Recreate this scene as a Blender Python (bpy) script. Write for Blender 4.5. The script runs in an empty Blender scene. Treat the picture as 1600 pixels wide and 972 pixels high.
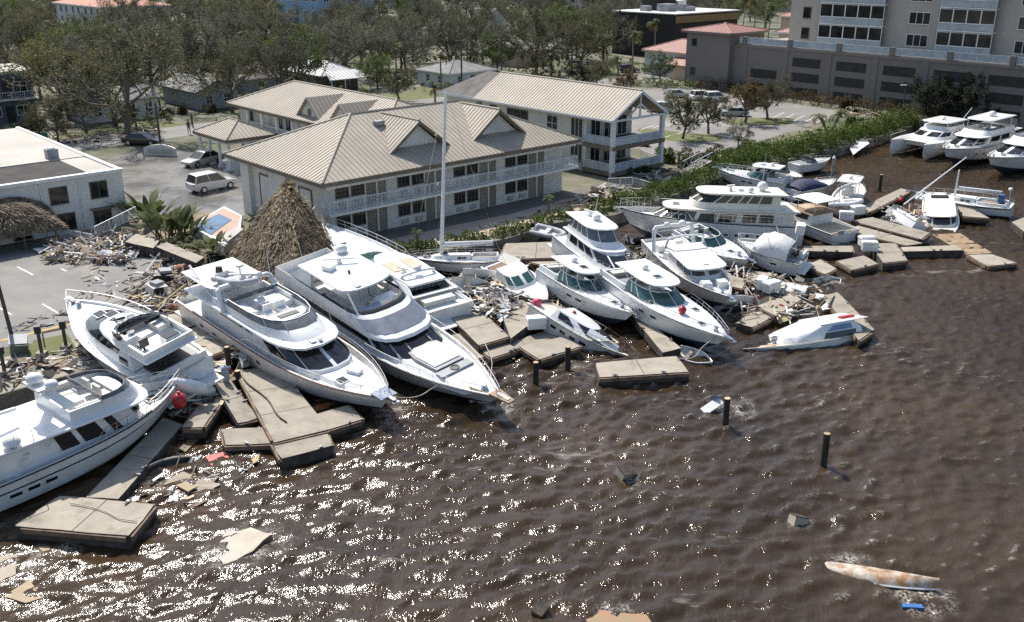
import bpy, math, random
import numpy as np
from mathutils import Vector, Matrix
from mathutils.geometry import tessellate_polygon
R = math.radians
scene = bpy.context.scene
COL = scene.collection
# ---------------------------------------------------------------- camera, sky, sun, exposure
CAM_H, CAM_PITCH, CAM_F = 22.0, R(20.5), 1500.0          # metres, radians, focal length in photo pixels (1600 wide)
cd = bpy.data.cameras.new('camera'); cam = bpy.data.objects.new('camera', cd); COL.objects.link(cam)
cam.location = (0, 0, CAM_H); cam.rotation_euler = (R(90) - CAM_PITCH, 0, 0)
cd.sensor_width = 36; cd.lens = 36 * CAM_F / 1600; cd.clip_start = 1; cd.clip_end = 6000
scene.camera = cam
SUN_EL, SUN_AZ = R(50), R(-31)                            # azimuth from +Y, negative = left of the view
world = bpy.data.worlds.new('World'); scene.world = world; world.use_nodes = True
wn = world.node_tree; bg = wn.nodes['Background']
sky = wn.nodes.new('ShaderNodeTexSky'); sky.sky_type = 'NISHITA'; sky.sun_disc = False
sky.sun_elevation = SUN_EL; sky.sun_rotation = SUN_AZ % (2 * math.pi); sky.air_density = 1.0; sky.dust_density = 1.5; sky.ozone_density = 1.0
wn.links.new(sky.outputs[0], bg.inputs[0]); bg.inputs[1].default_value = 0.125
sl = bpy.data.lights.new('sun', 'SUN'); sun = bpy.data.objects.new('sun', sl); COL.objects.link(sun)
sl.energy = 4.5; sl.angle = R(0.53); sl.color = (1.0, 0.955, 0.88)
sd = Vector((math.sin(SUN_AZ) * math.cos(SUN_EL), math.cos(SUN_AZ) * math.cos(SUN_EL), math.sin(SUN_EL)))
sun.rotation_euler = sd.to_track_quat('Z', 'Y').to_euler(); sun.location = (-40, 60, 80)
vs = scene.view_settings; vs.view_transform = 'Standard'; vs.look = 'None'; vs.exposure = 0.45; vs.gamma = 1.0; vs.use_curve_mapping = False
scene.render.engine = 'CYCLES'
scene.cycles.max_bounces = 5; scene.cycles.diffuse_bounces = 2; scene.cycles.glossy_bounces = 3; scene.cycles.transmission_bounces = 3
scene.cycles.transparent_max_bounces = 6; scene.cycles.caustics_reflective = False; scene.cycles.caustics_refractive = False
scene.cycles.use_denoising = False; scene.cycles.use_adaptive_sampling = False; scene.cycles.blur_glossy = 1.0
scene.cycles.sample_clamp_indirect = 1.2
# ---------------------------------------------------------------- survey helpers
CT, ST = math.cos(CAM_PITCH), math.sin(CAM_PITCH)
def at(px, py, z=0.0):
    """ground survey: where the sight line of a photo pixel meets the level z (metres)"""
    u = (px - 800) / CAM_F; v = (py - 486) / CAM_F
    t = (z - CAM_H) / (-ST - v * CT)
    return Vector((u * t, (CT - v * ST) * t, z))
ANG = R(42)                                               # the street grid
U = Vector((math.cos(ANG), math.sin(ANG), 0)); V = Vector((-math.sin(ANG), math.cos(ANG), 0))
def W(a, b, z=0.0): return U * a + V * b + Vector((0, 0, z))
LAND = 1.0
rnd = random.Random(7)
# ---------------------------------------------------------------- materials
MATS = {}
def _n(nt, t, **k):
    n = nt.nodes.new(t)
    for a, b in k.items(): setattr(n, a, b)
    return n
def mat(name, col, rough=0.6, metal=0.0, var=0.15, scale=1.5, col2=None, mixs=0.35, bump=0.0, bscale=8.0, spec=0.5, coat=0.0, rand=0.0, trans=0.0, alpha=1.0, stretch=None, fine=0.0, dirt=None, dirts=0.6, dscale=0.8):
    if name in MATS: return MATS[name]
    m = bpy.data.materials.new(name); m.use_nodes = True; nt = m.node_tree; b = nt.nodes['Principled BSDF']
    L = nt.links.new
    geo = _n(nt, 'ShaderNodeNewGeometry'); pos = geo.outputs['Position']
    if stretch:
        mp = _n(nt, 'ShaderNodeMapping'); mp.inputs['Scale'].default_value = stretch; L(pos, mp.inputs['Vector']); pos = mp.outputs[0]
    no = _n(nt, 'ShaderNodeTexNoise'); no.inputs['Scale'].default_value = scale; no.inputs['Detail'].default_value = 5; no.inputs['Roughness'].default_value = 0.62
    L(pos, no.inputs['Vector'])
    c2 = col2 if col2 else tuple(max(0, c * (1 - var * 2)) for c in col)
    c1 = col if col2 else tuple(c * (1 + var) for c in col)
    rp = _n(nt, 'ShaderNodeValToRGB'); rp.color_ramp.elements[0].position = 0.5 - mixs / 2; rp.color_ramp.elements[1].position = 0.5 + mixs / 2
    rp.color_ramp.elements[0].color = (*c2, 1); rp.color_ramp.elements[1].color = (*c1, 1)
    L(no.outputs['Fac'], rp.inputs['Fac']); out = rp.outputs['Color']
    if fine > 0:
        n3 = _n(nt, 'ShaderNodeTexNoise'); n3.inputs['Scale'].default_value = bscale * 1.7; n3.inputs['Detail'].default_value = 3; L(pos, n3.inputs['Vector'])
        mr = _n(nt, 'ShaderNodeMapRange'); mr.inputs[1].default_value = .3; mr.inputs[2].default_value = .7; mr.inputs[3].default_value = 1 - fine; mr.inputs[4].default_value = 1 + fine; L(n3.outputs['Fac'], mr.inputs[0])
        vm = _n(nt, 'ShaderNodeVectorMath', operation='SCALE'); L(out, vm.inputs[0]); L(mr.outputs[0], vm.inputs['Scale']); out = vm.outputs[0]
    if dirt:
        n4 = _n(nt, 'ShaderNodeTexNoise'); n4.inputs['Scale'].default_value = dscale; n4.inputs['Detail'].default_value = 7; n4.inputs['Roughness'].default_value = .7; L(geo.outputs['Position'], n4.inputs['Vector'])
        mr = _n(nt, 'ShaderNodeMapRange'); mr.inputs[1].default_value = .53; mr.inputs[2].default_value = .72; mr.inputs[3].default_value = 0; mr.inputs[4].default_value = dirts; L(n4.outputs['Fac'], mr.inputs[0])
        mx = _n(nt, 'ShaderNodeMixRGB'); L(mr.outputs[0], mx.inputs[0]); L(out, mx.inputs[1]); mx.inputs[2].default_value = (*dirt, 1); out = mx.outputs[0]
    if rand > 0:
        oi = _n(nt, 'ShaderNodeObjectInfo'); mr = _n(nt, 'ShaderNodeMapRange'); mr.inputs[3].default_value = 1 - rand; mr.inputs[4].default_value = 1 + rand; L(oi.outputs['Random'], mr.inputs[0])
        vm = _n(nt, 'ShaderNodeVectorMath', operation='SCALE'); L(out, vm.inputs[0]); L(mr.outputs[0], vm.inputs['Scale']); out = vm.outputs[0]
    L(out, b.inputs['Base Color'])
    b.inputs['Roughness'].default_value = rough; b.inputs['Metallic'].default_value = metal
    b.inputs['Specular IOR Level'].default_value = spec; b.inputs['Coat Weight'].default_value = coat; b.inputs['Coat Roughness'].default_value = .15
    if trans: b.inputs['Transmission Weight'].default_value = trans
    if bump > 0:
        n2 = _n(nt, 'ShaderNodeTexNoise'); n2.inputs['Scale'].default_value = bscale; n2.inputs['Detail'].default_value = 4; L(pos, n2.inputs['Vector'])
        bp = _n(nt, 'ShaderNodeBump'); bp.inputs['Strength'].default_value = bump; bp.inputs['Distance'].default_value = .05; L(n2.outputs['Fac'], bp.inputs['Height']); L(bp.outputs[0], b.inputs['Normal'])
    MATS[name] = m
    return m
GEL = mat('gelcoat', (.80, .80, .78), .28, var=.03, scale=.6, coat=.25, dirt=(.36, .32, .25), dirts=.5, dscale=1.3)
GELC = mat('gelcoat_cream', (.76, .72, .62), .35, var=.04, scale=.7, coat=.15, dirt=(.40, .34, .25), dirts=.4)
HULLW = mat('hull_paint', (.77, .77, .75), .25, var=.04, scale=1.2, stretch=(1.5, 1.5, .25), coat=.3, dirt=(.33, .29, .22), dirts=.6, dscale=.8)
HULLD = mat('hull_dirty', (.66, .64, .58), .45, var=.08, scale=.8, dirt=(.22, .18, .12), dirts=.7, dscale=.7)
NAVY = mat('navy_stripe', (.02, .03, .06), .35, var=.1)
ANTIF = mat('antifouling', (.035, .045, .07), .7, var=.3, scale=1.2, dirt=(.15, .13, .1), dirts=.5)
MAROON = mat('maroon_paint', (.20, .045, .04), .5, var=.2)
DECK = mat('deck_nonskid', (.70, .69, .65), .6, var=.04, scale=1.2, dirt=(.40, .36, .28), dirts=.45, dscale=1.1)
TEAK = mat('teak', (.30, .20, .12), .65, var=.15, scale=3, stretch=(1, 8, 1))
GLASS = mat('dark_glass', (.012, .014, .017), .06, var=.1, spec=.7)
GLASSG = mat('green_glass', (.03, .09, .08), .08, var=.15, spec=.7)
VINYL = mat('clear_vinyl', (.16, .17, .18), .25, var=.3, scale=2, col2=(.08, .09, .10))
STEEL = mat('stainless', (.62, .63, .64), .22, metal=1.0, var=.05)
ALU = mat('aluminium', (.55, .56, .57), .38, metal=.9, var=.08)
CANVW = mat('white_canvas', (.74, .73, .70), .8, var=.06, scale=1.2, bump=.3, bscale=4)
CANVN = mat('navy_canvas', (.018, .03, .085), .75, var=.25, scale=1.5, bump=.4, bscale=4)
CANVB = mat('black_canvas', (.02, .02, .022), .7, var=.3)
CUSH = mat('cushion', (.62, .60, .55), .8, var=.08)
TANC = mat('tan_panel', (.50, .40, .27), .6, var=.06)
GREYC = mat('grey_plastic', (.30, .31, .32), .55, var=.12)
BLACKP = mat('black_plastic', (.018, .018, .02), .45, var=.3)
REDP = mat('red_plastic', (.50, .025, .03), .4, var=.15)
BLUEP = mat('blue_plastic', (.05, .16, .42), .5, var=.15)
ROPE = mat('rope', (.45, .42, .36), .9)
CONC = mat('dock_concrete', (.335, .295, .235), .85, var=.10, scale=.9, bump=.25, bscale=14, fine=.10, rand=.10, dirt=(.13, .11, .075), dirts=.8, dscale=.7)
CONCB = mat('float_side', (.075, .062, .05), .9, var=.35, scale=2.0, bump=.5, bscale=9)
WOODR = mat('dock_timber', (.20, .135, .09), .85, var=.25, scale=2.5, rand=.25, bump=.3, bscale=10)
WOODN = mat('new_timber', (.50, .38, .22), .8, var=.18, scale=3, rand=.3, bump=.2)
WOODG = mat('grey_timber', (.30, .27, .23), .88, var=.25, scale=3, rand=.35, bump=.2)
PILE = mat('piling_wood', (.05, .038, .028), .85, var=.4, scale=3, bump=.6, bscale=8, stretch=(6, 6, .6))
STUCCO = mat('motel_stucco', (.70, .665, .59), .9, var=.05, scale=.5, bump=.2, bscale=20, dirt=(.42, .38, .31), dirts=.35, dscale=.4)
STUCW = mat('white_stucco', (.69, .665, .61), .9, var=.05, scale=.4, bump=.2, bscale=20, dirt=(.38, .34, .28), dirts=.45, dscale=.5)
TRIMW = mat('white_trim', (.72, .71, .68), .6, var=.05)
ROOFT = mat('tan_metal_roof', (.385, .333, .262), .7, var=.07, scale=.35, fine=.05, dirt=(.26, .22, .16), dirts=.35, dscale=.3)
ROOFS = mat('roof_seam', (.385, .333, .262), .65, var=.06)
FASC = mat('fascia_taupe', (.17, .14, .10), .7, var=.08)
DOORM = mat('motel_door', (.26, .225, .175), .6, var=.08, rand=.12)
WFRAME = mat('window_frame', (.12, .11, .10), .5)
PANE = mat('window_pane', (.022, .024, .026), .08, var=.4, scale=.8, spec=.6)
RAILW = mat('white_rail', (.74, .74, .73), .5, var=.04)
FROST = mat('frosted_glass_rail', (.42, .47, .50), .12, var=.12, scale=.7)
# ---------------------------------------------------------------- mesh builder
class MB:
    def __init__(s): s.v = []; s.f = []; s.m = []
    def add(s, vs, fs, mi=0):
        o = len(s.v); s.v += [tuple(v) for v in vs]
        for f in fs: s.f.append(tuple(i + o for i in f)); s.m.append(mi)
    def box(s, c, d, rz=0.0, mi=0, tilt=None, taper=1.0):
        hx, hy, hz = d[0] / 2, d[1] / 2, d[2] / 2; pts = []
        M = Matrix.Rotation(rz, 3, 'Z')
        if tilt is not None: M = M @ Matrix.Rotation(tilt[0], 3, 'X') @ Matrix.Rotation(tilt[1], 3, 'Y')
        for sz in (-1, 1):
            k = taper if sz > 0 else 1.0
            for sx, sy in ((-1, -1), (1, -1), (1, 1), (-1, 1)): pts.append(Vector(c) + M @ Vector((sx * hx * k, sy * hy * k, sz * hz)))
        s.add(pts, [(3, 2, 1, 0), (4, 5, 6, 7), (0, 1, 5, 4), (1, 2, 6, 5), (2, 3, 7, 6), (3, 0, 4, 7)], mi)
        return s
    def bb(s, x0, x1, y0, y1, z0, z1, mi=0): return s.box(((x0 + x1) / 2, (y0 + y1) / 2, (z0 + z1) / 2), (x1 - x0, y1 - y0, z1 - z0), 0, mi)
    def tube(s, p, q, r, r2=None, n=6, mi=0):
        p = Vector(p); q = Vector(q); d = q - p
        if d.length < 1e-6: return s
        r2 = r if r2 is None else r2
        a = d.orthogonal().normalized(); b = d.normalized().cross(a); pts = []
        for c, rr in ((p, r), (q, r2)):
            for i in range(n):
                t = 2 * math.pi * i / n; pts.append(c + a * (rr * math.cos(t)) + b * (rr * math.sin(t)))
        s.add(pts, [(i, (i + 1) % n, n + (i + 1) % n, n + i) for i in range(n)] + [tuple(range(n - 1, -1, -1)), tuple(range(n, 2 * n))], mi)
        return s
    def pipe(s, pts, r, n=5, mi=0):
        for a, b in zip(pts[:-1], pts[1:]): s.tube(a, b, r, r, n, mi)
        return s
    def loft(s, rings, closed=True, cap0=False, cap1=False, mi=0):
        n = len(rings[0]); vs = [p for r in rings for p in r]; fs = []
        for k in range(len(rings) - 1):
            for i in range(n if closed else n - 1):
                j = (i + 1) % n; fs.append((k * n + i, k * n + j, (k + 1) * n + j, (k + 1) * n + i))
        if cap0: fs.append(tuple(range(n - 1, -1, -1)))
        if cap1: fs.append(tuple((len(rings) - 1) * n + i for i in range(n)))
        s.add(vs, fs, mi); return s
    def ball(s, c, r, nu=8, nv=5, mi=0, sz=1.0, half=False):
        rings = []
        lo = 0 if half else -math.pi / 2
        for k in range(nv + 1):
            t = lo + (math.pi / 2 - lo) * k / nv; cr = max(1e-3, math.cos(t)) * r
            rings.append([(c[0] + cr * math.cos(2 * math.pi * i / nu), c[1] + cr * math.sin(2 * math.pi * i / nu), c[2] + r * sz * math.sin(t)) for i in range(nu)])
        return s.loft(rings, True, True, True, mi)
    def lathe(s, c, prof, n=12, mi=0):
        return s.loft([[(c[0] + r * math.cos(2 * math.pi * i / n), c[1] + r * math.sin(2 * math.pi * i / n), c[2] + z) for i in range(n)] for r, z in prof], True, True, True, mi)
    def poly(s, pts, mi=0): s.add(pts, [tuple(range(len(pts)))], mi); return s
    def slab(s, pts, th, mi=0, mside=None):
        """a plate: pts = top outline (any height), th = thickness"""
        n = len(pts); low = [(p[0], p[1], p[2] - th) for p in pts]; o = len(s.v); s.v += [tuple(p) for p in pts] + low
        area = sum(pts[i][0] * pts[(i + 1) % n][1] - pts[(i + 1) % n][0] * pts[i][1] for i in range(n))
        top = list(range(n)) if area > 0 else list(range(n - 1, -1, -1))
        s.f.append(tuple(o + i for i in top)); s.m.append(mi)
        s.f.append(tuple(o + n + i for i in reversed(top))); s.m.append(mi if mside is None else mside)
        for i in range(n):
            a, b = top[i], top[(i + 1) % n]; s.f.append((o + b, o + a, o + n + a, o + n + b)); s.m.append(mi if mside is None else mside)
        return s
    def mesh(s, name, mats, smooth=0):
        me = bpy.data.meshes.new(name); me.from_pydata(s.v, [], s.f)
        for m in (mats if isinstance(mats, (list, tuple)) else [mats]): me.materials.append(m)
        if isinstance(mats, (list, tuple)) and len(mats) > 1: me.polygons.foreach_set('material_index', s.m)
        if smooth:
            me.polygons.foreach_set('use_smooth', [True] * len(me.polygons)); me.set_sharp_from_angle(angle=R(smooth))
        me.update(); return me
    def build(s, name, mats, parent=None, smooth=0, loc=None, rz=0): return put(s.mesh(name, mats, smooth), name, parent, loc, rz)
def put(me, name, parent=None, loc=None, rz=0.0, rot=None, scale=None):
    o = bpy.data.objects.new(name, me); COL.objects.link(o)
    if parent is not None: o.parent = parent
    if loc is not None: o.location = loc
    if rz: o.rotation_euler = (0, 0, rz)
    if rot is not None: o.rotation_euler = rot
    if scale is not None: o.scale = scale if isinstance(scale, (tuple, list)) else (scale,) * 3
    return o
def empty(name, loc, rz=0.0, rot=None):
    o = bpy.data.objects.new(name, None); COL.objects.link(o); o.location = loc; o.empty_display_size = .3
    o.rotation_euler = rot if rot is not None else (0, 0, rz); return o
def tag(o, label, cat, group=None):
    o['label'] = label; o['category'] = cat
    if group: o['group'] = group
    return o
def structure(o): o['kind'] = 'structure'; return o
def stuff(o, label=None, cat=None):
    o['kind'] = 'stuff'
    if label: o['label'] = label; o['category'] = cat
    return o
def flat(name, pts, m, z):
    """a level sheet from world outline points"""
    pts = [Vector((p[0], p[1], 0)) for p in pts]; mb = MB()
    tris = tessellate_polygon([pts]); n = Vector((0, 0, 0))
    for a, b, c in tris:
        if (pts[b] - pts[a]).cross(pts[c] - pts[a]).z < 0: b, c = c, b
        mb.f.append((a, b, c)); mb.m.append(0)
    mb.v = [(p.x, p.y, z) for p in pts]
    return structure(mb.build(name, m))
# ---------------------------------------------------------------- ground and water
GROUND = mat('ground_soil', (.17, .155, .11), .95, scale=.09, col2=(.062, .078, .034), mixs=.22, bump=.4, bscale=2.5, fine=.22, dirt=(.36, .33, .28), dirts=.8, dscale=.13)
ASPH = mat('asphalt', (.215, .205, .19), .9, var=.10, scale=.25, bump=.2, bscale=20, fine=.08, dirt=(.34, .30, .235), dirts=.55, dscale=.22)
ASPHW = mat('wet_asphalt', (.075, .07, .062), .28, var=.35, scale=.28, col2=(.20, .185, .16), mixs=.16, fine=.15, bump=.1, bscale=10)
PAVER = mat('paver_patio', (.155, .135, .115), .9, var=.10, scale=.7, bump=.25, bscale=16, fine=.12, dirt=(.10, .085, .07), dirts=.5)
PATH = mat('promenade', (.44, .355, .27), .9, var=.07, scale=.5, fine=.07, dirt=(.30, .24, .17), dirts=.6, dscale=.6)
LAWN = mat('lawn', (.085, .115, .03), .95, var=.25, scale=.7, col2=(.15, .14, .06), mixs=.4, bump=.6, bscale=12, fine=.25)
SAND = mat('debris_soil', (.27, .215, .15), .95, var=.2, scale=.5, bump=.5, bscale=5, fine=.25, dirt=(.12, .095, .07), dirts=.7, dscale=.5)
CURB = mat('kerb', (.47, .45, .41), .9, var=.08)
PAINT = mat('line_paint', (.66, .65, .62), .8, var=.15, scale=3)
PAINTY = mat('yellow_paint', (.55, .40, .06), .8, var=.2, scale=3)
SEAW = mat('seawall', (.24, .21, .17), .9, var=.25, scale=.8, bump=.4, bscale=5)
SHORE = [(-900, 800), (-200, 662), (0, 617), (130, 580), (215, 560), (290, 515), (345, 478), (378, 428), (500, 412), (560, 404), (650, 398), (730, 386), (800, 371), (870, 348), (960, 336), (1060, 303), (1130, 275), (1250, 246), (1360, 218), (1423, 199), (1432, 189), (1600, 193), (1900, 205), (2600, 240)]
sp = [at(x, y, LAND) for x, y in SHORE]
land = [(p.x, p.y) for p in sp] + [(3000, 300), (3000, 4000), (-3000, 4000), (-3000, sp[0].y)]
flat('ground', land, GROUND, LAND)
mb = MB()
for a, b in zip(sp[:-1], sp[1:]): mb.add([(a.x, a.y, LAND - .002), (b.x, b.y, LAND - .002), (b.x, b.y, -2), (a.x, a.y, -2)], [(0, 3, 2, 1)])
structure(mb.build('seawall', SEAW))
def smooth_noise(x, y, s, seed):
    r = np.random.RandomState(seed); out = np.zeros_like(x)
    for i in range(5):
        a = r.uniform(0, 2 * math.pi); k = s * r.uniform(.6, 1.5); out += np.sin((x * math.cos(a) + y * math.sin(a)) * k + r.uniform(0, 6.28))
    return out / 5
FOAM = [(395, 850, 1.5), (340, 870, 1.0), (1150, 640, 1.3), (1330, 880, .9), (1440, 935, 1.2), (1250, 822, .5), (985, 752, .5), (40, 880, 1.2), (100, 850, 1.0), (300, 760, 1.1), (700, 590, 1.0), (1300, 440, 1.2), (620, 640, .9), (790, 640, .9), (250, 760, .8), (1540, 420, .9), (900, 575, .6), (1330, 430, .8), (1480, 375, .8), (960, 960, .8)]
def make_water():
    def grid(x0, x1, y0, y1, st):
        nx = int((x1 - x0) / st) + 1; ny = int((y1 - y0) / st) + 1
        xs = np.linspace(x0, x1, nx); ys = np.linspace(y0, y1, ny); X, Y = np.meshgrid(xs, ys); return X, Y, nx, ny
    X, Y, nx, ny = grid(-46, 90, 25, 134, .17)
    r = np.random.RandomState(3); Z = np.zeros_like(X)
    main = R(-62)                                         # chop runs towards the seawall
    amp_mod = 1 + .5 * smooth_noise(X, Y, .10, 5) + .25 * smooth_noise(X, Y, .3, 6)
    for i in range(84):
        lam = 0.40 * (2.0 / .40) ** r.uniform(0, 1); a = main + r.normal(0, .6); k = 2 * math.pi / lam
        ph = k * (X * math.cos(a) + Y * math.sin(a)) + r.uniform(0, 6.28) + 1.2 * smooth_noise(X, Y, .45, 10 + i % 7)
        A = .0080 * lam ** .72
        Z += A * (1 - 2 * np.abs(np.sin(ph / 2)) ** 1.25 + .27)
    Z *= amp_mod
    lapl = np.zeros_like(Z); lapl[1:-1, 1:-1] = 4 * Z[1:-1, 1:-1] - Z[:-2, 1:-1] - Z[2:, 1:-1] - Z[1:-1, :-2] - Z[1:-1, 2:]
    foam = np.clip((Z / Z.std() - 1.2) * .8, 0, 1) * np.clip((lapl / lapl.std() - 1.1) * .6, 0, 1) * np.clip(-.05 + .9 * smooth_noise(X, Y, .09, 31) + .9 * smooth_noise(X, Y, .6, 32), .0, .8)
    for (fx, fy, fr) in FOAM:                              # wash where waves break on wreckage
        c = at(fx, fy, 0); dd = np.hypot(X - c.x, Y - c.y); foam = np.maximum(foam, np.clip(1.15 - dd / fr, 0, 1) * np.clip(.5 + 1.1 * smooth_noise(X, Y, 5.5, 33), 0, 1))
    v = np.stack([X.ravel(), Y.ravel(), Z.ravel()], 1)
    i = np.arange(nx * ny).reshape(ny, nx); q = np.stack([i[:-1, :-1].ravel(), i[:-1, 1:].ravel(), i[1:, 1:].ravel(), i[1:, :-1].ravel()], 1)
    me = bpy.data.meshes.new('water'); me.vertices.add(len(v)); me.vertices.foreach_set('co', v.ravel())
    me.loops.add(q.size); me.loops.foreach_set('vertex_index', q.ravel().astype(np.int32)); me.polygons.add(len(q))
    at_ = me.attributes.new('foam', 'FLOAT', 'POINT'); at_.data.foreach_set('value', np.clip(foam, 0, 1).ravel().astype(np.float32))
    me.polygons.foreach_set('loop_start', np.arange(0, q.size, 4, dtype=np.int32)); me.polygons.foreach_set('use_smooth', np.ones(len(q), dtype=bool)); me.update(calc_edges=True)
    m = bpy.data.materials.new('brown_water'); m.use_nodes = True; nt = m.node_tree; b = nt.nodes['Principled BSDF']; L = nt.links.new
    geo = _n(nt, 'ShaderNodeNewGeometry')
    n1 = _n(nt, 'ShaderNodeTexNoise'); n1.inputs['Scale'].default_value = .07; n1.inputs['Detail'].default_value = 4; L(geo.outputs['Position'], n1.inputs['Vector'])
    rp = _n(nt, 'ShaderNodeValToRGB'); rp.color_ramp.elements[0].position = .35; rp.color_ramp.elements[1].position = .68
    rp.color_ramp.elements[0].color = (.028, .0180, .0100, 1); rp.color_ramp.elements[1].color = (.060, .0380, .0205, 1); L(n1.outputs['Fac'], rp.inputs[0])
    # thin foam streaks
    mp = _n(nt, 'ShaderNodeMapping'); mp.inputs['Rotation'].default_value = (0, 0, R(28)); mp.inputs['Scale'].default_value = (.5, 1.5, 1); L(geo.outputs['Position'], mp.inputs['Vector'])
    n2 = _n(nt, 'ShaderNodeTexNoise'); n2.inputs['Scale'].default_value = 1.1; n2.inputs['Detail'].default_value = 8; n2.inputs['Roughness'].default_value = .72; L(mp.outputs[0], n2.inputs['Vector'])
    n3 = _n(nt, 'ShaderNodeTexNoise'); n3.inputs['Scale'].default_value = .16; n3.inputs['Detail'].default_value = 3; L(mp.outputs[0], n3.inputs['Vector'])
    mu = _n(nt, 'ShaderNodeMath', operation='MULTIPLY'); L(n2.outputs['Fac'], mu.inputs[0]); L(n3.outputs['Fac'], mu.inputs[1])
    mr = _n(nt, 'ShaderNodeMapRange'); mr.inputs[1].default_value = .355; mr.inputs[2].default_value = .46; mr.inputs[4].default_value = .4; L(mu.outputs[0], mr.inputs[0])
    fa = _n(nt, 'ShaderNodeAttribute'); fa.attribute_name = 'foam'; nf = _n(nt, 'ShaderNodeTexNoise'); nf.inputs['Scale'].default_value = 9; nf.inputs['Detail'].default_value = 4; L(geo.outputs['Position'], nf.inputs['Vector'])
    fm = _n(nt, 'ShaderNodeMapRange'); fm.inputs[1].default_value = .42; fm.inputs[2].default_value = .6; L(nf.outputs['Fac'], fm.inputs[0]); f2 = _n(nt, 'ShaderNodeMath', operation='MULTIPLY'); L(fa.outputs['Fac'], f2.inputs[0]); L(fm.outputs[0], f2.inputs[1])
    f3 = _n(nt, 'ShaderNodeMath', operation='MAXIMUM'); L(f2.outputs[0], f3.inputs[0]); L(mr.outputs[0], f3.inputs[1])
    mx = _n(nt, 'ShaderNodeMixRGB'); L(f3.outputs[0], mx.inputs[0]); L(rp.outputs[0], mx.inputs[1]); mx.inputs[2].default_value = (.50, .46, .40, 1); L(mx.outputs[0], b.inputs['Base Color'])
    b.inputs['Roughness'].default_value = .115; b.inputs['IOR'].default_value = 1.33
    mp2 = _n(nt, 'ShaderNodeMapping'); mp2.inputs['Rotation'].default_value = (0, 0, R(-28)); mp2.inputs['Scale'].default_value = (1.6, .8, 1); L(geo.outputs['Position'], mp2.inputs['Vector'])
    n4 = _n(nt, 'ShaderNodeTexNoise'); n4.inputs['Scale'].default_value = 2.7; n4.inputs['Detail'].default_value = 4; n4.inputs['Roughness'].default_value = .6; L(mp2.outputs[0], n4.inputs['Vector'])
    bp = _n(nt, 'ShaderNodeBump'); bp.inputs['Strength'].default_value = .6; bp.inputs['Distance'].default_value = .10; L(n4.outputs['Fac'], bp.inputs['Height']); L(bp.outputs[0], b.inputs['Normal'])
    me.materials.append(m)
    structure(put(me, 'water'))
    # the calm sheet further out, a step lower so that it never cuts the chop
    far = MB(); far.poly([(-900, -400, -.25), (900, -400, -.25), (900, 200, -.25), (-900, 200, -.25)]); structure(far.build('open_water', m))
make_water()
Z1, Z2, Z3 = LAND + .004, LAND + .008, LAND + .012
def area(name, pix, m, z=Z1): return flat(name, [at(x, y, LAND) for x, y in pix], m, z)
def areag(name, ab, m, z=Z1): return flat(name, [W(a, b) for a, b in ab], m, z)
area('parking_lot_south', [(-120, 400), (60, 378), (150, 372), (290, 400), (330, 425), (300, 470), (255, 500), (180, 520), (-130, 560)], ASPH)
area('seawall_walk', [(-200, 600), (0, 560), (118, 528), (118, 524), (250, 515), (290, 516), (215, 559), (130, 579), (0, 616), (-200, 661)], CONC, Z2)
area('verge_grass', [(52, 532), (105, 522), (122, 548), (40, 562)], LAWN, Z3)
area('debris_ground', [(60, 377), (215, 340), (330, 330), (380, 420), (345, 476), (300, 468), (328, 425), (290, 398), (150, 370)], SAND, Z2)
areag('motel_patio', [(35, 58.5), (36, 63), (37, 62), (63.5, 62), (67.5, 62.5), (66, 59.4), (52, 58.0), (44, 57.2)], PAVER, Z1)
area('promenade_path', [(430, 402), (505, 394), (620, 372), (700, 354), (800, 334), (880, 312), (950, 298), (1010, 300), (960, 322), (880, 340), (800, 360), (700, 384), (560, 400)], PATH, Z2)
areag('hotel_court', [(29.5, 76), (33.5, 76), (34, 74), (48, 76), (48, 92), (43, 110), (36, 106), (29.5, 100)], ASPHW, Z1)
areag('street', [(-80, 113), (30, 113.5), (60, 113.5), (115, 110), (200, 108), (200, 116), (115, 118), (60, 121), (-80, 121)], ASPH, Z2)
area('parking_lot_north', [(870, 236), (905, 180), (985, 142), (1060, 137), (1300, 172), (1310, 180), (1240, 205), (1180, 222), (1120, 240), (1020, 250), (1000, 232)], ASPH, Z1)
for i, pix in enumerate([[(1000, 200), (1060, 206), (1090, 209), (1130, 212), (1128, 220), (1080, 224), (1045, 220), (1010, 211), (995, 204)], [(1125, 186), (1200, 184), (1245, 186), (1230, 196), (1150, 196)], [(1160, 246), (1200, 238), (1250, 226), (1310, 210), (1345, 200), (1335, 192), (1300, 196), (1240, 210), (1200, 226)]]):
    area('lawn_island' if i < 2 else 'lawn_strip', pix, LAWN, Z2)
area('lawn_far', [(560, 150), (640, 145), (660, 138), (760, 140), (720, 160), (640, 165)], LAWN, Z1)
area('lawn_north', [(930, 105), (1000, 95), (1000, 110), (960, 118)], LAWN, Z1)
area('lawn_west', [(60, 218), (240, 190), (300, 195), (180, 217)], LAWN, Z1)
def bay_lines(pairs, name='bay_marking', m=None, w=.14):
    mb = MB()
    for (a, b) in pairs:
        p = at(*a, LAND); q = at(*b, LAND); d = (q - p).normalized(); n = Vector((-d.y, d.x, 0)) * w / 2
        mb.add([(*(p + n).xy, Z3), (*(p - n).xy, Z3), (*(q - n).xy, Z3), (*(q + n).xy, Z3)], [(0, 1, 2, 3)])
    return structure(mb.build(name, m or PAINT))
bay_lines([((27, 417), (52, 430)), ((66, 475), (92, 490)), ((-20, 470), (18, 492)), ((95, 420), (104, 424))])
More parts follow.
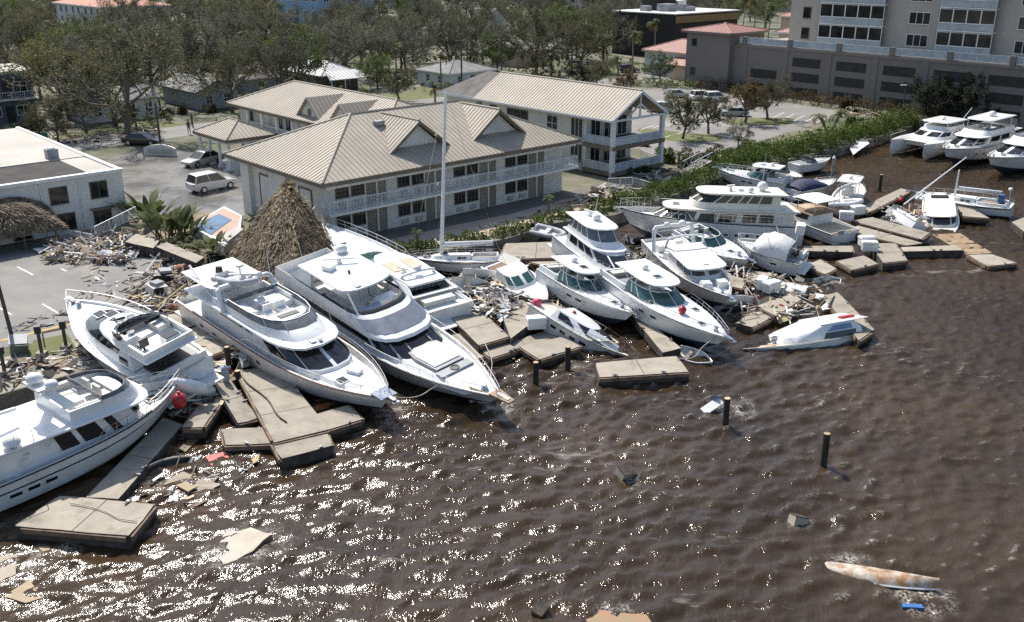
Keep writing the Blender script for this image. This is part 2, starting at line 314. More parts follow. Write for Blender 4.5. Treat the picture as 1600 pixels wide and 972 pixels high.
bay_lines([((800 + i * 22, 196 - i * 8), (828 + i * 22, 190 - i * 8)) for i in range(0, 0)] + [((1012 + 18 * i, 222 - 5 * i), (1040 + 18 * i, 214 - 5 * i)) for i in range(3)] + [((1000 + 20 * i, 203 - 3 * i), (1022 + 20 * i, 196 - 3 * i)) for i in range(4)] + [((1225 + 16 * i, 176 + 2.4 * i), (1208 + 16 * i, 184 + 2.4 * i)) for i in range(5)])
bay_lines([((-10, 535), (115, 505)), ((115, 505), (120, 500))], 'kerb_marking', PAINTY, .22)
# ---------------------------------------------------------------- building kit
def bld(name, label, cat, a, b, rz=0.0, z=LAND, group=None):
    return tag(empty(name, W(a, b, z), ANG + rz), label, cat, group)
def part(parent, name, m, fn, smooth=0):
    mb = MB(); fn(mb); return mb.build(name, m, parent, smooth)
def pbox(parent, name, m, x0, x1, y0, y1, z0, z1): return part(parent, name, m, lambda b: b.bb(x0, x1, y0, y1, z0, z1))
_wc = {}
def window(parent, x, y, z, w, h, face=0.0, nv=2, nh=1, frame=None, pane=None, fw=.07, name='window', sill=True):
    frame = frame or WFRAME; pane = pane or PANE
    k = (round(w, 2), round(h, 2), nv, nh, frame.name, pane.name, fw, sill)
    if k not in _wc:
        f = MB()
        f.bb(-w / 2 - fw, w / 2 + fw, -.07, .03, h / 2, h / 2 + fw); f.bb(-w / 2 - fw, w / 2 + fw, -.07 if not sill else -.16, .03, -h / 2 - fw, -h / 2)
        f.bb(-w / 2 - fw, -w / 2, -.07, .03, -h / 2, h / 2); f.bb(w / 2, w / 2 + fw, -.07, .03, -h / 2, h / 2)
        for i in range(1, nv): c = -w / 2 + w * i / nv; f.bb(c - fw * .4, c + fw * .4, -.055, .0, -h / 2, h / 2)
        for i in range(1, nh): c = -h / 2 + h * i / nh; f.bb(-w / 2, w / 2, -.052, .0, c - fw * .35, c + fw * .35)
        p = MB()
        p.bb(-w / 2, w / 2, -.025, .0, -h / 2, h / 2)
        _wc[k] = (f.mesh(name, frame), p.mesh('pane', pane))
    fm, pm = _wc[k]
    o = put(fm, name, parent, (x, y, z), face); put(pm, 'pane', o); return o
_dc = {}
def door(parent, x, y, z0, w, h, face=0.0, m=None, name='door'):
    m = m or DOORM; k = (w, h, m.name)
    if k not in _dc:
        d = MB(); d.bb(-w / 2, w / 2, -.05, .02, 0, h); d.bb(-w / 2 - .08, -w / 2, -.08, .02, 0, h + .08); d.bb(w / 2, w / 2 + .08, -.08, .02, 0, h + .08); d.bb(-w / 2, w / 2, -.08, .02, h, h + .08)
        hd = MB(); hd.ball((w * .36, -.09, h * .47), .045, 6, 4)
        _dc[k] = (d.mesh('door', m), hd.mesh('handle', STEEL))
    o = put(_dc[k][0], name, parent, (x, y, z0), face); put(_dc[k][1], 'handle', o); return o
def roof_plane(parent, pts, m=None, seam=.45, name='roof', th=.12, rib=.04, seammat=None):
    """pts: eave-left, eave-right, then the upper points; seams run up the slope"""
    m = m or ROOFT
    P = [Vector(p) for p in pts]; e = (P[1] - P[0]).normalized(); n = None
    for k in range(2, len(P)):
        c = e.cross(P[k] - P[0])
        if c.length > 1e-4: n = c.normalized(); break
    if n.z < 0: n = -n
    s = n.cross(e)
    if s.z < 0: s = -s
    mb = MB(); low = [p - n * th for p in P]; k = len(P)
    mb.add(P + low, [tuple(range(k)), tuple(range(2 * k - 1, k - 1, -1))] + [(i, (i + 1) % k, k + (i + 1) % k, k + i) for i in range(k)])
    o = mb.build(name, m, parent)
    if seam:
        q = [((p - P[0]).dot(e), (p - P[0]).dot(s)) for p in P]; lo = min(a for a, _ in q); hi = max(a for a, _ in q); sb = MB(); x = lo + seam * .5
        while x < hi:
            ys = []
            for i in range(k):
                (x0, y0), (x1, y1) = q[i], q[(i + 1) % k]
                if (x0 - x) * (x1 - x) < 0: ys.append(y0 + (y1 - y0) * (x - x0) / (x1 - x0))
            if len(ys) >= 2:
                a, b = min(ys), max(ys)
                if b - a > .15:
                    p0 = P[0] + e * x + s * a; p1 = P[0] + e * x + s * b; w = e * (rib * .6); h = n * rib
                    sb.add([p0 - w, p0 + w, p0 + w * .6 + h, p0 - w * .6 + h, p1 - w, p1 + w, p1 + w * .6 + h, p1 - w * .6 + h], [(0, 1, 2, 3), (7, 6, 5, 4), (1, 5, 6, 2), (2, 6, 7, 3), (3, 7, 4, 0)])
            x += seam
        if sb.v: stuff(sb.build('seams', seammat or ROOFS, o))
    return o
def ridge_cap(parent, p, q, r=.09, m=None, name='ridge_cap'): return part(parent, name, m or ROOFS, lambda b: b.tube(p, q, r, r, 6))
def hip(parent, x0, x1, y0, y1, z, rise, run=None, m=None, seam=.45, inx0=True, inx1=True, fascia=.32, fm=None, alongx=None, caps=True):
    """hip (or gable where in* is False) roof with seams, fascia boards and ridge caps"""
    alongx = (x1 - x0) >= (y1 - y0) if alongx is None else alongx
    f = lambda x, y, zz: (x, y, zz)
    if alongx:
        hw = (y1 - y0) / 2; r0 = x0 + (hw if inx0 else 0); r1 = x1 - (hw if inx1 else 0); ym = (y0 + y1) / 2; A = (r0, ym, z + rise); B = (r1, ym, z + rise)
        roof_plane(parent, [(x0, y0, z), (x1, y0, z), B, A], m, seam); roof_plane(parent, [(x1, y1, z), (x0, y1, z), A, B], m, seam)
        if inx0: roof_plane(parent, [(x0, y1, z), (x0, y0, z), A], m, seam)
        if inx1: roof_plane(parent, [(x1, y0, z), (x1, y1, z), B], m, seam)
    else:
        hw = (x1 - x0) / 2; r0 = y0 + (hw if inx0 else 0); r1 = y1 - (hw if inx1 else 0); xm = (x0 + x1) / 2; A = (xm, r0, z + rise); B = (xm, r1, z + rise)
        roof_plane(parent, [(x0, y1, z), (x0, y0, z), A, B], m, seam); roof_plane(parent, [(x1, y0, z), (x1, y1, z), B, A], m, seam)
        if inx0: roof_plane(parent, [(x0, y0, z), (x1, y0, z), A], m, seam)
        if inx1: roof_plane(parent, [(x1, y1, z), (x0, y1, z), B], m, seam)
    up = Vector((0, 0, .03))
    if caps:
        sm = m if (m and m is not ROOFT) else ROOFS
        ridge_cap(parent, Vector(A) + up, Vector(B) + up, m=sm)
        cs = [((x0, y0), A, inx0), ((x0, y1), A if alongx else B, inx0 if alongx else inx1), ((x1, y0), B if alongx else A, inx1 if alongx else inx0), ((x1, y1), B, inx1)]
        for (cx, cy), T, on in cs:
            if on: ridge_cap(parent, (cx, cy, z + .03), Vector(T) + up, m=sm, name='hip_cap')
    if fascia:
        t = .06
        part(parent, 'fascia', fm or FASC, lambda b: (b.bb(x0 - t, x1 + t, y0 - t, y0, z - fascia, z - .03), b.bb(x0 - t, x1 + t, y1, y1 + t, z - fascia, z - .03), b.bb(x0 - t, x0, y0, y1, z - fascia, z - .03), b.bb(x1, x1 + t, y0, y1, z - fascia, z - .03), b.bb(x0, x1, y0, y1, z - fascia + .02, z - fascia + .06)))
    return A, B
def railing(parent, p, q, h=.95, sp=.14, m=None, name='balcony_rail', r=.018, post=1.6):
    p = Vector(p); q = Vector(q); d = q - p; L = d.length; u = d / L; mb = MB(); up = Vector((0, 0, 1))
    mb.tube(p + up * h, q + up * h, .035, n=4); mb.tube(p + up * .1, q + up * .1, .025, n=4)
    n = max(1, round(L / post))
    for i in range(n + 1): mb.tube(p + d * (i / n), p + d * (i / n) + up * h, .035, n=4)
    o = mb.build(name, m or RAILW, parent); bal = MB(); k = int(L / sp)
    for i in range(1, k): bal.tube(p + d * (i / k) + up * .1, p + d * (i / k) + up * h, r, n=4)
    stuff(bal.build('balusters', m or RAILW, o)); return o
def pane_railing(parent, p, q, h=1.0, step=1.3, name='glass_railing', m=None):
    p = Vector(p); q = Vector(q); d = q - p; L = d.length; n = max(1, round(L / step)); up = Vector((0, 0, 1)); mb = MB()
    mb.tube(p + up * h, q + up * h, .035, n=4); mb.tube(p + up * .08, q + up * .08, .03, n=4)
    for i in range(n + 1): mb.tube(p + d * (i / n), p + d * (i / n) + up * h, .03, n=4)
    o = mb.build(name, RAILW, parent); ang = math.atan2(d.y, d.x); pm = MB().bb(.04, L / n - .04, -.012, .012, .12, h - .06).mesh('glass_panel', m or FROST)
    for i in range(n): put(pm, 'glass_panel', o, p + d * (i / n), ang)
    return o
AC = mat('ac_unit', (.45, .43, .39), .6, var=.1)
# ---------------------------------------------------------------- the motel in front
mo = bld('motel', 'two storey cream motel with tan metal roof and two gables facing the water', 'motel', 36.2, 61.2)
LX, LY, EZ, FL = 27.4, 15.6, 4.95, 2.4
pbox(mo, 'wall', STUCCO, .9, LX - 1.0, 1.35, LY - .9, -.2, EZ - .1)
pbox(mo, 'balcony_slab', TRIMW, .55, LX - .1, .1, 1.34, FL - .16, FL + .06)
pbox(mo, 'eave_beam', TRIMW, .5, LX - .25, .32, .52, EZ - .62, EZ - .34)
per, x0 = 5.8, 1.95
wall_y = 1.35
for fl in (0, 1):
    z = fl * FL
    for k in range(-1, 5):
        for j, ox in enumerate((.55, 1.98)):                # two windows
            x = x0 + k * per + ox
            if 1.3 < x < LX - 1.9:
                window(mo, x, wall_y, z + 1.42, 1.06, 1.0, 0, 3, frame=WFRAME)
                part(mo, 'air_conditioner', AC, lambda b: (b.bb(x - .33, x + .33, wall_y - .12, wall_y, z + .2, z + .55), [b.bb(x - .3, x + .3, wall_y - .135, wall_y - .12, z + .24 + i * .06, z + .26 + i * .06) for i in range(5)]))
        for ox in (3.25, 4.15):                             # two doors
            x = x0 + k * per + ox
            if 1.1 < x < LX - 1.9: door(mo, x, wall_y, z + .05, .74, 1.9)
        xp = x0 + k * per + 3.7
        if 1 < xp < LX - 1: pbox(mo, 'pilaster', TRIMW, xp - .08, xp + .08, wall_y - .14, wall_y, z + .03, z + FL - .2)
railing(mo, (.65, .18, FL + .06), (LX - .2, .18, FL + .06), .92, .13)
railing(mo, (.62, .2, FL + .06), (.62, 1.3, FL + .06), .92, .13); railing(mo, (LX - .2, .2, FL + .06), (LX - .2, 1.3, FL + .06), .92, .13)
# end wall towards the parking court
for yy in (3.2, 9.6):
    part(mo, 'wall_panel', STUCW, lambda b: b.bb(.86, .9, yy, yy + 1.7, .4, 3.7)); part(mo, 'panel_trim', FASC, lambda b: (b.bb(.82, .9, yy - .14, yy, .3, 3.8), b.bb(.82, .9, yy + 1.7, yy + 1.84, .3, 3.8), b.bb(.82, .9, yy, yy + 1.7, 3.7, 3.84)))
pbox(mo, 'corner_pier', STUCCO, .45, .898, 6.3, 9.0, -.2, EZ - .3); pbox(mo, 'corner_pier', STUCCO, .5, .898, 12.6, 14.0, -.2, EZ - .3)
A, B = hip(mo, 0, LX, 0, LY, EZ, 3.4)
for cxg in (10.7, 19.4):
    hwg, yf, zb, zt = 3.5, 2.1, EZ + .9, EZ + 3.25
    yb = 6.6
    roof_plane(mo, [(cxg - hwg, yb + 1, zb - .28), (cxg - hwg, yf, zb - .28), (cxg, yf, zt), (cxg, yb + 1, zt)], name='gable_roof')
    roof_plane(mo, [(cxg + hwg, yf, zb - .28), (cxg + hwg, yb + 1, zb - .28), (cxg, yb + 1, zt), (cxg, yf, zt)], name='gable_roof')
    ridge_cap(mo, (cxg, yf, zt + .03), (cxg, yb + 1, zt + .03))
    part(mo, 'gable_wall', STUCW, lambda b: b.loft([[(cxg - hwg + .5, yf + .55, zb - .35), (cxg + hwg - .5, yf + .55, zb - .35), (cxg, yf + .55, zt - .28)], [(cxg - hwg + .5, yf + .8, zb - .35), (cxg + hwg - .5, yf + .8, zb - .35), (cxg, yf + .8, zt - .28)]], True, True, True))
    for sg in (-1, 1):
        part(mo, 'bargeboard', FASC, lambda b: b.loft([[(cxg + sg * hwg, yf - .06, zb - .30), (cxg, yf - .06, zt - .02), (cxg, yf - .06, zt - .28), (cxg + sg * hwg, yf - .06, zb - .56)], [(cxg + sg * hwg, yf - .005, zb - .30), (cxg, yf - .005, zt - .02), (cxg, yf - .005, zt - .28), (cxg + sg * hwg, yf - .005, zb - .56)]], True, True, True))
part(mo, 'roof_vent', GREYC, lambda b: b.box((9.3, 5.9, EZ + 2.75), (.9, .5, .35), .2))
# ---------------------------------------------------------------- office wing behind
of = bld('office_wing', 'cream motel wing behind with hipped tan roof and small round vented gables', 'building', 49.2, 72.0)
OX, OY = 11.2, 30.5; OE = 5.2
pbox(of, 'wall', STUCCO, 1, OX - 1, 1, OY - 1, -.2, OE - .05)
hip(of, 0, OX, 0, OY, OE, 2.4, alongx=False)
for yy in (8.0, 14.0):
    zt = OE + 2.2; hwg = 2.3
    roof_plane(of, [(6.2, yy - hwg, OE + .1), (.5, yy - hwg, OE + .1), (.5, yy, zt), (6.2, yy, zt)], name='gable_roof'); roof_plane(of, [(.5, yy + hwg, OE + .1), (6.2, yy + hwg, OE + .1), (6.2, yy, zt), (.5, yy, zt)], name='gable_roof')
    part(of, 'gable_wall', STUCW, lambda b: b.loft([[(.85, yy - hwg + .3, 2.2), (.85, yy + hwg - .3, 2.2), (.85, yy + hwg - .3, OE + .2), (.85, yy, zt - .2), (.85, yy - hwg + .3, OE + .2)], [(1.3, yy - hwg + .3, 2.2), (1.3, yy + hwg - .3, 2.2), (1.3, yy + hwg - .3, OE + .2), (1.3, yy, zt - .2), (1.3, yy - hwg + .3, OE + .2)]], True, True, True))
    part(of, 'round_vent', FASC, lambda b: b.tube((.80, yy, OE + .75), (.86, yy, OE + .75), .36, n=16))
    window(of, .85, yy, 3.9, 1.6, 1.1, -R(90), 2)
for yy in (3.5, 18.5, 20.6, 27.0):
    window(of, 1.0, yy, 4.1, 1.1, 1.1, -R(90), 2); window(of, 1.0, yy, 1.5, 1.1, 1.1, -R(90), 2)
for yy in (17.2, 23.2): door(of, 1.0, yy, 2.7, .9, 2.1, -R(90), TRIMW)
railing(of, (.2, 16.3, 2.7), (.2, 26.0, 2.7), .95); pbox(of, 'balcony_slab', TRIMW, .05, .99, 16.2, 26.1, 2.5, 2.7)
for yy in (16.4, 19.6, 22.8, 26.0): pbox(of, 'column', TRIMW, .02, .3, yy - .14, yy + .14, -.1, OE - .33)
# entrance canopy
pc = bld('entrance_canopy', 'open entrance canopy on white columns with tan hipped metal roof', 'canopy', 43.3, 91.2)
hip(pc, 0, 5.7, 0, 7.6, 3.2, 1.35, alongx=False)
for x in (.4, 5.2):
    for y in (.5, 2.6, 4.8, 7.0): part(pc, 'column', TRIMW, lambda b: (b.tube((x, y, -.1), (x, y, 2.9), .16, n=10), b.box((x, y, .15), (.45, .45, .4)), b.box((x, y, 2.8), (.42, .42, .14))))
pbox(pc, 'beam', TRIMW, .3, 5.4, .35, 7.2, 2.62, 2.86)
# ---------------------------------------------------------------- the gabled building to the right
rb = bld('gabled_building', 'cream two storey building with long tan gabled roof and end balconies', 'building', 69.6, 62.8)
RX, RY, RE = 8.4, 21.0, 5.75
pbox(rb, 'wall', STUCCO, .9, RX - .6, 4.3, RY - .5, -.2, RE + .2)
part(rb, 'gable_wall', FASC, lambda b: b.loft([[(.6, 4.2, RE - .1), (RX - .6, 4.2, RE - .1), (RX / 2, 4.2, RE + 2.05)], [(.6, 4.5, RE - .1), (RX - .6, 4.5, RE - .1), (RX / 2, 4.5, RE + 2.05)]], True, True, True))
A, B = hip(rb, 0, RX, 0, RY, RE, 2.5, alongx=False, inx0=False, inx1=False, fascia=0)
pbox(rb, 'gutter', TRIMW, -.1, 0, 0, RY, RE - .22, RE - .02)
for sg in (0, 1):
    xa = 0 if sg == 0 else RX
    part(rb, 'bargeboard', TRIMW, lambda b: b.loft([[(xa, -.07, RE), (RX / 2, -.07, RE + 2.5), (RX / 2, -.07, RE + 2.2), (xa, -.07, RE - .3)], [(xa, -.005, RE), (RX / 2, -.005, RE + 2.5), (RX / 2, -.005, RE + 2.2), (xa, -.005, RE - .3)]], True, True, True))
part(rb, 'truss', TRIMW, lambda b: (b.tube((.3, .15, RE - .15), (RX - .3, .15, RE - .15), .13, n=4), b.tube((2.2, .15, RE - .1), (RX / 2, .15, RE + 1.2), .1, n=4), b.tube((RX - 2.2, .15, RE - .1), (RX / 2, .15, RE + 1.2), .1, n=4), b.tube((RX / 2, .15, RE - .1), (RX / 2, .15, RE + 2.1), .1, n=4)))
for x in (.5, RX - .5): pbox(rb, 'column', TRIMW, x - .2, x + .2, .1, .5, -.2, RE - .2)
for z in (.55, 3.1):
    pbox(rb, 'balcony_slab', FASC, .3, RX - .2, .06, 4.29, z - .4, z)
    pane_railing(rb, (.4, .2, z), (RX - .3, .2, z), .85, 1.1); pane_railing(rb, (.4, .3, z), (.4, 4.1, z), .85, 1.2)
    for x in (2.2, 4.2, 6.2): window(rb, x, 4.3, z + 1.1, 1.3, 1.9, 0, 2, frame=TRIMW)
    window(rb, .9, 5.6, z + 1.15, 1.6, 1.9, -R(90), 3, frame=TRIMW)
for y in (9.2, 13.5, 14.6, 15.7, 18.6): window(rb, .9, y, 4.3, 1.0 if y > 10 else 1.5, 1.5, -R(90), 1 if y > 10 else 2, 1 if y > 10 else 2, frame=TRIMW if y < 10 else WFRAME)
for y in (8.5, 12.0): window(rb, .9, y, 1.5, 1.2, 1.3, -R(90), 2)
OLDR = mat('weathered_roof', (.13, .12, .108), .9, var=.2, scale=.9, fine=.25, bscale=6, dirt=(.24, .22, .19), dirts=.6)
rr = bld('weathered_roof_annex', 'annex with worn dark grey hipped roof behind the gabled building', 'building', 69.8, 84.0)
pbox(rr, 'wall', STUCCO, .6, RX - .4, .2, 5.5, -.2, RE); hip(rr, 0, RX, -.02, 6.5, RE + .02, 2.35, m=OLDR, seam=0, alongx=False, inx0=False, inx1=True, fm=TRIMW, caps=False)
window(rr, .6, 2.2, 4.4, 1.0, .9, -R(90), 2); window(rr, .6, 4.2, 4.4, .8, .7, -R(90), 1)
# ---------------------------------------------------------------- flat roofed building at the left
FLATR = mat('white_flat_roof', (.46, .43, .375), .9, var=.06, scale=.25, fine=.05, dirt=(.32, .28, .22), dirts=.5, dscale=.3)
DARKR = mat('tar_roof', (.045, .04, .034), .95, var=.25, scale=.8, fine=.2, bscale=6)
lb = bld('flat_roofed_building', 'white stucco building with pale flat roof and dark tar strip along the front', 'building', 28.0, 78.6)
LBH = 4.3
pbox(lb, 'wall', STUCW, -34, 0, 0, 27, -.2, LBH)
pbox(lb, 'roof', FLATR, -33.8, -.25, 7.6, 26.7, LBH + .004, LBH + .14)
pbox(lb, 'tar_roof_strip', DARKR, -33.8, -2.4, .9, 7.55, LBH + .004, LBH + .05)
pbox(lb, 'roof_border', FLATR, -2.35, -.3, .9, 7.55, LBH + .004, LBH + .08)
pbox(lb, 'parapet', TRIMW, -34.1, .12, -.15, .3, LBH - .02, LBH + .24); pbox(lb, 'parapet', TRIMW, -.22, .12, .302, 27.1, LBH - .02, LBH + .2)
part(lb, 'roof_seam', CURB, lambda b: b.bb(-33.8, -6, 12.0, 12.12, LBH + .14, LBH + .17))
part(lb, 'rooftop_unit', GREYC, lambda b: (b.box((-2.6, 8.6, LBH + .55), (.9, .9, .8)), b.tube((-2.6, 8.6, LBH + .95), (-2.6, 8.6, LBH + 1.02), .35, n=10)))
for x in (-2.0, -5.1): window(lb, x, 0, 3.1, 1.25, 1.25, 0, 2)
window(lb, -4.8, 0, .95, 1.25, 1.25, 0, 2); window(lb, -2.0, 0, .8, 1.3, 1.2, 0, 3); window(lb, -8.2, 0, 1.2, 1.2, 2.1, 0, 1)
door(lb, -7.0, 0, -.1, .7, 2.0, 0, TRIMW)
pbox(lb, 'awning', FASC, -2.9, -1.1, -.55, -.01, 1.55, 1.65)
for x in (-3.5, -6.4, -9.6): part(lb, 'downpipe', TRIMW, lambda b: b.tube((x, -.06, 0), (x, -.06, LBH), .05))
# ---------------------------------------------------------------- far left dark house, cottages
GREYW = mat('slate_wall', (.085, .105, .125), .8, var=.1); GREYL = mat('grey_siding', (.33, .36, .38), .8, var=.06); WHITEW = mat('white_siding', (.62, .62, .60), .8, var=.06)
SHING = mat('grey_shingles', (.23, .225, .21), .9, var=.15, scale=.8, fine=.2, bscale=5); SHINGB = mat('brown_shingles', (.17, .145, .115), .9, var=.2, scale=.8, fine=.2, bscale=5)
TINW = mat('white_metal_roof', (.62, .61, .58), .5, var=.05, scale=.4); ORANGE = mat('orange_tile_roof', (.42, .185, .11), .8, var=.15, scale=1.2, fine=.2, bscale=5); REDR = mat('red_metal_roof', (.33, .145, .115), .6, var=.08, scale=.5)
PINKW = mat('peach_wall', (.60, .47, .35), .9, var=.05)
dh = bld('slate_house', 'dark slate two storey apartment house with flat white roof at left edge', 'house', 39.4, 138.3)
pbox(dh, 'wall', GREYW, -14, 0, 0, 9, -.2, 5.9); pbox(dh, 'roof', FLATR, -14.4, .5, -.9, 9.4, 6.3, 6.6); pbox(dh, 'eave', GREYW, -14.3, .4, -.8, 9.3, 5.6, 6.298)
pbox(dh, 'balcony_slab', TRIMW, -14, .3, -.8, -.005, 2.9, 3.05); railing(dh, (-14, -.7, 3.05), (.2, -.7, 3.05), .9, .3)
for fl in (0, 1):
    for x in (-1.6, -5.2, -8.8): window(dh, x, 0, fl * 3 + 1.5, 1.6, 1.2, 0, 2, frame=TRIMW)
    for x in (-3.3, -7.0): door(dh, x, 0, fl * 3 + .06, .85, 2.0, 0, BLACKP)
def cottage(name, label, a, b, lx, ly, h, rise, wallm, roofm, along=True, porch=False, wins=(), gable=True, group=None, winsx=(), trim=None, rz=0):
    c = bld(name, label, 'house', a, b, rz)
    pbox(c, 'wall', wallm, .4, lx - .4, .4, ly - .4, -.2, h)
    if gable:
        for e in (0, 1):
            if along: xx = .41 if e == 0 else lx - .61; part(c, 'gable_wall', wallm, lambda q: q.loft([[(xx, .5, h - .01), (xx, ly - .5, h - .01), (xx, ly / 2, h + rise - .25)], [(xx + .2, .5, h - .01), (xx + .2, ly - .5, h - .01), (xx + .2, ly / 2, h + rise - .25)]], True, True, True))
            else: yy = .41 if e == 0 else ly - .61; part(c, 'gable_wall', wallm, lambda q: q.loft([[(.5, yy, h - .01), (lx - .5, yy, h - .01), (lx / 2, yy, h + rise - .25)], [(.5, yy + .2, h - .01), (lx - .5, yy + .2, h - .01), (lx / 2, yy + .2, h + rise - .25)]], True, True, True))
    hip(c, 0, lx, 0, ly, h, rise, m=roofm, seam=0 if roofm not in (TINW, REDR) else .7, alongx=along, inx0=not gable, inx1=not gable, fascia=0 if gable else .2, fm=trim or TRIMW, caps=not gable)
    for x in wins: window(c, x, .4, h * .55, .9, 1.1, 0, 2, 2, frame=trim or TRIMW)
    for y in winsx: window(c, .4, y, h * .55, .9, 1.1, -R(90), 2, 2, frame=trim or TRIMW)
    return c
cottage('grey_cottage', 'grey sided cottage with grey shingle gable roof and dark shuttered windows', 58.4, 131.2, 7.0, 12.5, 2.5, 1.5, GREYL, SHING, False, wins=(2.2, 4.9), winsx=(3, 5.5, 8.2))
cottage('white_cottage', 'low white cottage with grey base half hidden behind the street trees', 42.6, 130.2, 10.5, 8.0, 2.6, 1.4, WHITEW, SHING, True, wins=(2, 4, 6.5, 8.8))
c = cottage('tin_roofed_cottage', 'cottage with shiny white metal roof and front porch behind the office wing', 82.0, 136.5, 7.5, 13.0, 2.5, 1.7, SHINGB, TINW, False, wins=(2.2, 5.0), winsx=(3, 6, 9), gable=False)
roof_plane(c, [(-.4, -3.2, 2.15), (7.9, -3.2, 2.15), (6.6, .2, 3.1), (.9, .2, 3.1)], TINW, .7, 'porch_roof')
for x in (.1, 2.6, 5.0, 7.4): pbox(c, 'porch_post', TRIMW, x - .07, x + .07, -2.95, -2.81, -.1, 2.1)
cottage('shingle_cottage', 'low cottage with mossy grey shingle hip roof and white end wall', 98.5, 124.5, 10.5, 9.5, 2.6, 1.5, WHITEW, SHING, True, gable=False, wins=(2.5, 5.2, 8.0), winsx=(3.0, 6.2))
cottage('brown_roof_cottage', 'cottage with brown shingle roof beside the grey cottage among trees', 71.5, 141.0, 8.5, 10.0, 2.5, 1.7, GREYL, SHINGB, False, gable=False, wins=(2.5, 5.5), winsx=(3, 6))
cottage('pale_roof_house', 'pale roofed house glimpsed through the tree crowns at upper left', 58.0, 172.0, 9, 12, 3.0, 1.6, WHITEW, TINW, False, gable=False, wins=(2.5, 6), winsx=(3, 6, 9))
cottage('white_far_house', 'small white house with steep gable between far trees', 168.0, 197.0, 8, 9, 4.5, 2.8, WHITEW, SHING, False, wins=(2.5, 5.2), winsx=(3, 6))
cottage('metal_roof_far_house', 'far house with light metal roof left of the blue building', 106.0, 200.0, 9, 11, 3.2, 1.6, WHITEW, TINW, False, gable=False, wins=(2, 5), winsx=(3, 6))
cottage('cream_far_house', 'far cream house behind palms right of the shingle cottage', 128.0, 141.0, 9, 8, 3.0, 1.5, PINKW, SHING, True, wins=(2, 4.5, 7), winsx=(2.5, 5))
# far white apartment house with orange tiles
fa = bld('tile_roofed_apartments', 'far white apartment house with orange tile roof and arched windows', 'building', 88.0, 246.0)
pbox(fa, 'wall', WHITEW, .5, 17.5, .5, 33, -.2, 8.6); hip(fa, 0, 18, 0, 34, 8.6, 2.2, m=ORANGE, seam=0, alongx=False, fm=TRIMW, caps=False)
for y in (3, 7, 11, 16, 20, 25, 29):
    for z in (1.8, 4.6, 7.2): window(fa, .5, y, z, 1.2, 1.5, -R(90), 2, frame=TRIMW)
for x in (3, 7, 11, 15):
    for z in (1.8, 4.6, 7.2): window(fa, x, .5, z, 1.2, 1.5, 0, 2, frame=TRIMW)
bb_ = bld('blue_building', 'far pale blue building with white framed glazing and an arch', 'building', 162.0, 268.0)
BLUEW = mat('blue_wall', (.22, .36, .52), .8, var=.06)
pbox(bb_, 'wall', BLUEW, 0, 20, 0, 26, -.2, 12.5); pbox(bb_, 'cornice', TRIMW, -.4, 20.4, -.4, 26.4, 12.5, 13.0)
for y in (3, 8, 13, 18, 23):
    for z in (3, 7.5, 10.6): window(bb_, 0, y, z, 2.6, 1.7, -R(90), 3, frame=TRIMW, fw=.2)
for x in (3, 8, 13, 18):
    for z in (3, 7.5, 10.6): window(bb_, x, 0, z, 2.6, 1.7, 0, 3, frame=TRIMW, fw=.2)
for i, (a, b, lx, ly, h, m, rm, lab) in enumerate([(60, 330, 16, 40, 8, PINKW, ORANGE, 'far peach block with orange roof above the woods at top left'), (230, 330, 16, 30, 10, PINKW, FLATR, 'far peach block behind the woods at top centre'), (262, 240, 18, 30, 8, WHITEW, ORANGE, 'far white block with orange roof right of top centre'), (330, 190, 18, 60, 9, PINKW, FLATR, 'long far peach block above the black building'), (285, 300, 16, 22, 7, WHITEW, TINW, 'far white hall with metal roof above the palms')]):
    c = bld('far_block', lab, 'building', a, b)
    pbox(c, 'wall', m, .4, lx - .4, .4, ly - .4, -.2, h); hip(c, 0, lx, 0, ly, h, 1.6, m=rm, seam=0, fm=TRIMW, caps=False)
    for y in range(3, int(ly) - 2, 5):
        for z in (1.8, 4.6, 7.2)[:int(h / 2.8)]: window(c, .4, y, z, 1.6, 1.5, -R(90), 2, frame=TRIMW)
# ---------------------------------------------------------------- black building, red roofed house, condominium
BRICK = mat('black_cladding', (.016, .015, .015), .8, var=.2, scale=.6)
kb = bld('black_building', 'black clad commercial building with flat white roof and rooftop machinery', 'building', 163.0, 131.0)
pbox(kb, 'wall', BRICK, 0, 22, 0, 17, -.2, 8.9); pbox(kb, 'roof', TINW, -.3, 22.3, -.3, 17.3, 8.9, 9.1)
for k in range(7): pbox(kb, 'cladding_course', BLACKP, -.05, -.005, 0, 17, .9 + k * 1.15, .96 + k * 1.15)
pbox(kb, 'canopy_band', mat('amber_band', (.20, .135, .05), .7), 0, 22.05, -.4, -.31, 7.2, 8.6)
part(kb, 'rooftop_machinery', GREYC, lambda b: (b.bb(5, 8, 6, 9, 9.1, 10.6), b.bb(9, 12, 4, 7, 9.1, 10.0), b.bb(3, 4.5, 10, 12, 9.1, 10.2), b.pipe([(4, 8, 9.9), (9, 5, 10.2), (13, 5, 9.7)], .25)))
pbox(kb, 'stair_tower', BRICK, 6, 12, 9.5, 14, 9.1, 11.6); pbox(kb, 'plant_room', WHITEW, 12.2, 15, 9, 13, 9.1, 11.0)
for y in (14, 15.2):
    for z in (7.2, 7.9): window(kb, 0, y, z, .6, .35, -R(90), 1, frame=GREYC, fw=.05, sill=False)
rh = bld('red_roofed_house', 'white walled house with red metal roof beside the parking garage', 'house', 138.6, 105.5)
pbox(rh, 'wall', WHITEW, .4, 9.6, .4, 12.6, -.2, 4.4); hip(rh, 0, 10, 0, 13, 4.4, 1.8, m=REDR, seam=.8, alongx=False, fm=PINKW)
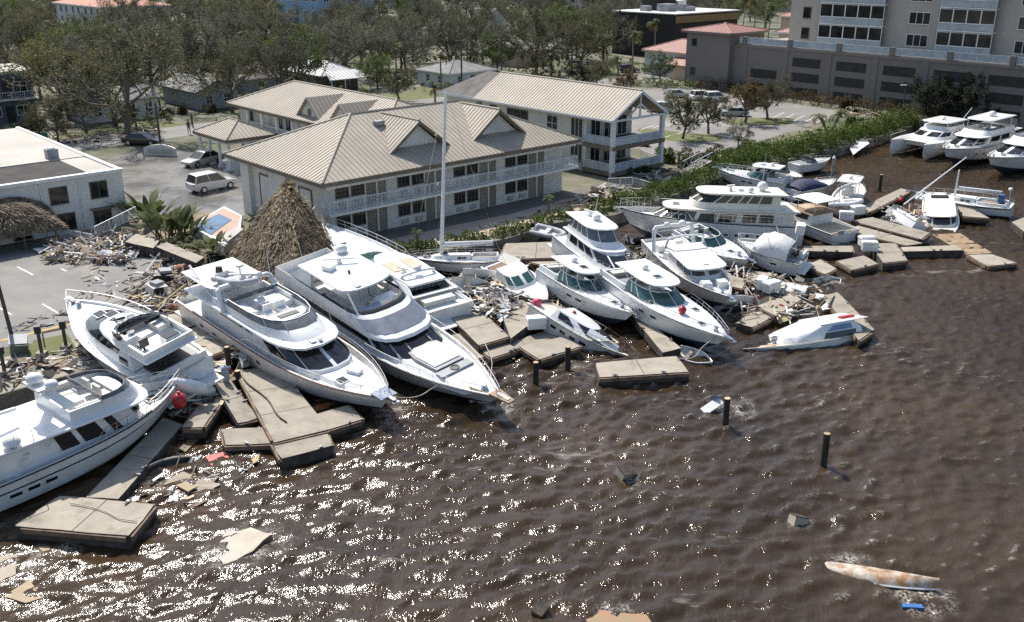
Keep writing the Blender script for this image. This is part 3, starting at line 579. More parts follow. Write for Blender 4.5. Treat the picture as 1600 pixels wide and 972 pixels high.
pbox(rh, 'side_wing', PINKW, -1.8, .39, 1.0, 5.0, -.2, 2.6); roof_plane(rh, [(-2.2, 5.4, 2.5), (-2.2, .6, 2.5), (.35, .6, 3.6), (.35, 5.4, 3.6)], REDR, .8, 'side_roof')
GARAGE = mat('garage_stucco', (.205, .178, .158), .9, var=.05, scale=.3, bump=.2, bscale=10, dirt=(.13, .115, .10), dirts=.5, dscale=.3); GRILLE = mat('garage_grille', (.055, .050, .046), .8, var=.2)
CONDO = mat('condo_stucco', (.46, .415, .36), .9, var=.05, scale=.3)
gg = bld('parking_garage', 'long taupe parking garage with rows of dark grilles and a roof terrace', 'garage', 132.2, 0.0)
GH = 7.4
pbox(gg, 'wall', GARAGE, 0, 45, -40, 94, -.3, GH)
pbox(gg, 'string_course', GARAGE, -.12, -.003, -40, 94, GH - .45, GH - .1); pbox(gg, 'terrace', CONC, .4, 44.5, -39.5, 93.5, GH + .003, GH + .05)
pbox(gg, 'corner_tower', GARAGE, -1.0, 8, 94, 102.6, -.3, GH + 1.6)
hip(gg, -1.7, 8.7, 93.4, 103.3, GH + 1.6, 1.1, m=REDR, seam=.7, fm=GARAGE, alongx=False)
window(gg, -1.0, 101.0, GH - .2, .8, 1.0, -R(90), 1, frame=GRILLE); window(gg, -1.0, 101.0, 2.6, .8, 1.0, -R(90), 1, frame=GRILLE)
pane_railing(gg, (.2, -30, GH), (.2, 93, GH), 1.05, 2.2)
gm = MB(); gm.bb(-.02, 0, -2.35, 2.35, -.62, .62); gmesh = gm.mesh('grille', GRILLE); gb = MB()
for i in range(17): y = -2.3 + 4.6 * i / 16; gb.bb(-.055, -.021, y - .035, y + .035, -.6, .6)
for zz in (-.6, .6): gb.bb(-.07, -.021, -2.35, 2.35, zz - .04, zz + .04)
gbm = gb.mesh('grille_bars', BLACKP)
for k in range(16):
    y = 88 - k * 7.35
    for z in (1.0, 3.15, 5.35):
        if k < 1 and z > 5: continue
        o = put(gmesh, 'grille', gg, (0, y, z)); stuff(put(gbm, 'grille_bars', o))
    pbox(gg, 'pilaster', GARAGE, -.10, -.003, y + 3.2, y + 4.1, -.3, GH - .46)
for k in range(15):
    y = 92 - k * 8.2; pbox(gg, 'rail_pier', GARAGE, -.05, .5, y - .35, y + .35, GH + .003, GH + 1.15)
co = bld('condominium', 'tall beige condominium with stacked glazed balconies above the garage', 'building', 137.5, 0.0, z=LAND + GH)
CH = 24
pbox(co, 'wall', CONDO, 0, 28, -40, 87.5, .06, CH)
pbox(co, 'side_wing', CONDO, 6, 26, 87.5, 90.5, .06, CH)
FLH = 3.05
wmod = [(84.6, 1.2), (66.6, 3.0), (51.6, 3.0), (46.0, 1.0), (30.2, 3.2), (17.2, 3.2), (3.5, 3.2)]
for f in range(5):
    z = .5 + f * FLH
    for (y, w) in wmod: window(co, 0, y, z + 1.3, w, 1.5, -R(90), 3 if w > 2 else 1, frame=TRIMW if w > 2 else WFRAME, fw=.1)
    for (y0, y1) in ((71.5, 81.8), (55.8, 63.4), (34.0, 43.6), (7.5, 14.0)):
        n = max(3, round((y1 - y0) / 2.0)); pbox(co, 'balcony_slab', TRIMW, -1.1, -.003, y0, y1, z - .18, z)
        for i in range(n):
            w = (y1 - y0) / n; window(co, -.98, y0 + w * (i + .5), z + 1.85, w - .16, 1.75, -R(90), 1, frame=TRIMW, fw=.08, name='balcony_window')
        pane_railing(co, (-1.05, y0, z), (-1.05, y1, z), 1.0, 1.7)
for x in (3, 8):
    for f in range(5): window(co, 6 + x, 90.5, .5 + f * FLH + 1.4, 1.3, 1.5, R(180), 1)
# red roofs behind the tower
for (a, b, lx, ly, h, lab) in ((168, 98, 20, 12, 6.5, 'red roofed pavilion behind the garage tower'), (196, 80, 26, 16, 8, 'long red roofed clubhouse beside the condominium'), (190, 112, 14, 12, 8.0, 'red roofed wing seen above the garage tower roof'), (215, 106, 16, 12, 9.5, 'farther red roofed block left of the condominium')):
    c = bld('red_roofed_pavilion', lab, 'building', a, b); pbox(c, 'wall', PINKW, .5, lx - .5, .5, ly - .5, -.2, h); hip(c, 0, lx, 0, ly, h, 2.2, m=REDR, seam=.9, fm=TRIMW)
    for y in range(3, int(ly) - 1, 4): window(c, .5, y, h * .5, 1.3, 1.5, -R(90), 2)
# ---------------------------------------------------------------- vegetation kit
def leafmat(name, c1, c2, scale=.5, rand=.25, tr=.35):
    m = bpy.data.materials.new(name); m.use_nodes = True; nt = m.node_tree; L = nt.links.new; b = nt.nodes['Principled BSDF']; out = nt.nodes['Material Output']
    geo = _n(nt, 'ShaderNodeNewGeometry'); no = _n(nt, 'ShaderNodeTexNoise'); no.inputs['Scale'].default_value = scale; no.inputs['Detail'].default_value = 4; L(geo.outputs['Position'], no.inputs['Vector'])
    rp = _n(nt, 'ShaderNodeValToRGB'); rp.color_ramp.elements[0].position = .38; rp.color_ramp.elements[1].position = .62; rp.color_ramp.elements[0].color = (*c1, 1); rp.color_ramp.elements[1].color = (*c2, 1); L(no.outputs['Fac'], rp.inputs[0])
    oi = _n(nt, 'ShaderNodeObjectInfo'); mr = _n(nt, 'ShaderNodeMapRange'); mr.inputs[3].default_value = 1 - rand; mr.inputs[4].default_value = 1 + rand; L(oi.outputs['Random'], mr.inputs[0])
    rg = _n(nt, 'ShaderNodeMapRange'); rg.inputs[3].default_value = .75; rg.inputs[4].default_value = 1.3; L(geo.outputs['Random Per Island'], rg.inputs[0])
    mu = _n(nt, 'ShaderNodeMath', operation='MULTIPLY'); L(mr.outputs[0], mu.inputs[0]); L(rg.outputs[0], mu.inputs[1])
    vm = _n(nt, 'ShaderNodeVectorMath', operation='SCALE'); L(rp.outputs[0], vm.inputs[0]); L(mu.outputs[0], vm.inputs['Scale']); L(vm.outputs[0], b.inputs['Base Color'])
    b.inputs['Roughness'].default_value = .65; b.inputs['Specular IOR Level'].default_value = .15
    t = _n(nt, 'ShaderNodeBsdfTranslucent'); L(vm.outputs[0], t.inputs[0]); mx = _n(nt, 'ShaderNodeMixShader'); mx.inputs[0].default_value = tr; L(b.outputs[0], mx.inputs[1]); L(t.outputs[0], mx.inputs[2]); L(mx.outputs[0], out.inputs[0])
    return m
LF_OLIVE = leafmat('olive_leaves', (0.078, 0.081, 0.039), (0.150, 0.137, 0.072)); LF_BROWN = leafmat('stripped_leaves', (.080, .086, .054), (.158, .154, .105)); LF_GREEN = leafmat('green_leaves', (0.060, 0.094, 0.024), (0.132, 0.162, 0.046))
LF_YEL = leafmat('yellowing_leaves', (.10, .10, .03), (.20, .18, .06)); LF_PALM = leafmat('palm_leaves', (.060, .082, .030), (.150, .165, .075), 1.5, .2, .25); LF_DRY = leafmat('dry_palm_leaves', (.22, .17, .06), (.38, .30, .12), 1.5, .2, .25)
LF_HEDGE = leafmat('hedge_leaves', (.050, .085, .018), (.125, .165, .040), 1.2, .1); LF_DARK = leafmat('dark_leaves', (.022, .030, .016), (.05, .06, .03)); LF_RUST = leafmat('rusty_leaves', (.11, .070, .032), (.16, .12, .05))
BARK = mat('bark', (.135, .115, .095), .95, var=.25, scale=3, bump=.5, bscale=6); PBARK = mat('palm_bark', (.22, .195, .165), .95, var=.2, scale=4, stretch=(1, 1, 5)); TWIG = mat('twigs', (.21, .185, .155), .95, var=.2)
def quads_mesh(name, C, A, B, m):
    """leaf quads: centres C, half axes A and B (N x 3)"""
    n = len(C); v = np.stack([C - A - B * .35, C + A * .1 - B, C + A + B * .35, C - A * .1 + B], 1).reshape(-1, 3)
    me = bpy.data.meshes.new(name); me.vertices.add(4 * n); me.vertices.foreach_set('co', v.ravel().astype(np.float32)); me.loops.add(4 * n); me.loops.foreach_set('vertex_index', np.arange(4 * n, dtype=np.int32))
    me.polygons.add(n); me.polygons.foreach_set('loop_start', np.arange(0, 4 * n, 4, dtype=np.int32)); me.update(calc_edges=True); me.materials.append(m); return me
def rand_axes(r, n, size, flat_=0.5):
    a = r.normal(size=(n, 3)); a[:, 2] *= flat_; a /= np.linalg.norm(a, axis=1)[:, None]; t = r.normal(size=(n, 3)); b = np.cross(a, t); b /= np.linalg.norm(b, axis=1)[:, None] + 1e-9
    s = size * r.uniform(.6, 1.35, (n, 1)); return a * s, b * s * .6
def tree_proto(seed, h, spread, leaf, nleaf, lsize, clear=.3, limbs=6, twiggy=1.0, lean=0.0):
    r = np.random.RandomState(seed); mb = MB(); tw = MB(); LC = []
    th = h * clear; tr = h * .022 + .05
    top = Vector((r.normal(0, .2) + lean, r.normal(0, .2), th)); mb.tube((0, 0, -.3), top * .5 + Vector((r.normal(0, .1), 0, 0)), tr * 1.25, tr, 7); mb.tube(top * .5 + Vector((0, 0, -.05)), top, tr, tr * .85, 7)
    def branch(p, d, ln, rad, lev):
        q = p + d * ln * .55 + Vector(r.normal(0, ln * .05, 3)); e = q + (d + Vector((0, 0, .15))).normalized() * ln * .45 + Vector(r.normal(0, ln * .07, 3))
        tgt = mb if lev < 2 else tw
        n = 5 if lev < 2 else 3
        tgt.tube(p, q, rad, rad * .72, n); tgt.tube(q, e, rad * .72, rad * .4, n)
        if lev >= 3:
            LC.append((q, ln * .5)); LC.append((e, ln * .55)); return
        k = (5, 4, 4)[lev]
        for i in range(k):
            f = .3 + .7 * (i + r.uniform(0, .8)) / k; s = p.lerp(q, f / .55) if f < .55 else q.lerp(e, (f - .55) / .45)
            nd = (d * .75 + Vector(r.normal(0, .62, 3)) + Vector((0, 0, .12))).normalized(); branch(s, nd, ln * r.uniform(.42, .62), rad * .5, lev + 1)
    for i in range(limbs):
        a = 2 * math.pi * (i + r.uniform(-.3, .3)) / limbs; el = r.uniform(.35, 1.25) if i else 1.4
        d = Vector((math.cos(a) * math.cos(el) * spread, math.sin(a) * math.cos(el) * spread, math.sin(el))).normalized(); branch(top * r.uniform(.8, 1.0), d, (h - th) * r.uniform(.62, .9), tr * .6, 0)
    cs = np.array([tuple(c) for c, _ in LC]); rr = np.array([q for _, q in LC])
    keep = r.uniform(size=len(cs)) < .85; cs = cs[keep]; rr = rr[keep]
    i = r.randint(0, len(cs), nleaf); C = cs[i] + r.normal(size=(nleaf, 3)) * (rr[i][:, None] * .62); A, B = rand_axes(r, nleaf, lsize)
    trunk = mb.mesh('trunk', BARK); tw_m = tw.mesh('twigs', TWIG) if twiggy else None
    return trunk, tw_m, quads_mesh('crown', C, A, B, leaf)
PROTO = {
    'oak1': tree_proto(1, 10.5, 1.5, LF_OLIVE, 8500, .115), 'oak2': tree_proto(2, 9.5, 1.7, LF_BROWN, 6500, .11), 'oak3': tree_proto(3, 11.5, 1.3, LF_BROWN, 7500, .11, .35), 'oak4': tree_proto(4, 8.5, 1.7, LF_OLIVE, 9000, .115, .25),
    'green': tree_proto(5, 9.0, 1.1, LF_GREEN, 9000, .125, .25), 'yellow': tree_proto(6, 8.5, 1.1, LF_YEL, 8000, .12, .25), 'round': tree_proto(7, 4.6, 1.3, LF_OLIVE, 5200, .085, .30, 6), 'rust': tree_proto(8, 4.4, 1.4, LF_RUST, 3600, .085, .30, 6), 'dark': tree_proto(9, 5.0, 1.6, LF_DARK, 7500, .13, .2, 7), 'bare': tree_proto(11, 8.0, 1.5, LF_BROWN, 900, .12, .3)}
def tree(kind, p, s, label, group=None, rz=None, name='tree'):
    t, w, c = PROTO[kind]; o = tag(empty(name, p, rnd.uniform(0, 6.28) if rz is None else rz), label, 'tree', group); o.scale = (s * rnd.uniform(.92, 1.08), s * rnd.uniform(.92, 1.08), s)
    put(t, 'trunk', o); cr = put(c, 'crown', o); put(w, 'twigs', cr); return o
# palm: a frond of many leaflets
def frond_mesh(seed, ln, droop, m, w=.5):
    r = np.random.RandomState(seed); mb = MB(); pts = []; p = Vector((0, 0, 0)); a = 1.0
    N = 9
    for i in range(N + 1): pts.append(p.copy()); p = p + Vector((math.cos(a), 0, math.sin(a))) * ln / N; a -= droop / N * (1 + .8 * i / N)
    for i in range(N): mb.tube(pts[i], pts[i + 1], .03 * (1 - i / N) + .008, .03 * (1 - (i + 1) / N) + .006, 3)
    for i in range(1, N * 2 + 1):
        f = i / (N * 2) * N; k = min(N - 1, int(f)); q = pts[k].lerp(pts[k + 1], f - k); d = (pts[k + 1] - pts[k]).normalized(); wl = w * math.sin(math.pi * min(.97, .12 + .85 * i / (N * 2))) + .1
        for s in (-1, 1):
            tip = q + d * wl * .7 + Vector((0, s * wl, -wl * r.uniform(.25, .7))); mb.add([q - d * .055, q + d * .055, tip], [(0, 1, 2)])
    return mb.mesh('frond', m)
FROND = {'g': [frond_mesh(i, 2.2, 1.9 + .25 * i, LF_PALM) for i in range(3)], 'd': [frond_mesh(9, 1.9, 3.4, LF_DRY), frond_mesh(10, 2.0, 2.7, LF_DRY)]}
_pt = {}
def palm(p, h, label, n=11, s=1.0, dry=.15, lean=(0, 0), group=None, wind=None):
    o = tag(empty('palm_tree', p, rnd.uniform(0, 6.28)), label, 'palm tree', group); k = (round(h, 1), lean)
    if k not in _pt:
        mb = MB(); M = 6; pts = [Vector((lean[0] * (i / M) ** 2, lean[1] * (i / M) ** 2, h * i / M - .2)) for i in range(M + 1)]
        for i in range(M): mb.tube(pts[i], pts[i + 1], (.17 - .06 * i / M) * (1.25 if i == 0 else 1), .17 - .06 * (i + 1) / M, 7)
        _pt[k] = (mb.mesh('trunk', PBARK), pts[-1])
    put(_pt[k][0], 'trunk', o); top = _pt[k][1]
    for i in range(n):
        az = 2 * math.pi * i / n + rnd.uniform(-.25, .25)
        if wind is not None: az = wind + rnd.uniform(-1.1, 1.1) - o.rotation_euler.z
        me = rnd.choice(FROND['d'] if rnd.random() < dry else FROND['g']); put(me, 'frond', o, top, rot=(0, rnd.uniform(-.75, .75), az), scale=s * rnd.uniform(.8, 1.1))
    return o
def leafy(name, label, cat, pts, m, lsize, n, base=None, seed=0, rad=None):
    """a shrub: leaf quads spread through balls (centre, radius) round a few stems"""
    r = np.random.RandomState(seed); pts = [(Vector(c), q) for c, q in pts]; wts = np.array([q ** 2 for _, q in pts]); i = r.choice(len(pts), n, p=wts / wts.sum())
    c = np.array([tuple(c) for c, _ in pts])[i]; q = np.array([q for _, q in pts])[i]; d = r.normal(size=(n, 3)); d /= np.linalg.norm(d, axis=1)[:, None]
    C = c + d * (q * r.uniform(.55, 1.05, n))[:, None]; C[:, 2] = np.maximum(C[:, 2], .03); A, B = rand_axes(r, n, lsize); return quads_mesh(name, C, A, B, m)
def shrub_proto(seed, m, r=1.0, n=900, ls=.12):
    q = np.random.RandomState(seed); pts = [((q.normal(0, .45) * r, q.normal(0, .45) * r, r * q.uniform(.35, 1.0)), r * q.uniform(.3, .55)) for _ in range(8)]
    st = MB()
    for c, _ in pts: st.tube((c[0] * .2, c[1] * .2, -.1), c, .03, .012, 4)
    return leafy('foliage', '', '', pts, m, ls, n, seed=seed), st.mesh('stem', TWIG)
SHRUB = {'g': shrub_proto(1, LF_GREEN), 'h': shrub_proto(2, LF_HEDGE), 'd': shrub_proto(3, LF_DARK), 'r': shrub_proto(4, LF_RUST), 'o': shrub_proto(5, LF_OLIVE)}
def shrub(kind, p, s, label, group=None, z=None):
    f, st = SHRUB[kind]; o = tag(empty('shrub', p, rnd.uniform(0, 6.28)), label, 'shrub', group); o.scale = (s, s, s * rnd.uniform(.8, 1.1)); put(f, 'foliage', o); put(st, 'stem', o); return o
def hedge(label, pix, w, h, m, ls, dens, seed, off=0.0, z=LAND):
    P = [at(x, y, LAND) for x, y in pix]; r = np.random.RandomState(seed); Cs = []; cx = []
    for a, b in zip(P[:-1], P[1:]):
        d = b - a; ln = d.length; nn = Vector((-d.y, d.x, 0)).normalized(); n = int(ln * dens * (w + 2 * h) * .5)
        t = r.uniform(0, 1, n); th = r.uniform(0, math.pi, n); rr = np.sqrt(r.uniform(.35, 1.1, n)); wob = 1 + .22 * np.sin(t * ln * 1.9 + seed) + .18 * np.sin(t * ln * 4.3 + 2 * seed) + r.normal(0, .06, n)
        lat = np.cos(th) * w / 2 * rr * wob + off; hz = np.abs(np.sin(th)) ** .7 * h * rr * wob
        Cs.append(np.stack([a.x + d.x * t + nn.x * lat, a.y + d.y * t + nn.y * lat, z + hz], 1))
    C = np.concatenate(Cs); A, B = rand_axes(r, len(C), ls, .8); o = put(quads_mesh('foliage', C, A, B, m), 'foliage')
    root = tag(empty('hedge', P[0]), label, 'hedge'); o.parent = root; o.matrix_parent_inverse = Matrix.Translation(-P[0])
    tk = MB()
    for a, b in zip(P[:-1], P[1:]):
        n = max(1, int((b - a).length / .8)); nn = Vector((-(b - a).y, (b - a).x, 0)).normalized() * off
        for i in range(n): p = a.lerp(b, (i + .5) / n) + nn; tk.tube((p.x, p.y, z - .1), (p.x + r.normal(0, .15), p.y + r.normal(0, .15), z + h * .7), .03, .015, 4)
    s = tk.build('stems', TWIG); s.parent = root; s.matrix_parent_inverse = Matrix.Translation(-P[0]); return root
hedge('low green hedge along the seawall between sailboat and motel promenade', [(560, 397), (650, 391), (730, 379), (800, 364), (870, 341), (958, 329)], 1.6, 1.4, LF_HEDGE, .095, 190, 1, .0, LAND - .85)
hedge('green hedge behind the raised pilothouse yacht up to the footbridge', [(940, 328), (1000, 315), (1060, 297), (1125, 272)], 2.6, 1.8, LF_HEDGE, .10, 160, 2, .35, LAND - .85)
hedge('tall glossy hedge along the basin seawall below the north car park', [(1125, 268), (1190, 254), (1250, 240), (1320, 222), (1375, 208), (1428, 190)], 3.4, 2.3, LF_HEDGE, .12, 140, 3, .5, LAND - .85)
hedge('brownish clipped hedge along the foot of the parking garage', [(1090, 137), (1160, 147), (1240, 160), (1330, 172), (1400, 182), (1440, 187)], 2.6, 1.7, LF_RUST, .13, 40, 4, 0)
hedge('dark hedge at the water edge behind the moored flybridge yachts', [(1436, 185), (1520, 187), (1600, 190), (1700, 195)], 2.2, 1.6, LF_OLIVE, .11, 60, 5, .9)
hedge('green hedge edging the car park below the red roofed house', [(975, 133), (1030, 136), (1090, 139)], 2.2, 1.3, LF_GREEN, .12, 60, 6, 0)
hedge('planted roof edge of green shrubs above the garage tower', [(1135, 50), (1230, 62)], 1.5, .9, LF_GREEN, .13, 30, 7, 0, LAND + 7.4)
# ---------------------------------------------------------------- named trees
T = lambda k, px, py, s, lab, **kw: tree(k, at(px, py, LAND), s, lab, **kw)
T('round', 1066, 217, 1.12, 'round crowned tree on the grass island nearest the water', rz=.4); T('round', 1107, 209, 1.0, 'round crowned tree on the grass island, second from the water', rz=2.0)
T('rust', 1163, 192, 1.2, 'tree with rust brown crown top on the far grass island'); T('round', 1200, 186, 1.1, 'round crowned tree in the car park close to the garage')
T('dark', 1455, 182, 1.05, 'dark dense tree against the garage, left one of two'); T('dark', 1500, 184, 1.15, 'dark dense tree against the garage, right one of two'); T('dark', 1540, 186, .8, 'low dark tree against the garage beside the moored yachts')
T('oak1', 200, 213, 1.22, 'tall spreading street tree in front of the white cottage', rz=1.0); T('yellow', 108, 185, 1.08, 'yellow green tree beside the slate house'); T('oak4', 92, 222, .62, 'small bushy tree by the green dumpster'); T('oak2', 180, 196, .95, 'thin crowned tree right behind the yellow green tree'); T('bare', 135, 206, .75, 'leaning bare trunk tree by the white cottage'); T('oak3', 238, 168, 1.15, 'tall brownish tree left of the grey cottage')
T('oak2', 320, 140, 1.1, 'brown twiggy tree behind the grey cottage'); T('round', 625, 160, 1.05, 'rounded tree with brown crown beside the office wing roof'); T('green', 590, 140, .6, 'short palm like green tree by the tin roofed cottage'); T('round', 935, 140, 1.0, 'round bush tree behind the gabled building roof'); T('rust', 975, 152, .9, 'small brown tree at the car park entrance'); T('green', 1030, 130, .55, 'small glossy tree at the corner of the red roofed house'); T('oak2', 1153, 232, .34, 'low flowering tree by the footbridge lawn'); T('dark', 910, 132, .7, 'conical dark shrub tree behind the gabled roof')
for i, (px, py, k, s_) in enumerate([(1148, 40, 'green', .8), (1172, 34, 'oak1', .8), (1196, 44, 'green', .8), (1160, 20, 'oak4', 1.0), (1186, 17, 'oak1', 1.0), (1206, 24, 'green', .9), (1136, 24, 'oak4', .9), (1176, 6, 'oak1', 1.1), (1145, 5, 'oak4', 1.1)]): T(k, px, py, s_, ('first', 'second', 'third', 'fourth', 'fifth', 'sixth', 'seventh', 'eighth', 'ninth')[i] + ' of the green trees between garage tower and condominium')
# woods: one tree after another over the blocks behind the street
KEEP = [(a, b, la, lb) for a, b, la, lb in ((25, 135, 17, 16), (57, 129, 10, 16), (41, 128, 14, 11), (80, 131, 12, 20), (96, 120, 15, 16), (70, 139, 11, 13), (86, 243, 22, 40), (126, 139, 13, 12), (155, 125, 60, 30), (60, 326, 20, 46), (104, 196, 14, 18), (160, 262, 26, 36))]
VIEW = [(255, 118, 372, 172), (462, 100, 592, 146), (664, 95, 762, 142), (0, 117, 62, 190), (240, 12, 330, 46), (966, 8, 1090, 95), (425, 0, 500, 22), (688, 2, 704, 26), (800, 95, 960, 170), (1000, 60, 1090, 125)]
pl = []
rt = random.Random(21)
tries = 0
while len(pl) < 265 and tries < 60000:
    tries += 1
    y = 128 + 400 * rt.random() ** 1.25; x = y * rt.uniform(-.60, .20)
    a = x * U.x + y * U.y; b = x * V.x + y * V.y
    if b < 122.5: continue
    if any(k[0] - 2 < a < k[0] + k[2] + 2 and k[1] - 2 < b < k[1] + k[3] + 2 for k in KEEP): continue
    sp_ = 5.2 + (y - 128) * .034
    if any((x - q[0]) ** 2 + (y - q[1]) ** 2 < sp_ * sp_ for q in pl): continue
    d = y * CT + 21 * ST; pxx = 800 + CAM_F * x / d
    def row(z, yy=y): zz = z - CAM_H; dd = yy * CT - zz * ST; return 486 + CAM_F * (-yy * ST - zz * CT) / dd
    hgt = rt.uniform(.75, 1.15); top = row(LAND + 9.5 * hgt); bot = row(LAND + 1); cw = CAM_F * 3.4 * hgt / d
    bad = False
    for (vx0, vy0, vx1, vy1) in VIEW:
        if pxx + cw * .7 > vx0 and pxx - cw * .7 < vx1 and top < vy1 - 8 and bot > vy0 + 6 and bot > vy1 - 4: bad = True
    if bad and rt.random() < .9: continue
    pl.append((x, y, hgt))
LANDMARK = [(30, 150, 'slate house'), (310, 145, 'grey cottage'), (190, 165, 'white cottage'), (525, 120, 'tin roofed cottage'), (712, 118, 'shingle cottage'), (390, 118, 'brown roof cottage'), (290, 30, 'tile roofed apartments'), (460, 15, 'blue building'), (440, 55, 'metal roof far house'), (695, 15, 'white far house'), (800, 85, 'cream far house'), (1010, 50, 'black building'), (190, 105, 'pale roof house')]
for (x, y, s) in pl:
    k = rt.choices(['oak1', 'oak2', 'oak3', 'oak4', 'green', 'yellow', 'bare'], [6, 5, 5, 6, 3.2, .9, 1.0])[0]
    d = y * CT + 15 * ST; pxx = 800 + CAM_F * x / d; pyy = 486 + CAM_F * (-y * ST + 15 * CT) / d
    lm = min(LANDMARK, key=lambda q: (q[0] - pxx) ** 2 + 4 * (q[1] - pyy) ** 2); dx, dy = pxx - lm[0], pyy - lm[1]
    rel = ('right of' if dx > 0 else 'left of') if abs(dx) > 2.2 * abs(dy) else ('behind' if dy < 0 else 'in front of'); far = 'just ' if math.hypot(dx, 2 * dy) < 38 else 'well ' if math.hypot(dx, 2 * dy) > 85 else ''
    lab = {'oak1': 'olive crowned', 'oak2': 'brown twiggy', 'oak3': 'tall brown', 'oak4': 'broad olive', 'green': 'greener', 'yellow': 'yellowish', 'bare': 'bare branched'}[k] + ' tree of the woods ' + far + rel + ' the ' + lm[2]
    tree(k, (x, y, LAND), s, lab, 'trees of the woods behind the street')
# undergrowth between the trunks
r_ = np.random.RandomState(5); n = 42000; yy = 124 + 380 * r_.uniform(0, 1, n) ** 1.2; xx = yy * r_.uniform(-.62, .16, n); aa = xx * U.x + yy * U.y; bb2 = xx * V.x + yy * V.y; ok = (bb2 > 123.5)
cl = np.sin(xx * .35) * np.cos(yy * .28 + xx * .1) + np.sin(xx * .13 + yy * .17); ok &= cl > -.1
for k in KEEP: ok &= ~((aa > k[0] - 1) & (aa < k[0] + k[2] + 1) & (bb2 > k[1] - 1) & (bb2 < k[1] + k[3] + 1))
xx = xx[ok]; yy = yy[ok]; C = np.stack([xx, yy, LAND + np.abs(r_.normal(0, .9, len(xx)))], 1); A_, B_ = rand_axes(r_, len(C), .42); stuff(put(quads_mesh('undergrowth', C, A_, B_, LF_OLIVE), 'undergrowth'), 'olive undergrowth filling the gaps between the wood trees', 'undergrowth')
# ---------------------------------------------------------------- palms
PALMS = [(70, 118, 6, 'palm with pale fronds behind the yellow green tree', 1.3), (400, 118, 8, 'yellowed tall palm left of the tin roofed cottage', 1.3), (690, 145, 6.5, 'wind bent palm in front of the shingle cottage', 1.1), (680, 160, 2.6, 'low palm left of the two street palms by the shingle cottage', 1.0), (700, 150, 2.4, 'low palm right of the two street palms by the shingle cottage', .8), (840, 120, 3.4, 'bushy palm behind the gabled building roof', 1.2), (862, 118, 3.8, 'second bushy palm behind the gabled building roof', 1.2), (948, 104, 6.2, 'thin palm by the far green verge', 1.2), (988, 118, 8.2, 'tall bent palm in front of the black building', 1.2), (1022, 100, 9.2, 'palm with brown crown before the black building', 1.2), (1018, 82, 8.5, 'palm close against the black building wall', 1.2), (1054, 74, 9.5, 'palm at the right end of the black building', 1.2), (966, 116, 3.0, 'stripped short palm in front of the green verge', 1.0), (1068, 62, 9.0, 'palm above the red roofed house', 1.2), (1092, 70, 9.0, 'leaning palm left of the garage tower', 1.2), (1190, 88, 15.0, 'tall palm beside the condominium', 1.3), (1160, 52, 10, 'slim palm rising behind the garage tower roof', 1.4), (1178, 56, 10, 'slim palm midway between garage tower and condominium', 1.4), (1200, 60, 9, 'slim palm close to the condominium wall', 1.4), (770, 110, 5, 'palm clump before the cream far house', 1.2), (745, 118, 5, 'cabbage palm right of the shingle cottage', 1.2), (610, 128, 5.5, 'cabbage palm behind the rounded tree', 1.2), (592, 130, 5.0, 'cabbage palm right of the tin roofed cottage', 1.2), (705, 105, 6.5, 'broad palm over the shingle cottage', 1.3), (730, 100, 7, 'glossy palm left above the shingle cottage', 1.3), (820, 88, 6, 'glossy palm among the trees at top centre', 1.3), (850, 80, 7, 'tall glossy palm among the trees at top centre', 1.4), (350, 80, 9.5, 'dark slim palm standing over the woods at upper left', 1.1), (430, 95, 9.0, 'dark slim palm by the blue building', 1.1), (205, 204, 2.6, 'drooping young palm on the street verge', .8), (214, 202, 2.2, 'second drooping young palm on the street verge', .75), (900, 95, 5.5, 'palm in the trees left of the green verge', 1.3), (252, 178, 3.0, 'pale young palm at the grey cottage', .7)]
for (px, py, h, lab, s) in PALMS: palm(at(px, py, LAND), h * .82, lab, 11, s, .25 if h > 5.5 else .1, (rnd.uniform(-.7, .7), rnd.uniform(-.7, .7)), wind=rnd.uniform(0, 6.28) if h > 6 else None)
palm(at(1300, 205, LAND), 2.0, 'broken leaning palm on the lawn above the tall hedge', 9, .9, .1, (1.0, -.4)); palm(at(1290, 203, LAND), 1.6, 'short palm leaning over the lawn by the tall hedge', 8, .8, .3, (-.9, .3))
palm(at(857, 334, LAND), 1.35, 'small young palm in the promenade planting', 9, .42, 0); palm(at(652, 385, LAND), 1.3, 'tiny palm by the promenade near the sailboat mast', 8, .36, 0); palm(at(958, 318, LAND), 1.1, 'bright young palm by the broken fence', 9, .42, 0); palm(at(1060, 262, LAND), 1.5, 'young palm between shrubs behind the raised pilothouse yacht', 9, .5, .1)
for i in range(26):
    x, y, _s = pl[(i * 37 + 5) % len(pl)]; x += 3.2; y += 1.5
    d = y * CT + 15 * ST; pxx = 800 + CAM_F * x / d; pyy = 486 + CAM_F * (-y * ST + 15 * CT) / d; lm = min(LANDMARK, key=lambda q: (q[0] - pxx) ** 2 + 4 * (q[1] - pyy) ** 2); dx, dy = pxx - lm[0], pyy - lm[1]
    rel_ = ('right of' if dx > 0 else 'left of') if abs(dx) > 2.2 * abs(dy) else ('behind' if dy < 0 else 'in front of')
    palm((x, y, LAND), rnd.uniform(4.5, 8.5), ('pale ', 'glossy ', 'ragged ')[i % 3] + 'palm rising from the woods ' + rel_ + ' the ' + lm[2], 13, rnd.uniform(1.3, 1.7), .12, (rnd.uniform(-.6, .6), rnd.uniform(-.6, .6)), 'palms scattered in the woods')
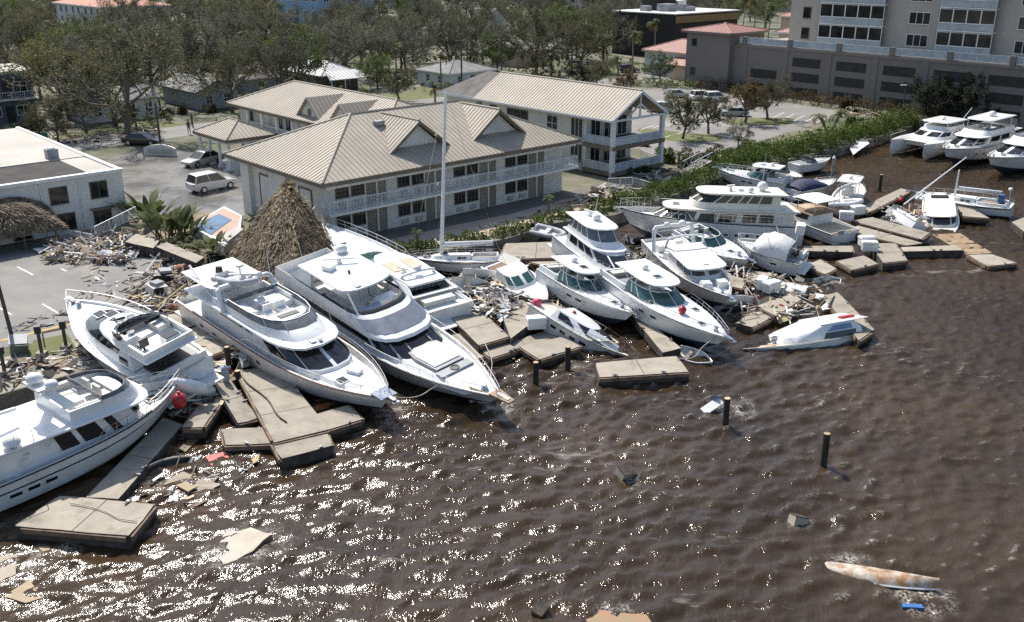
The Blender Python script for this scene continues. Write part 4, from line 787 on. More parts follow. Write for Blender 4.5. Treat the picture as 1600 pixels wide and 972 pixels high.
# clump of big paddle leaves between the left building and the thatched hut
pm = MB(); N = 7; pts = []
for i in range(N + 1):
    f = i / N; w = .30 * math.sin(math.pi * (.08 + .9 * f)) + .01; z = 1.1 + 1.5 * f; x = .10 + .55 * f * f; pts.append([(x, -w, z - .06), (x + .06, 0, z), (x, w, z - .06)])
pm.loft(pts, False); pm.tube((0, 0, 0), (.12, 0, 1.15), .04, .025, 5); PADDLE = pm.mesh('leaf', LF_PALM, 60)
def paddle_clump(label, p, n, s, spread):
    o = tag(empty('paddle_leaf_plant', p), label, 'plant')
    for i in range(n):
        a = rnd.uniform(0, 6.28); q = rnd.uniform(0, spread); put(PADDLE, 'leaf', o, (q * math.cos(a), q * math.sin(a), -.1), rot=(rnd.uniform(-.2, .2), rnd.uniform(.05, .85), a + rnd.uniform(-.8, .8)), scale=s * rnd.uniform(.7, 1.15))
    return o
for (px, py, n, s, sp_, lab) in ((232, 345, 26, 1.15, .9, 'tall paddle leaved plant at the corner of the flat roofed building'), (262, 372, 40, 1.1, 1.5, 'large paddle leaved clump behind the tilted concrete blocks'), (292, 372, 24, .9, 1.0, 'paddle leaved plant against the pool wall'), (335, 398, 20, .75, .6, 'paddle leaved plant beside the thatched roof')): paddle_clump(lab, at(px, py, LAND), n, s, sp_)
fd = empty('fern_clump', at(285, 388, LAND)); tag(fd, 'feathery palm fronds in front of the paddle leaved clump', 'plant')
for i in range(26): a = rnd.uniform(0, 6.28); put(FROND['g'][i % 3], 'frond', fd, (rnd.uniform(-1.3, 1.3), rnd.uniform(-.8, .8), .1), rot=(0, rnd.uniform(-.6, .3), a), scale=.75)
for (k, px, py, s, lab) in [('d', 1002, 268, .9, 'dark bush at the foot of the gabled building'), ('d', 985, 272, .8, 'dark bush left of the gabled building corner'), ('h', 1003, 228, .8, 'clipped green bush behind the gabled building balcony'), ('g', 1037, 252, 1.2, 'green bush behind the tilted fence'), ('o', 1095, 258, 1.5, 'domed olive bush before the footbridge'), ('g', 1075, 262, .9, 'green bush left of the footbridge'), ('o', 1145, 250, 1.5, 'large olive bush right of the footbridge'), ('g', 1170, 245, 1.2, 'green bush between footbridge and tall hedge'), ('h', 1185, 236, .9, 'bright bush on the lawn above the tall hedge'), ('r', 1322, 172, 1.2, 'rusty bush at the corner of the car park'), ('g', 1335, 195, .9, 'green bush at the upper lawn end'), ('h', 700, 150, 1.2, 'clipped hedge bush under the street palms'), ('h', 575, 155, 1.3, 'round green bush at the tin roofed cottage'), ('g', 1450, 183, .9, 'pale shrub by the moored catamaran'), ('d', 345, 415, .9, 'dark shrub between the pool wall and the thatched roof'), ('d', 60, 205, 1.2, 'brush heap shrub beside the slate house'), ('d', 25, 208, 1.2, 'storm brush in front of the slate house'), ('o', 285, 178, 1.0, 'low shrub at the grey cottage wall'), ('o', 262, 182, 1.0, 'low shrub left of the grey cottage porch'), ('o', 330, 176, 1.0, 'low shrub at the grey cottage corner')]: shrub(k, at(px, py, LAND), s, lab)
# ---------------------------------------------------------------- boat kit (local x = forward from the stern, y = port, z = up from the waterline)
def opt(lv, s):
    z, xa, xb, w, nose = lv[:5]; wa = lv[5] if len(lv) > 5 else 1.0
    u = s if s <= .5 else 1 - s
    if u < .35: f = u / .35; x = xa + (xb - nose - xa) * f; y = w * (wa + (1 - wa) * f)
    else: a = (u - .35) / .15 * math.pi / 2; x = xb - nose + nose * math.sin(a) ** .95; y = w * max(0, math.cos(a)) ** .68
    return Vector((x, y if s <= .5 else -y, z + (lv[6] * x if len(lv) > 6 else 0)))
SS = [i / 28 for i in range(29)]
class Boat:
    def __init__(b, label, stern, bow, roll=0.0, B=None, hs=1.3, hb=1.8, name='yacht', cat='boat', draft=.7, group=None, kb=.27, kz=.84):
        S = at(*stern); T = at(*bow); d = T - S; dh = (hb - hs) * kz; b.L = L = math.sqrt(d.length_squared - dh ** 2)
        b.B = B or L * kb; b.hs, b.hb, b.draft = hs, hb, draft; b.hw = b.B / 2
        yaw = math.atan2(d.y, d.x); pw = math.asin(max(-1, min(1, d.z / d.length))); pl_ = math.atan2(dh, L); pit = pw - pl_
        M = Matrix.Rotation(yaw, 4, 'Z') @ Matrix.Rotation(-pit, 4, 'Y') @ Matrix.Rotation(R(roll), 4, 'X')
        off = M @ Vector((0, 0, hs * kz)); b.root = tag(empty(name, S - off), label, cat, group); b.root.rotation_euler = M.to_euler(); b.root.scale = (1, 1, kz); b.M = M
    def w(b, t):
        tm = b.tm; h = b.hw
        return h * (b.sw + (1 - b.sw) * math.sin(math.pi / 2 * t / tm)) if t < tm else h * max(.006, 1 - ((t - tm) / (1 - tm)) ** b.bp)
    def sheer(b, t): return b.hs + (b.hb - b.hs) * t ** 1.8
    def hull(b, m=None, stripe=None, bottom=None, bul=.25, rake=.13, sw=.88, tm=.45, bp=2.3, trim=None, deck=None, rub=True, band=(.62, .70)):
        b.sw, b.tm, b.bp = sw, tm, bp; L = b.L; m = m or HULLW; ts = [0, .08, .16, .25, .34, .43, .52, .6, .68, .75, .81, .86, .90, .93, .955, .975, .99, 1.0]; b.bul = bul
        rings = []
        for t in ts:
            w = b.w(t); h = b.sheer(t); zc = -.05 + .5 * h * t ** 4; wc = w * (.88 - .42 * t ** 3); zk = -b.draft * (1 - max(0, (t - .7) / .3) ** 2) + (zc - .02) * max(0, (t - .7) / .3) ** 2
            zs = [h, h - .07, zc + (h - zc) * band[1], zc + (h - zc) * band[0], zc + (h - zc) * .14, zc]
            def X(z): return t * L - rake * L * t ** 3 * max(0, (h - z) / (h + b.draft)) ** .9
            pt = [(X(z), (wc + (w - wc) * (max(0, z - zc) / (h - zc)) ** .75), z) for z in zs]; k = (X(zk), 0, zk)
            rings.append(pt + [k] + [(x, -y, z) for x, y, z in reversed(pt)])
        mb = MB(); n = len(rings[0]); o = 0; vs = [p for r_ in rings for p in r_]; fs = []; ms = []
        rowm = [3, 0, 1, 0, 0, 2, 2, 0, 0, 1, 0, 3]
        for k in range(len(ts) - 1):
            for i in range(n - 1): fs.append((k * n + i, k * n + i + 1, (k + 1) * n + i + 1, (k + 1) * n + i)); ms.append(rowm[i])
        fs.append(tuple(range(n))); ms.append(0); mb.v = vs; mb.f = fs; mb.m = ms
        b.h = mb.build('hull', [m, stripe or m, bottom or ANTIF, trim or m], b.root, 40)
        dk = MB(); rr = []
        for t in ts:
            w = b.w(t); h = b.sheer(t); wi = max(.004, w - .10); x = t * L - (.05 if t > .98 else 0)
            rr.append([(x, w, h), (x, wi, h), (x - .02, max(.003, wi - .03), h - bul), (x, wi * .5, h - bul + .05), (x, 0, h - bul + .07), (x, -wi * .5, h - bul + .05), (x - .02, -max(.003, wi - .03), h - bul), (x, -wi, h), (x, -w, h)])
        dk.loft(rr, False); dk.f.append(tuple(range(9))); dk.m.append(0); dk.build('deck', deck or DECK, b.root, 35)
        if rub:
            rb_ = MB()
            for s in (1, -1): rb_.pipe([(t * L, s * (b.w(t) + .015), b.sheer(t) - .05) for t in ts], .035, 4)
            rb_.build('rub_rail', trim or STEEL, b.root)
        return b
    def dz(b, t): return b.sheer(t) - b.bul
    def lv(b, z, xa, xb, w, nose, wa=1.0, sl=0.0): return (z, xa * b.L, xb * b.L, w * b.hw, nose * b.L, wa, sl)
    def house(b, levels, name='cabin', m=None, top=True, topm=None):
        mb = MB(); mb.loft([[opt(l, s) for s in SS] for l in levels], True, False, top); return mb.build(name, m or GEL, b.root, 38)

    def _slab(b, l, th, name='slab', m=None):
        e = (l[0] + th, *l[1:]); i = (l[0] + th * .5, l[1] - .03, l[2] + .04, l[3] + .04, *l[4:]); mb = MB(); mb.loft([[opt(q, s) for s in SS] for q in (l, i, e)], True, True, True); return mb.build(name, m or GEL, b.root, 45)
    def coaming(b, l0, l1, th=.09, name='coaming', m=None):
        def inn(l): return (l[0], l[1] + th, l[2] - th, l[3] - th, *l[4:])
        mb = MB(); mb.loft([[opt(q, s) for s in SS] for q in (l0, l1, inn(l1), inn(l0))], True); return mb.build(name, m or GEL, b.root, 40)
    def glass(b, l0, l1, spans, h0=.12, h1=.88, m=None, name='window', off=.025, parent=None):
        for (s0, s1) in spans:
            N = max(2, int(abs(s1 - s0) * 36)); g = [[], []]
            for i in range(N + 1):
                s = s0 + (s1 - s0) * i / N; p0, p1 = opt(l0, s), opt(l1, s); e = .004; t = opt(l0, min(1, s + e)) - opt(l0, max(0, s - e)); n = t.cross(p1 - p0).normalized() * -1
                c = (p0 + p1) / 2
                if n.dot(Vector((c.x - (l0[1] + l0[2]) / 2, c.y, 0))) < 0: n = -n
                g[0].append((p0.lerp(p1, h0) + n * off, p0.lerp(p1, h0) - n * .02)); g[1].append((p0.lerp(p1, h1) + n * off, p0.lerp(p1, h1) - n * .02))
            mb = MB(); mb.loft([[a for a, _ in g[0]], [a for a, _ in g[1]]], False)
            ring_o = [a for a, _ in g[0]] + [a for a, _ in reversed(g[1])]; ring_i = [q for _, q in g[0]] + [q for _, q in reversed(g[1])]; mb.loft([ring_o, ring_i], True)
            mb.build(name, m or GLASS, parent or b.root, 30)
    def rail(b, t0, t1, h=.65, n=9, mid=True, inset=.08, r=.018, name='bow_rail', bowtop=True, m=None):
        mb = MB()
        for s in (1, -1):
            T = [t0 + (t1 - t0) * i / n for i in range(n + 1)]; top = []
            for i, t in enumerate(T):
                y = s * max(.03, b.w(t) - inset); z = b.sheer(t); hh = h * (1 if (i or not bowtop) else .15); q = (t * b.L + .05, y, z + hh); top.append(q); mb.tube((t * b.L, y, z - .02), q, r * .8, n=4)
            mb.pipe(top, r, 4)
            if mid: mb.pipe([(x, y, z - h * .45) for x, y, z in top[1:]], r * .6, 4)
            if s == 1: e1 = top[-1]
        mb.tube(e1, top[-1], r, n=4); return mb.build(name, m or STEEL, b.root)
    def box(b, name, m, t, y, z, d, rz=0.0, taper=1.0, tilt=None): return MB().box((t * b.L, y * b.hw, z), d, rz, 0, tilt, taper).build(name, m, b.root)
    def hatch(b, t, y, z, d=(.6, .6), m=None, rz=0): o = MB().box((t * b.L, y * b.hw, z + .035), (d[0] + .12, d[1] + .12, .07), rz).build('hatch', GEL, b.root); MB().box((t * b.L, y * b.hw, z + .075), (d[0], d[1], .03), rz).build('hatch_glass', m or GLASS, o)
    def dome(b, t, y, z, r=.3, name='radar_dome'): o = MB().lathe((t * b.L, y * b.hw, z), [(r * .45, 0), (r * .5, r * .35), (r, r * .45), (r * 1.02, r * .9), (r * .8, r * 1.4), (r * .35, r * 1.65), (.01, r * 1.7)]).build(name, GEL, b.root, 50); return o
    def radar_bar(b, t, y, z, ln=1.3, rz=.5): o = MB().lathe((t * b.L, y * b.hw, z), [(.16, 0), (.12, .28)]).build('radar_pedestal', GEL, b.root); MB().box((t * b.L, y * b.hw, z + .34), (ln, .14, .12), rz).build('radar_antenna', GEL, o)
    def whip(b, t, y, z, h=2.5, lean=(0, 0)): return MB().tube((t * b.L, y * b.hw, z), (t * b.L + lean[0], y * b.hw + lean[1], z + h), .02, .008, 4).build('whip_antenna', GEL, b.root)
    def seat(b, t, y, z, s=1.0, rz=0.0, m=None):
        M = Matrix.Rotation(rz, 3, 'Z'); c = Vector((t * b.L, y * b.hw, z)); mb = MB(); mb.box(c + Vector((0, 0, .4 * s)), (.5 * s, .5 * s, .16 * s), rz); mb.box(c + M @ Vector((-.25 * s, 0, .68 * s)), (.13 * s, .5 * s, .6 * s), rz); mb.tube(c, c + Vector((0, 0, .35 * s)), .07 * s); return mb.build('helm_seat', m or CUSH, b.root)
    def sofa(b, t0, t1, y, z, w=.55, h=.4, back=True, m=None):
        sg = 1 if y > 0 else -1; mb = MB(); mb.bb(t0 * b.L, t1 * b.L, y * b.hw - w / 2, y * b.hw + w / 2, z, z + h)
        if back: yy = y * b.hw + sg * w / 2; mb.bb(t0 * b.L, t1 * b.L, min(yy, yy + sg * .14), max(yy, yy + sg * .14), z + .02, z + h + .35)
        return mb.build('sofa', m or CUSH, b.root)
    def arch(b, t, z0, h, w, rake=.6, r=.12, m=None, name='radar_arch', top=.82):
        x = t * b.L; W_ = w * b.hw; pts = [(x, W_, z0), (x - rake * .5, W_ * .97, z0 + h * .5), (x - rake * .92, W_ * .93, z0 + h * .88), (x - rake, W_ * top, z0 + h), (x - rake, 0, z0 + h + .06)]; pts += [(p[0], -p[1], p[2]) for p in reversed(pts[:-1])]
        mb = MB()
        for p, q in zip(pts[:-1], pts[1:]): mb.tube(p, q, r, r, 8)
        for p in pts[1:-1]: mb.ball(p, r * 1.01, 8, 4)
        return mb.build(name, m or GEL, b.root, 50)
    def hardtop(b, l, th=.1, posts=(), name='hardtop', m=None, z0=0.0, pm=None):
        o = b._slab(l, th, name, m)
        for (t, y, t2, y2) in posts: MB().tube((t * b.L, y * b.hw, z0), (t2 * b.L, y2 * b.hw, l[0] + .02), .035, n=5).build('hardtop_post', pm or STEEL, b.root)
        return o
    def portholes(b, ts, z=.45, s=1, w=.42, h=.16, m=None):
        for t in ts:
            for sd_ in ((1, -1) if s == 0 else (s,)):
                x = t * b.L; zc = -.05 + .5 * b.sheer(t) * t ** 4; hh = b.sheer(t); wc = b.w(t) * (.88 - .42 * t ** 3); zz = zc + (hh - zc) * z
                def yy(t_, z_): w_ = b.w(t_); wc_ = w_ * (.88 - .42 * t_ ** 3); return (wc_ + (w_ - wc_) * ((z_ - zc) / (hh - zc)) ** .75) + .015
                mb = MB(); mb.loft([[(x + dx, sd_ * yy((x + dx) / b.L, zz + dz_), zz + dz_) for dx, dz_ in ((-w / 2, -h / 2), (w / 2, -h / 2), (w / 2, h / 2), (-w / 2, h / 2))], [(x + dx, sd_ * (yy((x + dx) / b.L, zz + dz_) - .05), zz + dz_) for dx, dz_ in ((-w / 2, -h / 2), (w / 2, -h / 2), (w / 2, h / 2), (-w / 2, h / 2))]], True, True, True); mb.build('porthole', m or GLASS, b.root)
    def anchor(b):
        x = b.L; z = b.hb; mb = MB(); mb.box((x - .1, 0, z + .04), (.9, .22, .08)); o = mb.build('anchor_roller', STEEL, b.root); MB().tube((x - .5, 0, z + .1), (x + .45, 0, z - .02), .03).box((x + .4, 0, z - .08), (.2, .4, .06)).build('anchor', STEEL, o); MB().lathe((x - 1.1, 0, z - b.bul + .06), [(.16, 0), (.1, .12), (.15, .22), (.14, .28)]).build('windlass', STEEL, b.root)
    def platform(b, d=.8, z=.25): return MB().box((-d / 2, 0, z), (d, b.B * b.sw * .9, .1)).build('swim_platform', DECK, b.root)
    def p(b, t, y, z): return b.root.matrix_basis @ Vector((t * b.L, y * b.hw, z))
def wipers(b, l0, l1, ss, m=None):
    for s in ss: p = opt(l0, s).lerp(opt(l1, s), .9); q = opt(l0, s - .02).lerp(opt(l1, s - .02), .3); n = Vector((.05, 0, .05)); MB().tube(p + n, q + n, .018, n=4).build('wiper', BLACKP, b.root)
def dinghy(b, t, y, z, ln=3.0, rz=0.0, m=None, root=None, loc=None, label=None, rot=None, name='dinghy'):
    """inflatable tender: two tubes, floor, seat, small engine"""
    r_ = .2; o = empty(name, loc) if loc is not None else None
    mm = m or mat('hypalon', (.42, .43, .44), .7, var=.1)
    pts = [(0, .62, .25), (ln * .55, .62, .27), (ln * .8, .45, .33), (ln * .95, .2, .38), (ln, 0, .4)]; pts += [(x, -yy, zz) for x, yy, zz in reversed(pts[:-1])]
    tb = MB(); tb.pipe(pts, r_, 8)
    for p in pts: tb.ball(p, r_ * 1.0, 8, 4)
    o = tag(empty(name, loc if loc is not None else b.p(t, y, z), rz), label, 'dinghy')
    if rot is not None: o.rotation_euler = rot
    tb.build('tube', mm, o, 50); MB().bb(.1, ln * .85, -.5, .5, .08, .16).build('floor', DECK, o); MB().bb(ln * .35, ln * .48, -.6, .6, .3, .38).build('seat', GEL, o); MB().bb(-.05, .02, -.5, .5, .05, .5).build('transom', GEL, o)
    MB().box((-.2, 0, .6), (.35, .28, .4), 0, 0, None, .8).box((-.18, 0, .15), (.14, .1, .6)).build('outboard_motor', BLACKP, o); return o
def fender(p, label, m=None, r=.28, ln=0.0, rot=(0, 0, 0), name='buoy', cat='buoy', group=None):
    mb = MB()
    mb.lathe((0, 0, 0), [(.02, -r - ln / 2), (r * .7, -r * .7 - ln / 2), (r, -ln / 2), (r, ln / 2), (r * .75, r * .65 + ln / 2), (r * .3, r * .95 + ln / 2)], 12); o = mb.build(name, m or REDP, None, 60, p); o.rotation_euler = rot; e = MB().lathe((0, 0, 0), [(r * .22, r * .9 + ln / 2), (r * .22, r * 1.2 + ln / 2)], 8).build('eyelet', m or REDP, o); return tag(o, label, cat, group)
# ---------------------------------------------------------------- the yachts, nearest first
# 1 trawler yacht at the bottom left
b = Boat('large white trawler yacht with navy stripe lying at the lower left edge', (-150, 778, 1.5), (281, 590, 2.3), 2, 4.3, 1.5, 2.4, draft=1.0, cat='yacht', kz=.80).hull(stripe=NAVY, trim=NAVY, bul=.55, rake=.10, sw=.93, tm=.5, bp=2.6, band=(.60, .66))
d = b.dz(.5)
l = [b.lv(d - .1, .12, .80, .74, .10, 1, .012), b.lv(d + 1.0, .12, .79, .74, .10), b.lv(d + 1.75, .12, .76, .70, .10)]
b.house(l[1:] if False else l, 'deckhouse')
b.glass(l[1], l[2], [(.665, .685), (.705, .75), (.762, .80), (.31, .33), (.25, .295)], -.5, .78); b.glass(l[1], l[2], [(.40, .44), (.45, .495), (.505, .55), (.56, .60)], .05, .85)
b._slab(b.lv(d + 1.75, .04, .82, .86, .10), .13, 'boat_deck', GEL)
z = d + 1.88
b.coaming(b.lv(z, .50, .80, .74, .12), b.lv(z + .75, .50, .77, .72, .12), .10); l0, l1 = b.lv(z + .75, .62, .77, .72, .12), b.lv(z + 1.0, .62, .75, .70, .11); b.coaming(l0, l1, .03, 'windscreen', VINYL)
b.house([b.lv(z, .70, .755, .45, .03), b.lv(z + .7, .69, .74, .45, .03)], 'helm_console'); b.sofa(.53, .62, .45, z, .6, .42); b.sofa(.53, .62, -.45, z, .6, .42); b.seat(.67, .22, z, 1.1); b.seat(.67, -.22, z, 1.1); b.box('bench', GEL, .58, 0, z + .25, (.5, .9, .5))
mb = MB()
for s in (1, -1): mb.loft([[(.54 * b.L, s * 1.35, z), (.59 * b.L, s * 1.35, z), (.59 * b.L, s * 1.2, z), (.54 * b.L, s * 1.2, z)], [(.45 * b.L, s * .55, z + 1.9), (.485 * b.L, s * .55, z + 1.9), (.485 * b.L, s * .4, z + 1.9), (.45 * b.L, s * .4, z + 1.9)]], True, True, True)
mb.bb(.44 * b.L, .50 * b.L, -.7, .7, z + 1.85, z + 2.0); mb.build('mast_frame', GEL, b.root); b.dome(.465, .1, z + 2.0, .36); b.dome(.49, -.28, z + 1.9, .28); b.box('boom', GEL, .25, .1, z + 1.0, (3.6, .14, .16), .1, tilt=(0, .1)); b.whip(.46, .3, z + 1.5, 2.2, (-.3, .2))
for (t, y) in ((.16, .5), (.20, .5), (.16, -.5)): b.box('deck_locker', GEL, t, y, z + .22, (.8, .6, .44))
b.dome(.30, -.72, z + .02, .36, 'life_raft_canister')
for t in (.06, .12, .18, .24, .30, .36): 
    for s in (1, -1): MB().tube((t * b.L, s * .84 * b.hw, z), (t * b.L, s * .84 * b.hw, z + .7), .02, n=4).build('stanchion', STEEL, b.root)
MB().pipe([(.36 * b.L, .84 * b.hw, z + .7), (.06 * b.L, .84 * b.hw, z + .7), (.06 * b.L, -.84 * b.hw, z + .7), (.36 * b.L, -.84 * b.hw, z + .7)], .025, 4).build('boat_deck_rail', STEEL, b.root)
b.rail(.55, .995, .62, 10, True); b.anchor(); b.portholes([.27, .33, .39], .42, -1, .5, .2); b.hatch(.87, 0, b.dz(.87) + .08, (.55, .55))
MB().pipe([(.93 * b.L, .1, b.dz(.93) + .15), (.90 * b.L, -.2, b.dz(.9) + .2), (.86 * b.L, -.1, b.dz(.86) + .18), (.85 * b.L, .2, b.dz(.86) + .16)], .05, 5).build('rope_coil', ROPE, b.root)
st = MB()
for i in range(5): st.box((.30 * b.L + i * .12, -.66 * b.hw, d + .2 + i * .25), (.26, .5, .06))
st.build('side_steps', GEL, b.root)
tag(MB().lathe((0, 0, 0), [(.05, 0), (.8, .1), (.9, .3), (.6, .42), (.05, .45)], 14).build('tender_cover', CANVB, None, 50, b.p(.14, -.1, z + .5)), 'black covered tender on the trawler yacht boat deck', 'tender')
fender(b.p(.93, -.55, 1.75), 'big red round fender hanging at the bow of the trawler yacht', REDP, .36, .1)
# 2 flybridge yacht on the quay
b = Boat('white flybridge yacht with black wrap windshield thrown bow first onto the quay', (284, 580, 2.3), (112, 466, 3.1), -12, 3.9, 1.45, 2.0, draft=.8, cat='yacht').hull(rake=.16, bul=.16, sw=.9, tm=.42, bp=2.2, deck=GEL)
d = b.dz(.4)
l = [b.lv(d, .18, .80, .80, .38, .95), b.lv(d + .55, .20, .76, .72, .36, .95), b.lv(d + 1.2, .22, .56, .66, .26, .95), b.lv(d + 1.35, .24, .50, .60, .24, .95)]
b.house(l, 'deckhouse'); b.glass(l[1], l[2], [(.20, .80)], .12, .92, off=.02); b.glass(l[0], l[1], [(.06, .17), (.83, .94)], .3, .95)
z = d + 1.33; b._slab(b.lv(z, .02, .42, .74, .16), .09, 'flybridge_deck')
b.coaming(b.lv(z + .09, .04, .42, .74, .18), b.lv(z + .6, .03, .37, .70, .16), .12); l0, l1 = b.lv(z + .55, .26, .385, .70, .15), b.lv(z + .88, .25, .34, .66, .14); b.coaming(l0, l1, .03, 'windscreen', GLASS)
b.sofa(.20, .32, .40, z + .09, .6, .38, True, CUSH); b.sofa(.20, .30, -.42, z + .09, .55, .38, True, CUSH); b.box('helm_console', GEL, .20, .5, z + .45, (.7, .8, .75), 0, .8); b.box('wet_bar', GEL, .07, -.2, z + .4, (.7, .9, .65), 0, .92); b.box('bar_top', GLASS, .07, -.2, z + .75, (.6, .75, .04)); b.seat(.13, .4, z + .09, .9, 0, BLACKP)
MB().lathe((.21 * b.L, .4 * b.hw, z + .95), [(.02, -.02), (.2, 0), (.2, .03), (.02, .04)], 12).build('steering_wheel', BLACKP, b.root)
b.hatch(.66, .05, d + .98, (.7, .5)); b.hatch(.585, -.1, d + 1.14, (.6, .55)); b.rail(.42, .995, .75, 9, False); b.anchor(); b.dome(.44, -.25, d + 1.34, .24, 'antenna_dome'); b.portholes([.5, .58, .66], .55, 0, .5, .2)
MB().pipe([(.53 * b.L, .3, d + 1.2), (.5 * b.L, .1, d + 1.5), (.46 * b.L, .2, d + 1.45), (.45 * b.L, -.1, d + 1.42)], .04, 5).build('tangled_line', BLACKP, b.root); MB().pipe([(.48 * b.L, -.2, d + 1.32), (.47 * b.L, -.3, d + 1.42), (.50 * b.L, .2, d + 1.36)], .07, 5).build('cover_rag', BLACKP, b.root)
b.platform(1.0, .3)
st = MB()
for i in range(6): st.box((.02 * b.L - i * .16, .55 * b.hw, d - .2 - i * .16 + .4), (.2, .75, .16), 0, 0)
st.build('boarding_steps', GEL, b.root); b.box('cockpit_well', BLACKP, .10, -.1, d + .12, (1.6, 2.4, .2)); b.box('transom_wall', GEL, .015, 0, d + .15, (.16, 3.2, .7))
tag(MB().lathe((0, 0, 0), [(.05, -1.5), (.28, -1.2), (.36, -.3), (.36, .6), (.25, 1.25), (.04, 1.6)], 12).build('rolled_liferaft', GEL, None, 50, at(303, 605, 1.6)), 'white ribbed rolled tender lying beside the boarding steps', 'tender').rotation_euler = (R(58), 0, R(-35))
# 3 motor yacht with flybridge windscreen
b = Boat('white motor yacht with grey flybridge windscreen between dock slab and larger yacht', (323, 454, 2.6), (611, 622, 1.45), 3, 4.3, 1.75, 2.1, draft=.9, cat='yacht', kz=.82).hull(stripe=HULLW, trim=MAROON, bul=.42, rake=.11, sw=.94, tm=.5, bp=2.7)
d = b.dz(.45)
tl = [b.lv(d - .05, .5, .90, .66, .34), b.lv(d + .42, .5, .86, .56, .30)]; b.house(tl, 'trunk_cabin')
l = [b.lv(d, .14, .76, .80, .12), b.lv(d + .62, .14, .75, .80, .12), b.lv(d + 1.52, .14, .635, .74, .11)]; b.house(l, 'deckhouse')
b.glass(l[1], l[2], [(.355, .425), (.43, .498), (.502, .57), (.575, .645), (.648, .70)], .06, .94); b.glass(l[0], l[2], [(.74, .775), (.785, .90), (.10, .21), (.225, .26)], .38, .86); wipers(b, l[1], l[2], (.46, .5, .54))
z = d + 1.52; b._slab(b.lv(z, .06, .685, .88, .14), .16, 'flybridge_deck'); z += .16
b.coaming(b.lv(z, .22, .64, .80, .17), b.lv(z + .5, .22, .60, .78, .16), .09); l0, l1 = b.lv(z + .5, .30, .60, .78, .16), b.lv(z + .92, .31, .565, .74, .15)
b.coaming(l0, l1, .03, 'windscreen', VINYL); mb = MB()
for s in (.24, .33, .40, .46, .54, .60, .67, .76): mb.tube(opt(l0, s), opt(l1, s), .022, n=4)
mb.pipe([opt(l1, s) for s in SS], .025, 4); mb.build('windscreen_frame', ALU, b.root)
b.house([b.lv(z, .49, .555, .55, .05), b.lv(z + .72, .485, .54, .55, .05)], 'helm_console'); b.box('dash_panel', BLACKP, .51, 0, z + .74, (.4, 1.2, .05)); b.seat(.44, .22, z, 1.0, 0, GEL); b.seat(.44, -.18, z, 1.0, 0, GEL); b.sofa(.28, .40, -.52, z, .7, .42, True, GEL); b.sofa(.28, .40, .52, z, .7, .42, True, GEL); b.box('table', GEL, .35, .05, z + .5, (.8, .7, .06)); b.box('locker', GEL, .37, .3, z + .3, (1.0, .8, .6))
b.arch(.30, z, 1.35, .84, .7, .16); b.radar_bar(.26, 0, z + 1.5, 1.6, .9); b.dome(.27, .4, z + 1.45, .22); b.whip(.27, -.75, z + 1.3, 2.5, (-.4, -.2)); b.whip(.27, .75, z + 1.3, 2.2, (-.5, .2)); MB().lathe((.255 * b.L, -.1, z + 1.85), [(.04, 0), (.05, .55), (.24, .6), (.25, .75), (.1, .82)]).build('satellite_dome', GELC, b.root)
MB().tube((.24 * b.L, -1.6, z + .1), (.06 * b.L, -1.4, z + 1.6), .07, n=6).build('crane_boom', GEL, b.root)
b._slab(b.lv(z + .9, .03, .24, .78, .06), .09, 'aft_hardtop'); [MB().tube((t * b.L, y * b.hw, z), (t * b.L, y * b.hw, z + .95), .04, n=5).build('hardtop_post', GEL, b.root) for t in (.05, .22) for y in (.7, -.7)]
dinghy(b, .18, -.25, z + 1.0, 2.6, math.atan2(b.M[1][0], b.M[0][0]) + .25, label='grey inflatable dinghy on the aft roof of the middle motor yacht')
b.box('liferaft_case', GEL, .80, .22, d + .52, (.75, .45, .26), .35); b.hatch(.815, -.25, d + .42, (.5, .5)); b.rail(.40, .97, .55, 11, True); b.anchor(); b.portholes([.16, .24, .36, .5], .55, 0, .34, .2); b.box('searchlight', STEEL, .665, .05, z + .1, (.2, .2, .25)); b.box('air_horns', STEEL, .655, -.12, z + .06, (.35, .3, .12)); b.platform(.9, .3)
mb = MB(); mb.box((b.L - .55, 0, b.hb + .03), (.9, 1.0, .06)); mb.build('bow_plate', mat('blue_grey_plate', (.20, .25, .33), .5), b.root)
# 4 the big flybridge yacht in the centre
b = Boat('largest white flybridge yacht with hardtop and sunpad foredeck, bow towards open water', (470, 432, 2.6), (785, 620, 1.3), 8, 4.5, 1.6, 1.9, draft=.9, cat='yacht', kz=.82).hull(rake=.13, bul=.22, sw=.92, tm=.45, bp=2.5, stripe=HULLW)
d = b.dz(.5)
tl = [b.lv(d, .45, .93, .78, .42), b.lv(d + .34, .45, .89, .64, .36)]; b.house(tl, 'foredeck_trunk')
l = [b.lv(d, .06, .70, .82, .12), b.lv(d + .34, .06, .695, .80, .12), b.lv(d + 1.12, .06, .60, .74, .09)]; b.house(l, 'deckhouse', GEL)
b.glass(l[1], l[2], [(.355, .645)], .03, .97); b.glass(l[0], l[2], [(.655, .80), (.81, .92), (.20, .345), (.08, .19)], .36, .90)
mb = MB()
for s in (.425, .475, .525, .575): mb.tube(opt(l[1], s) + Vector((.02, 0, .03)), opt(l[1], s).lerp(opt(l[2], s), .62) + Vector((.03, 0, .05)), .06, n=4)
mb.build('sunshade_slats', GREYC, b.root)
z = d + 1.12
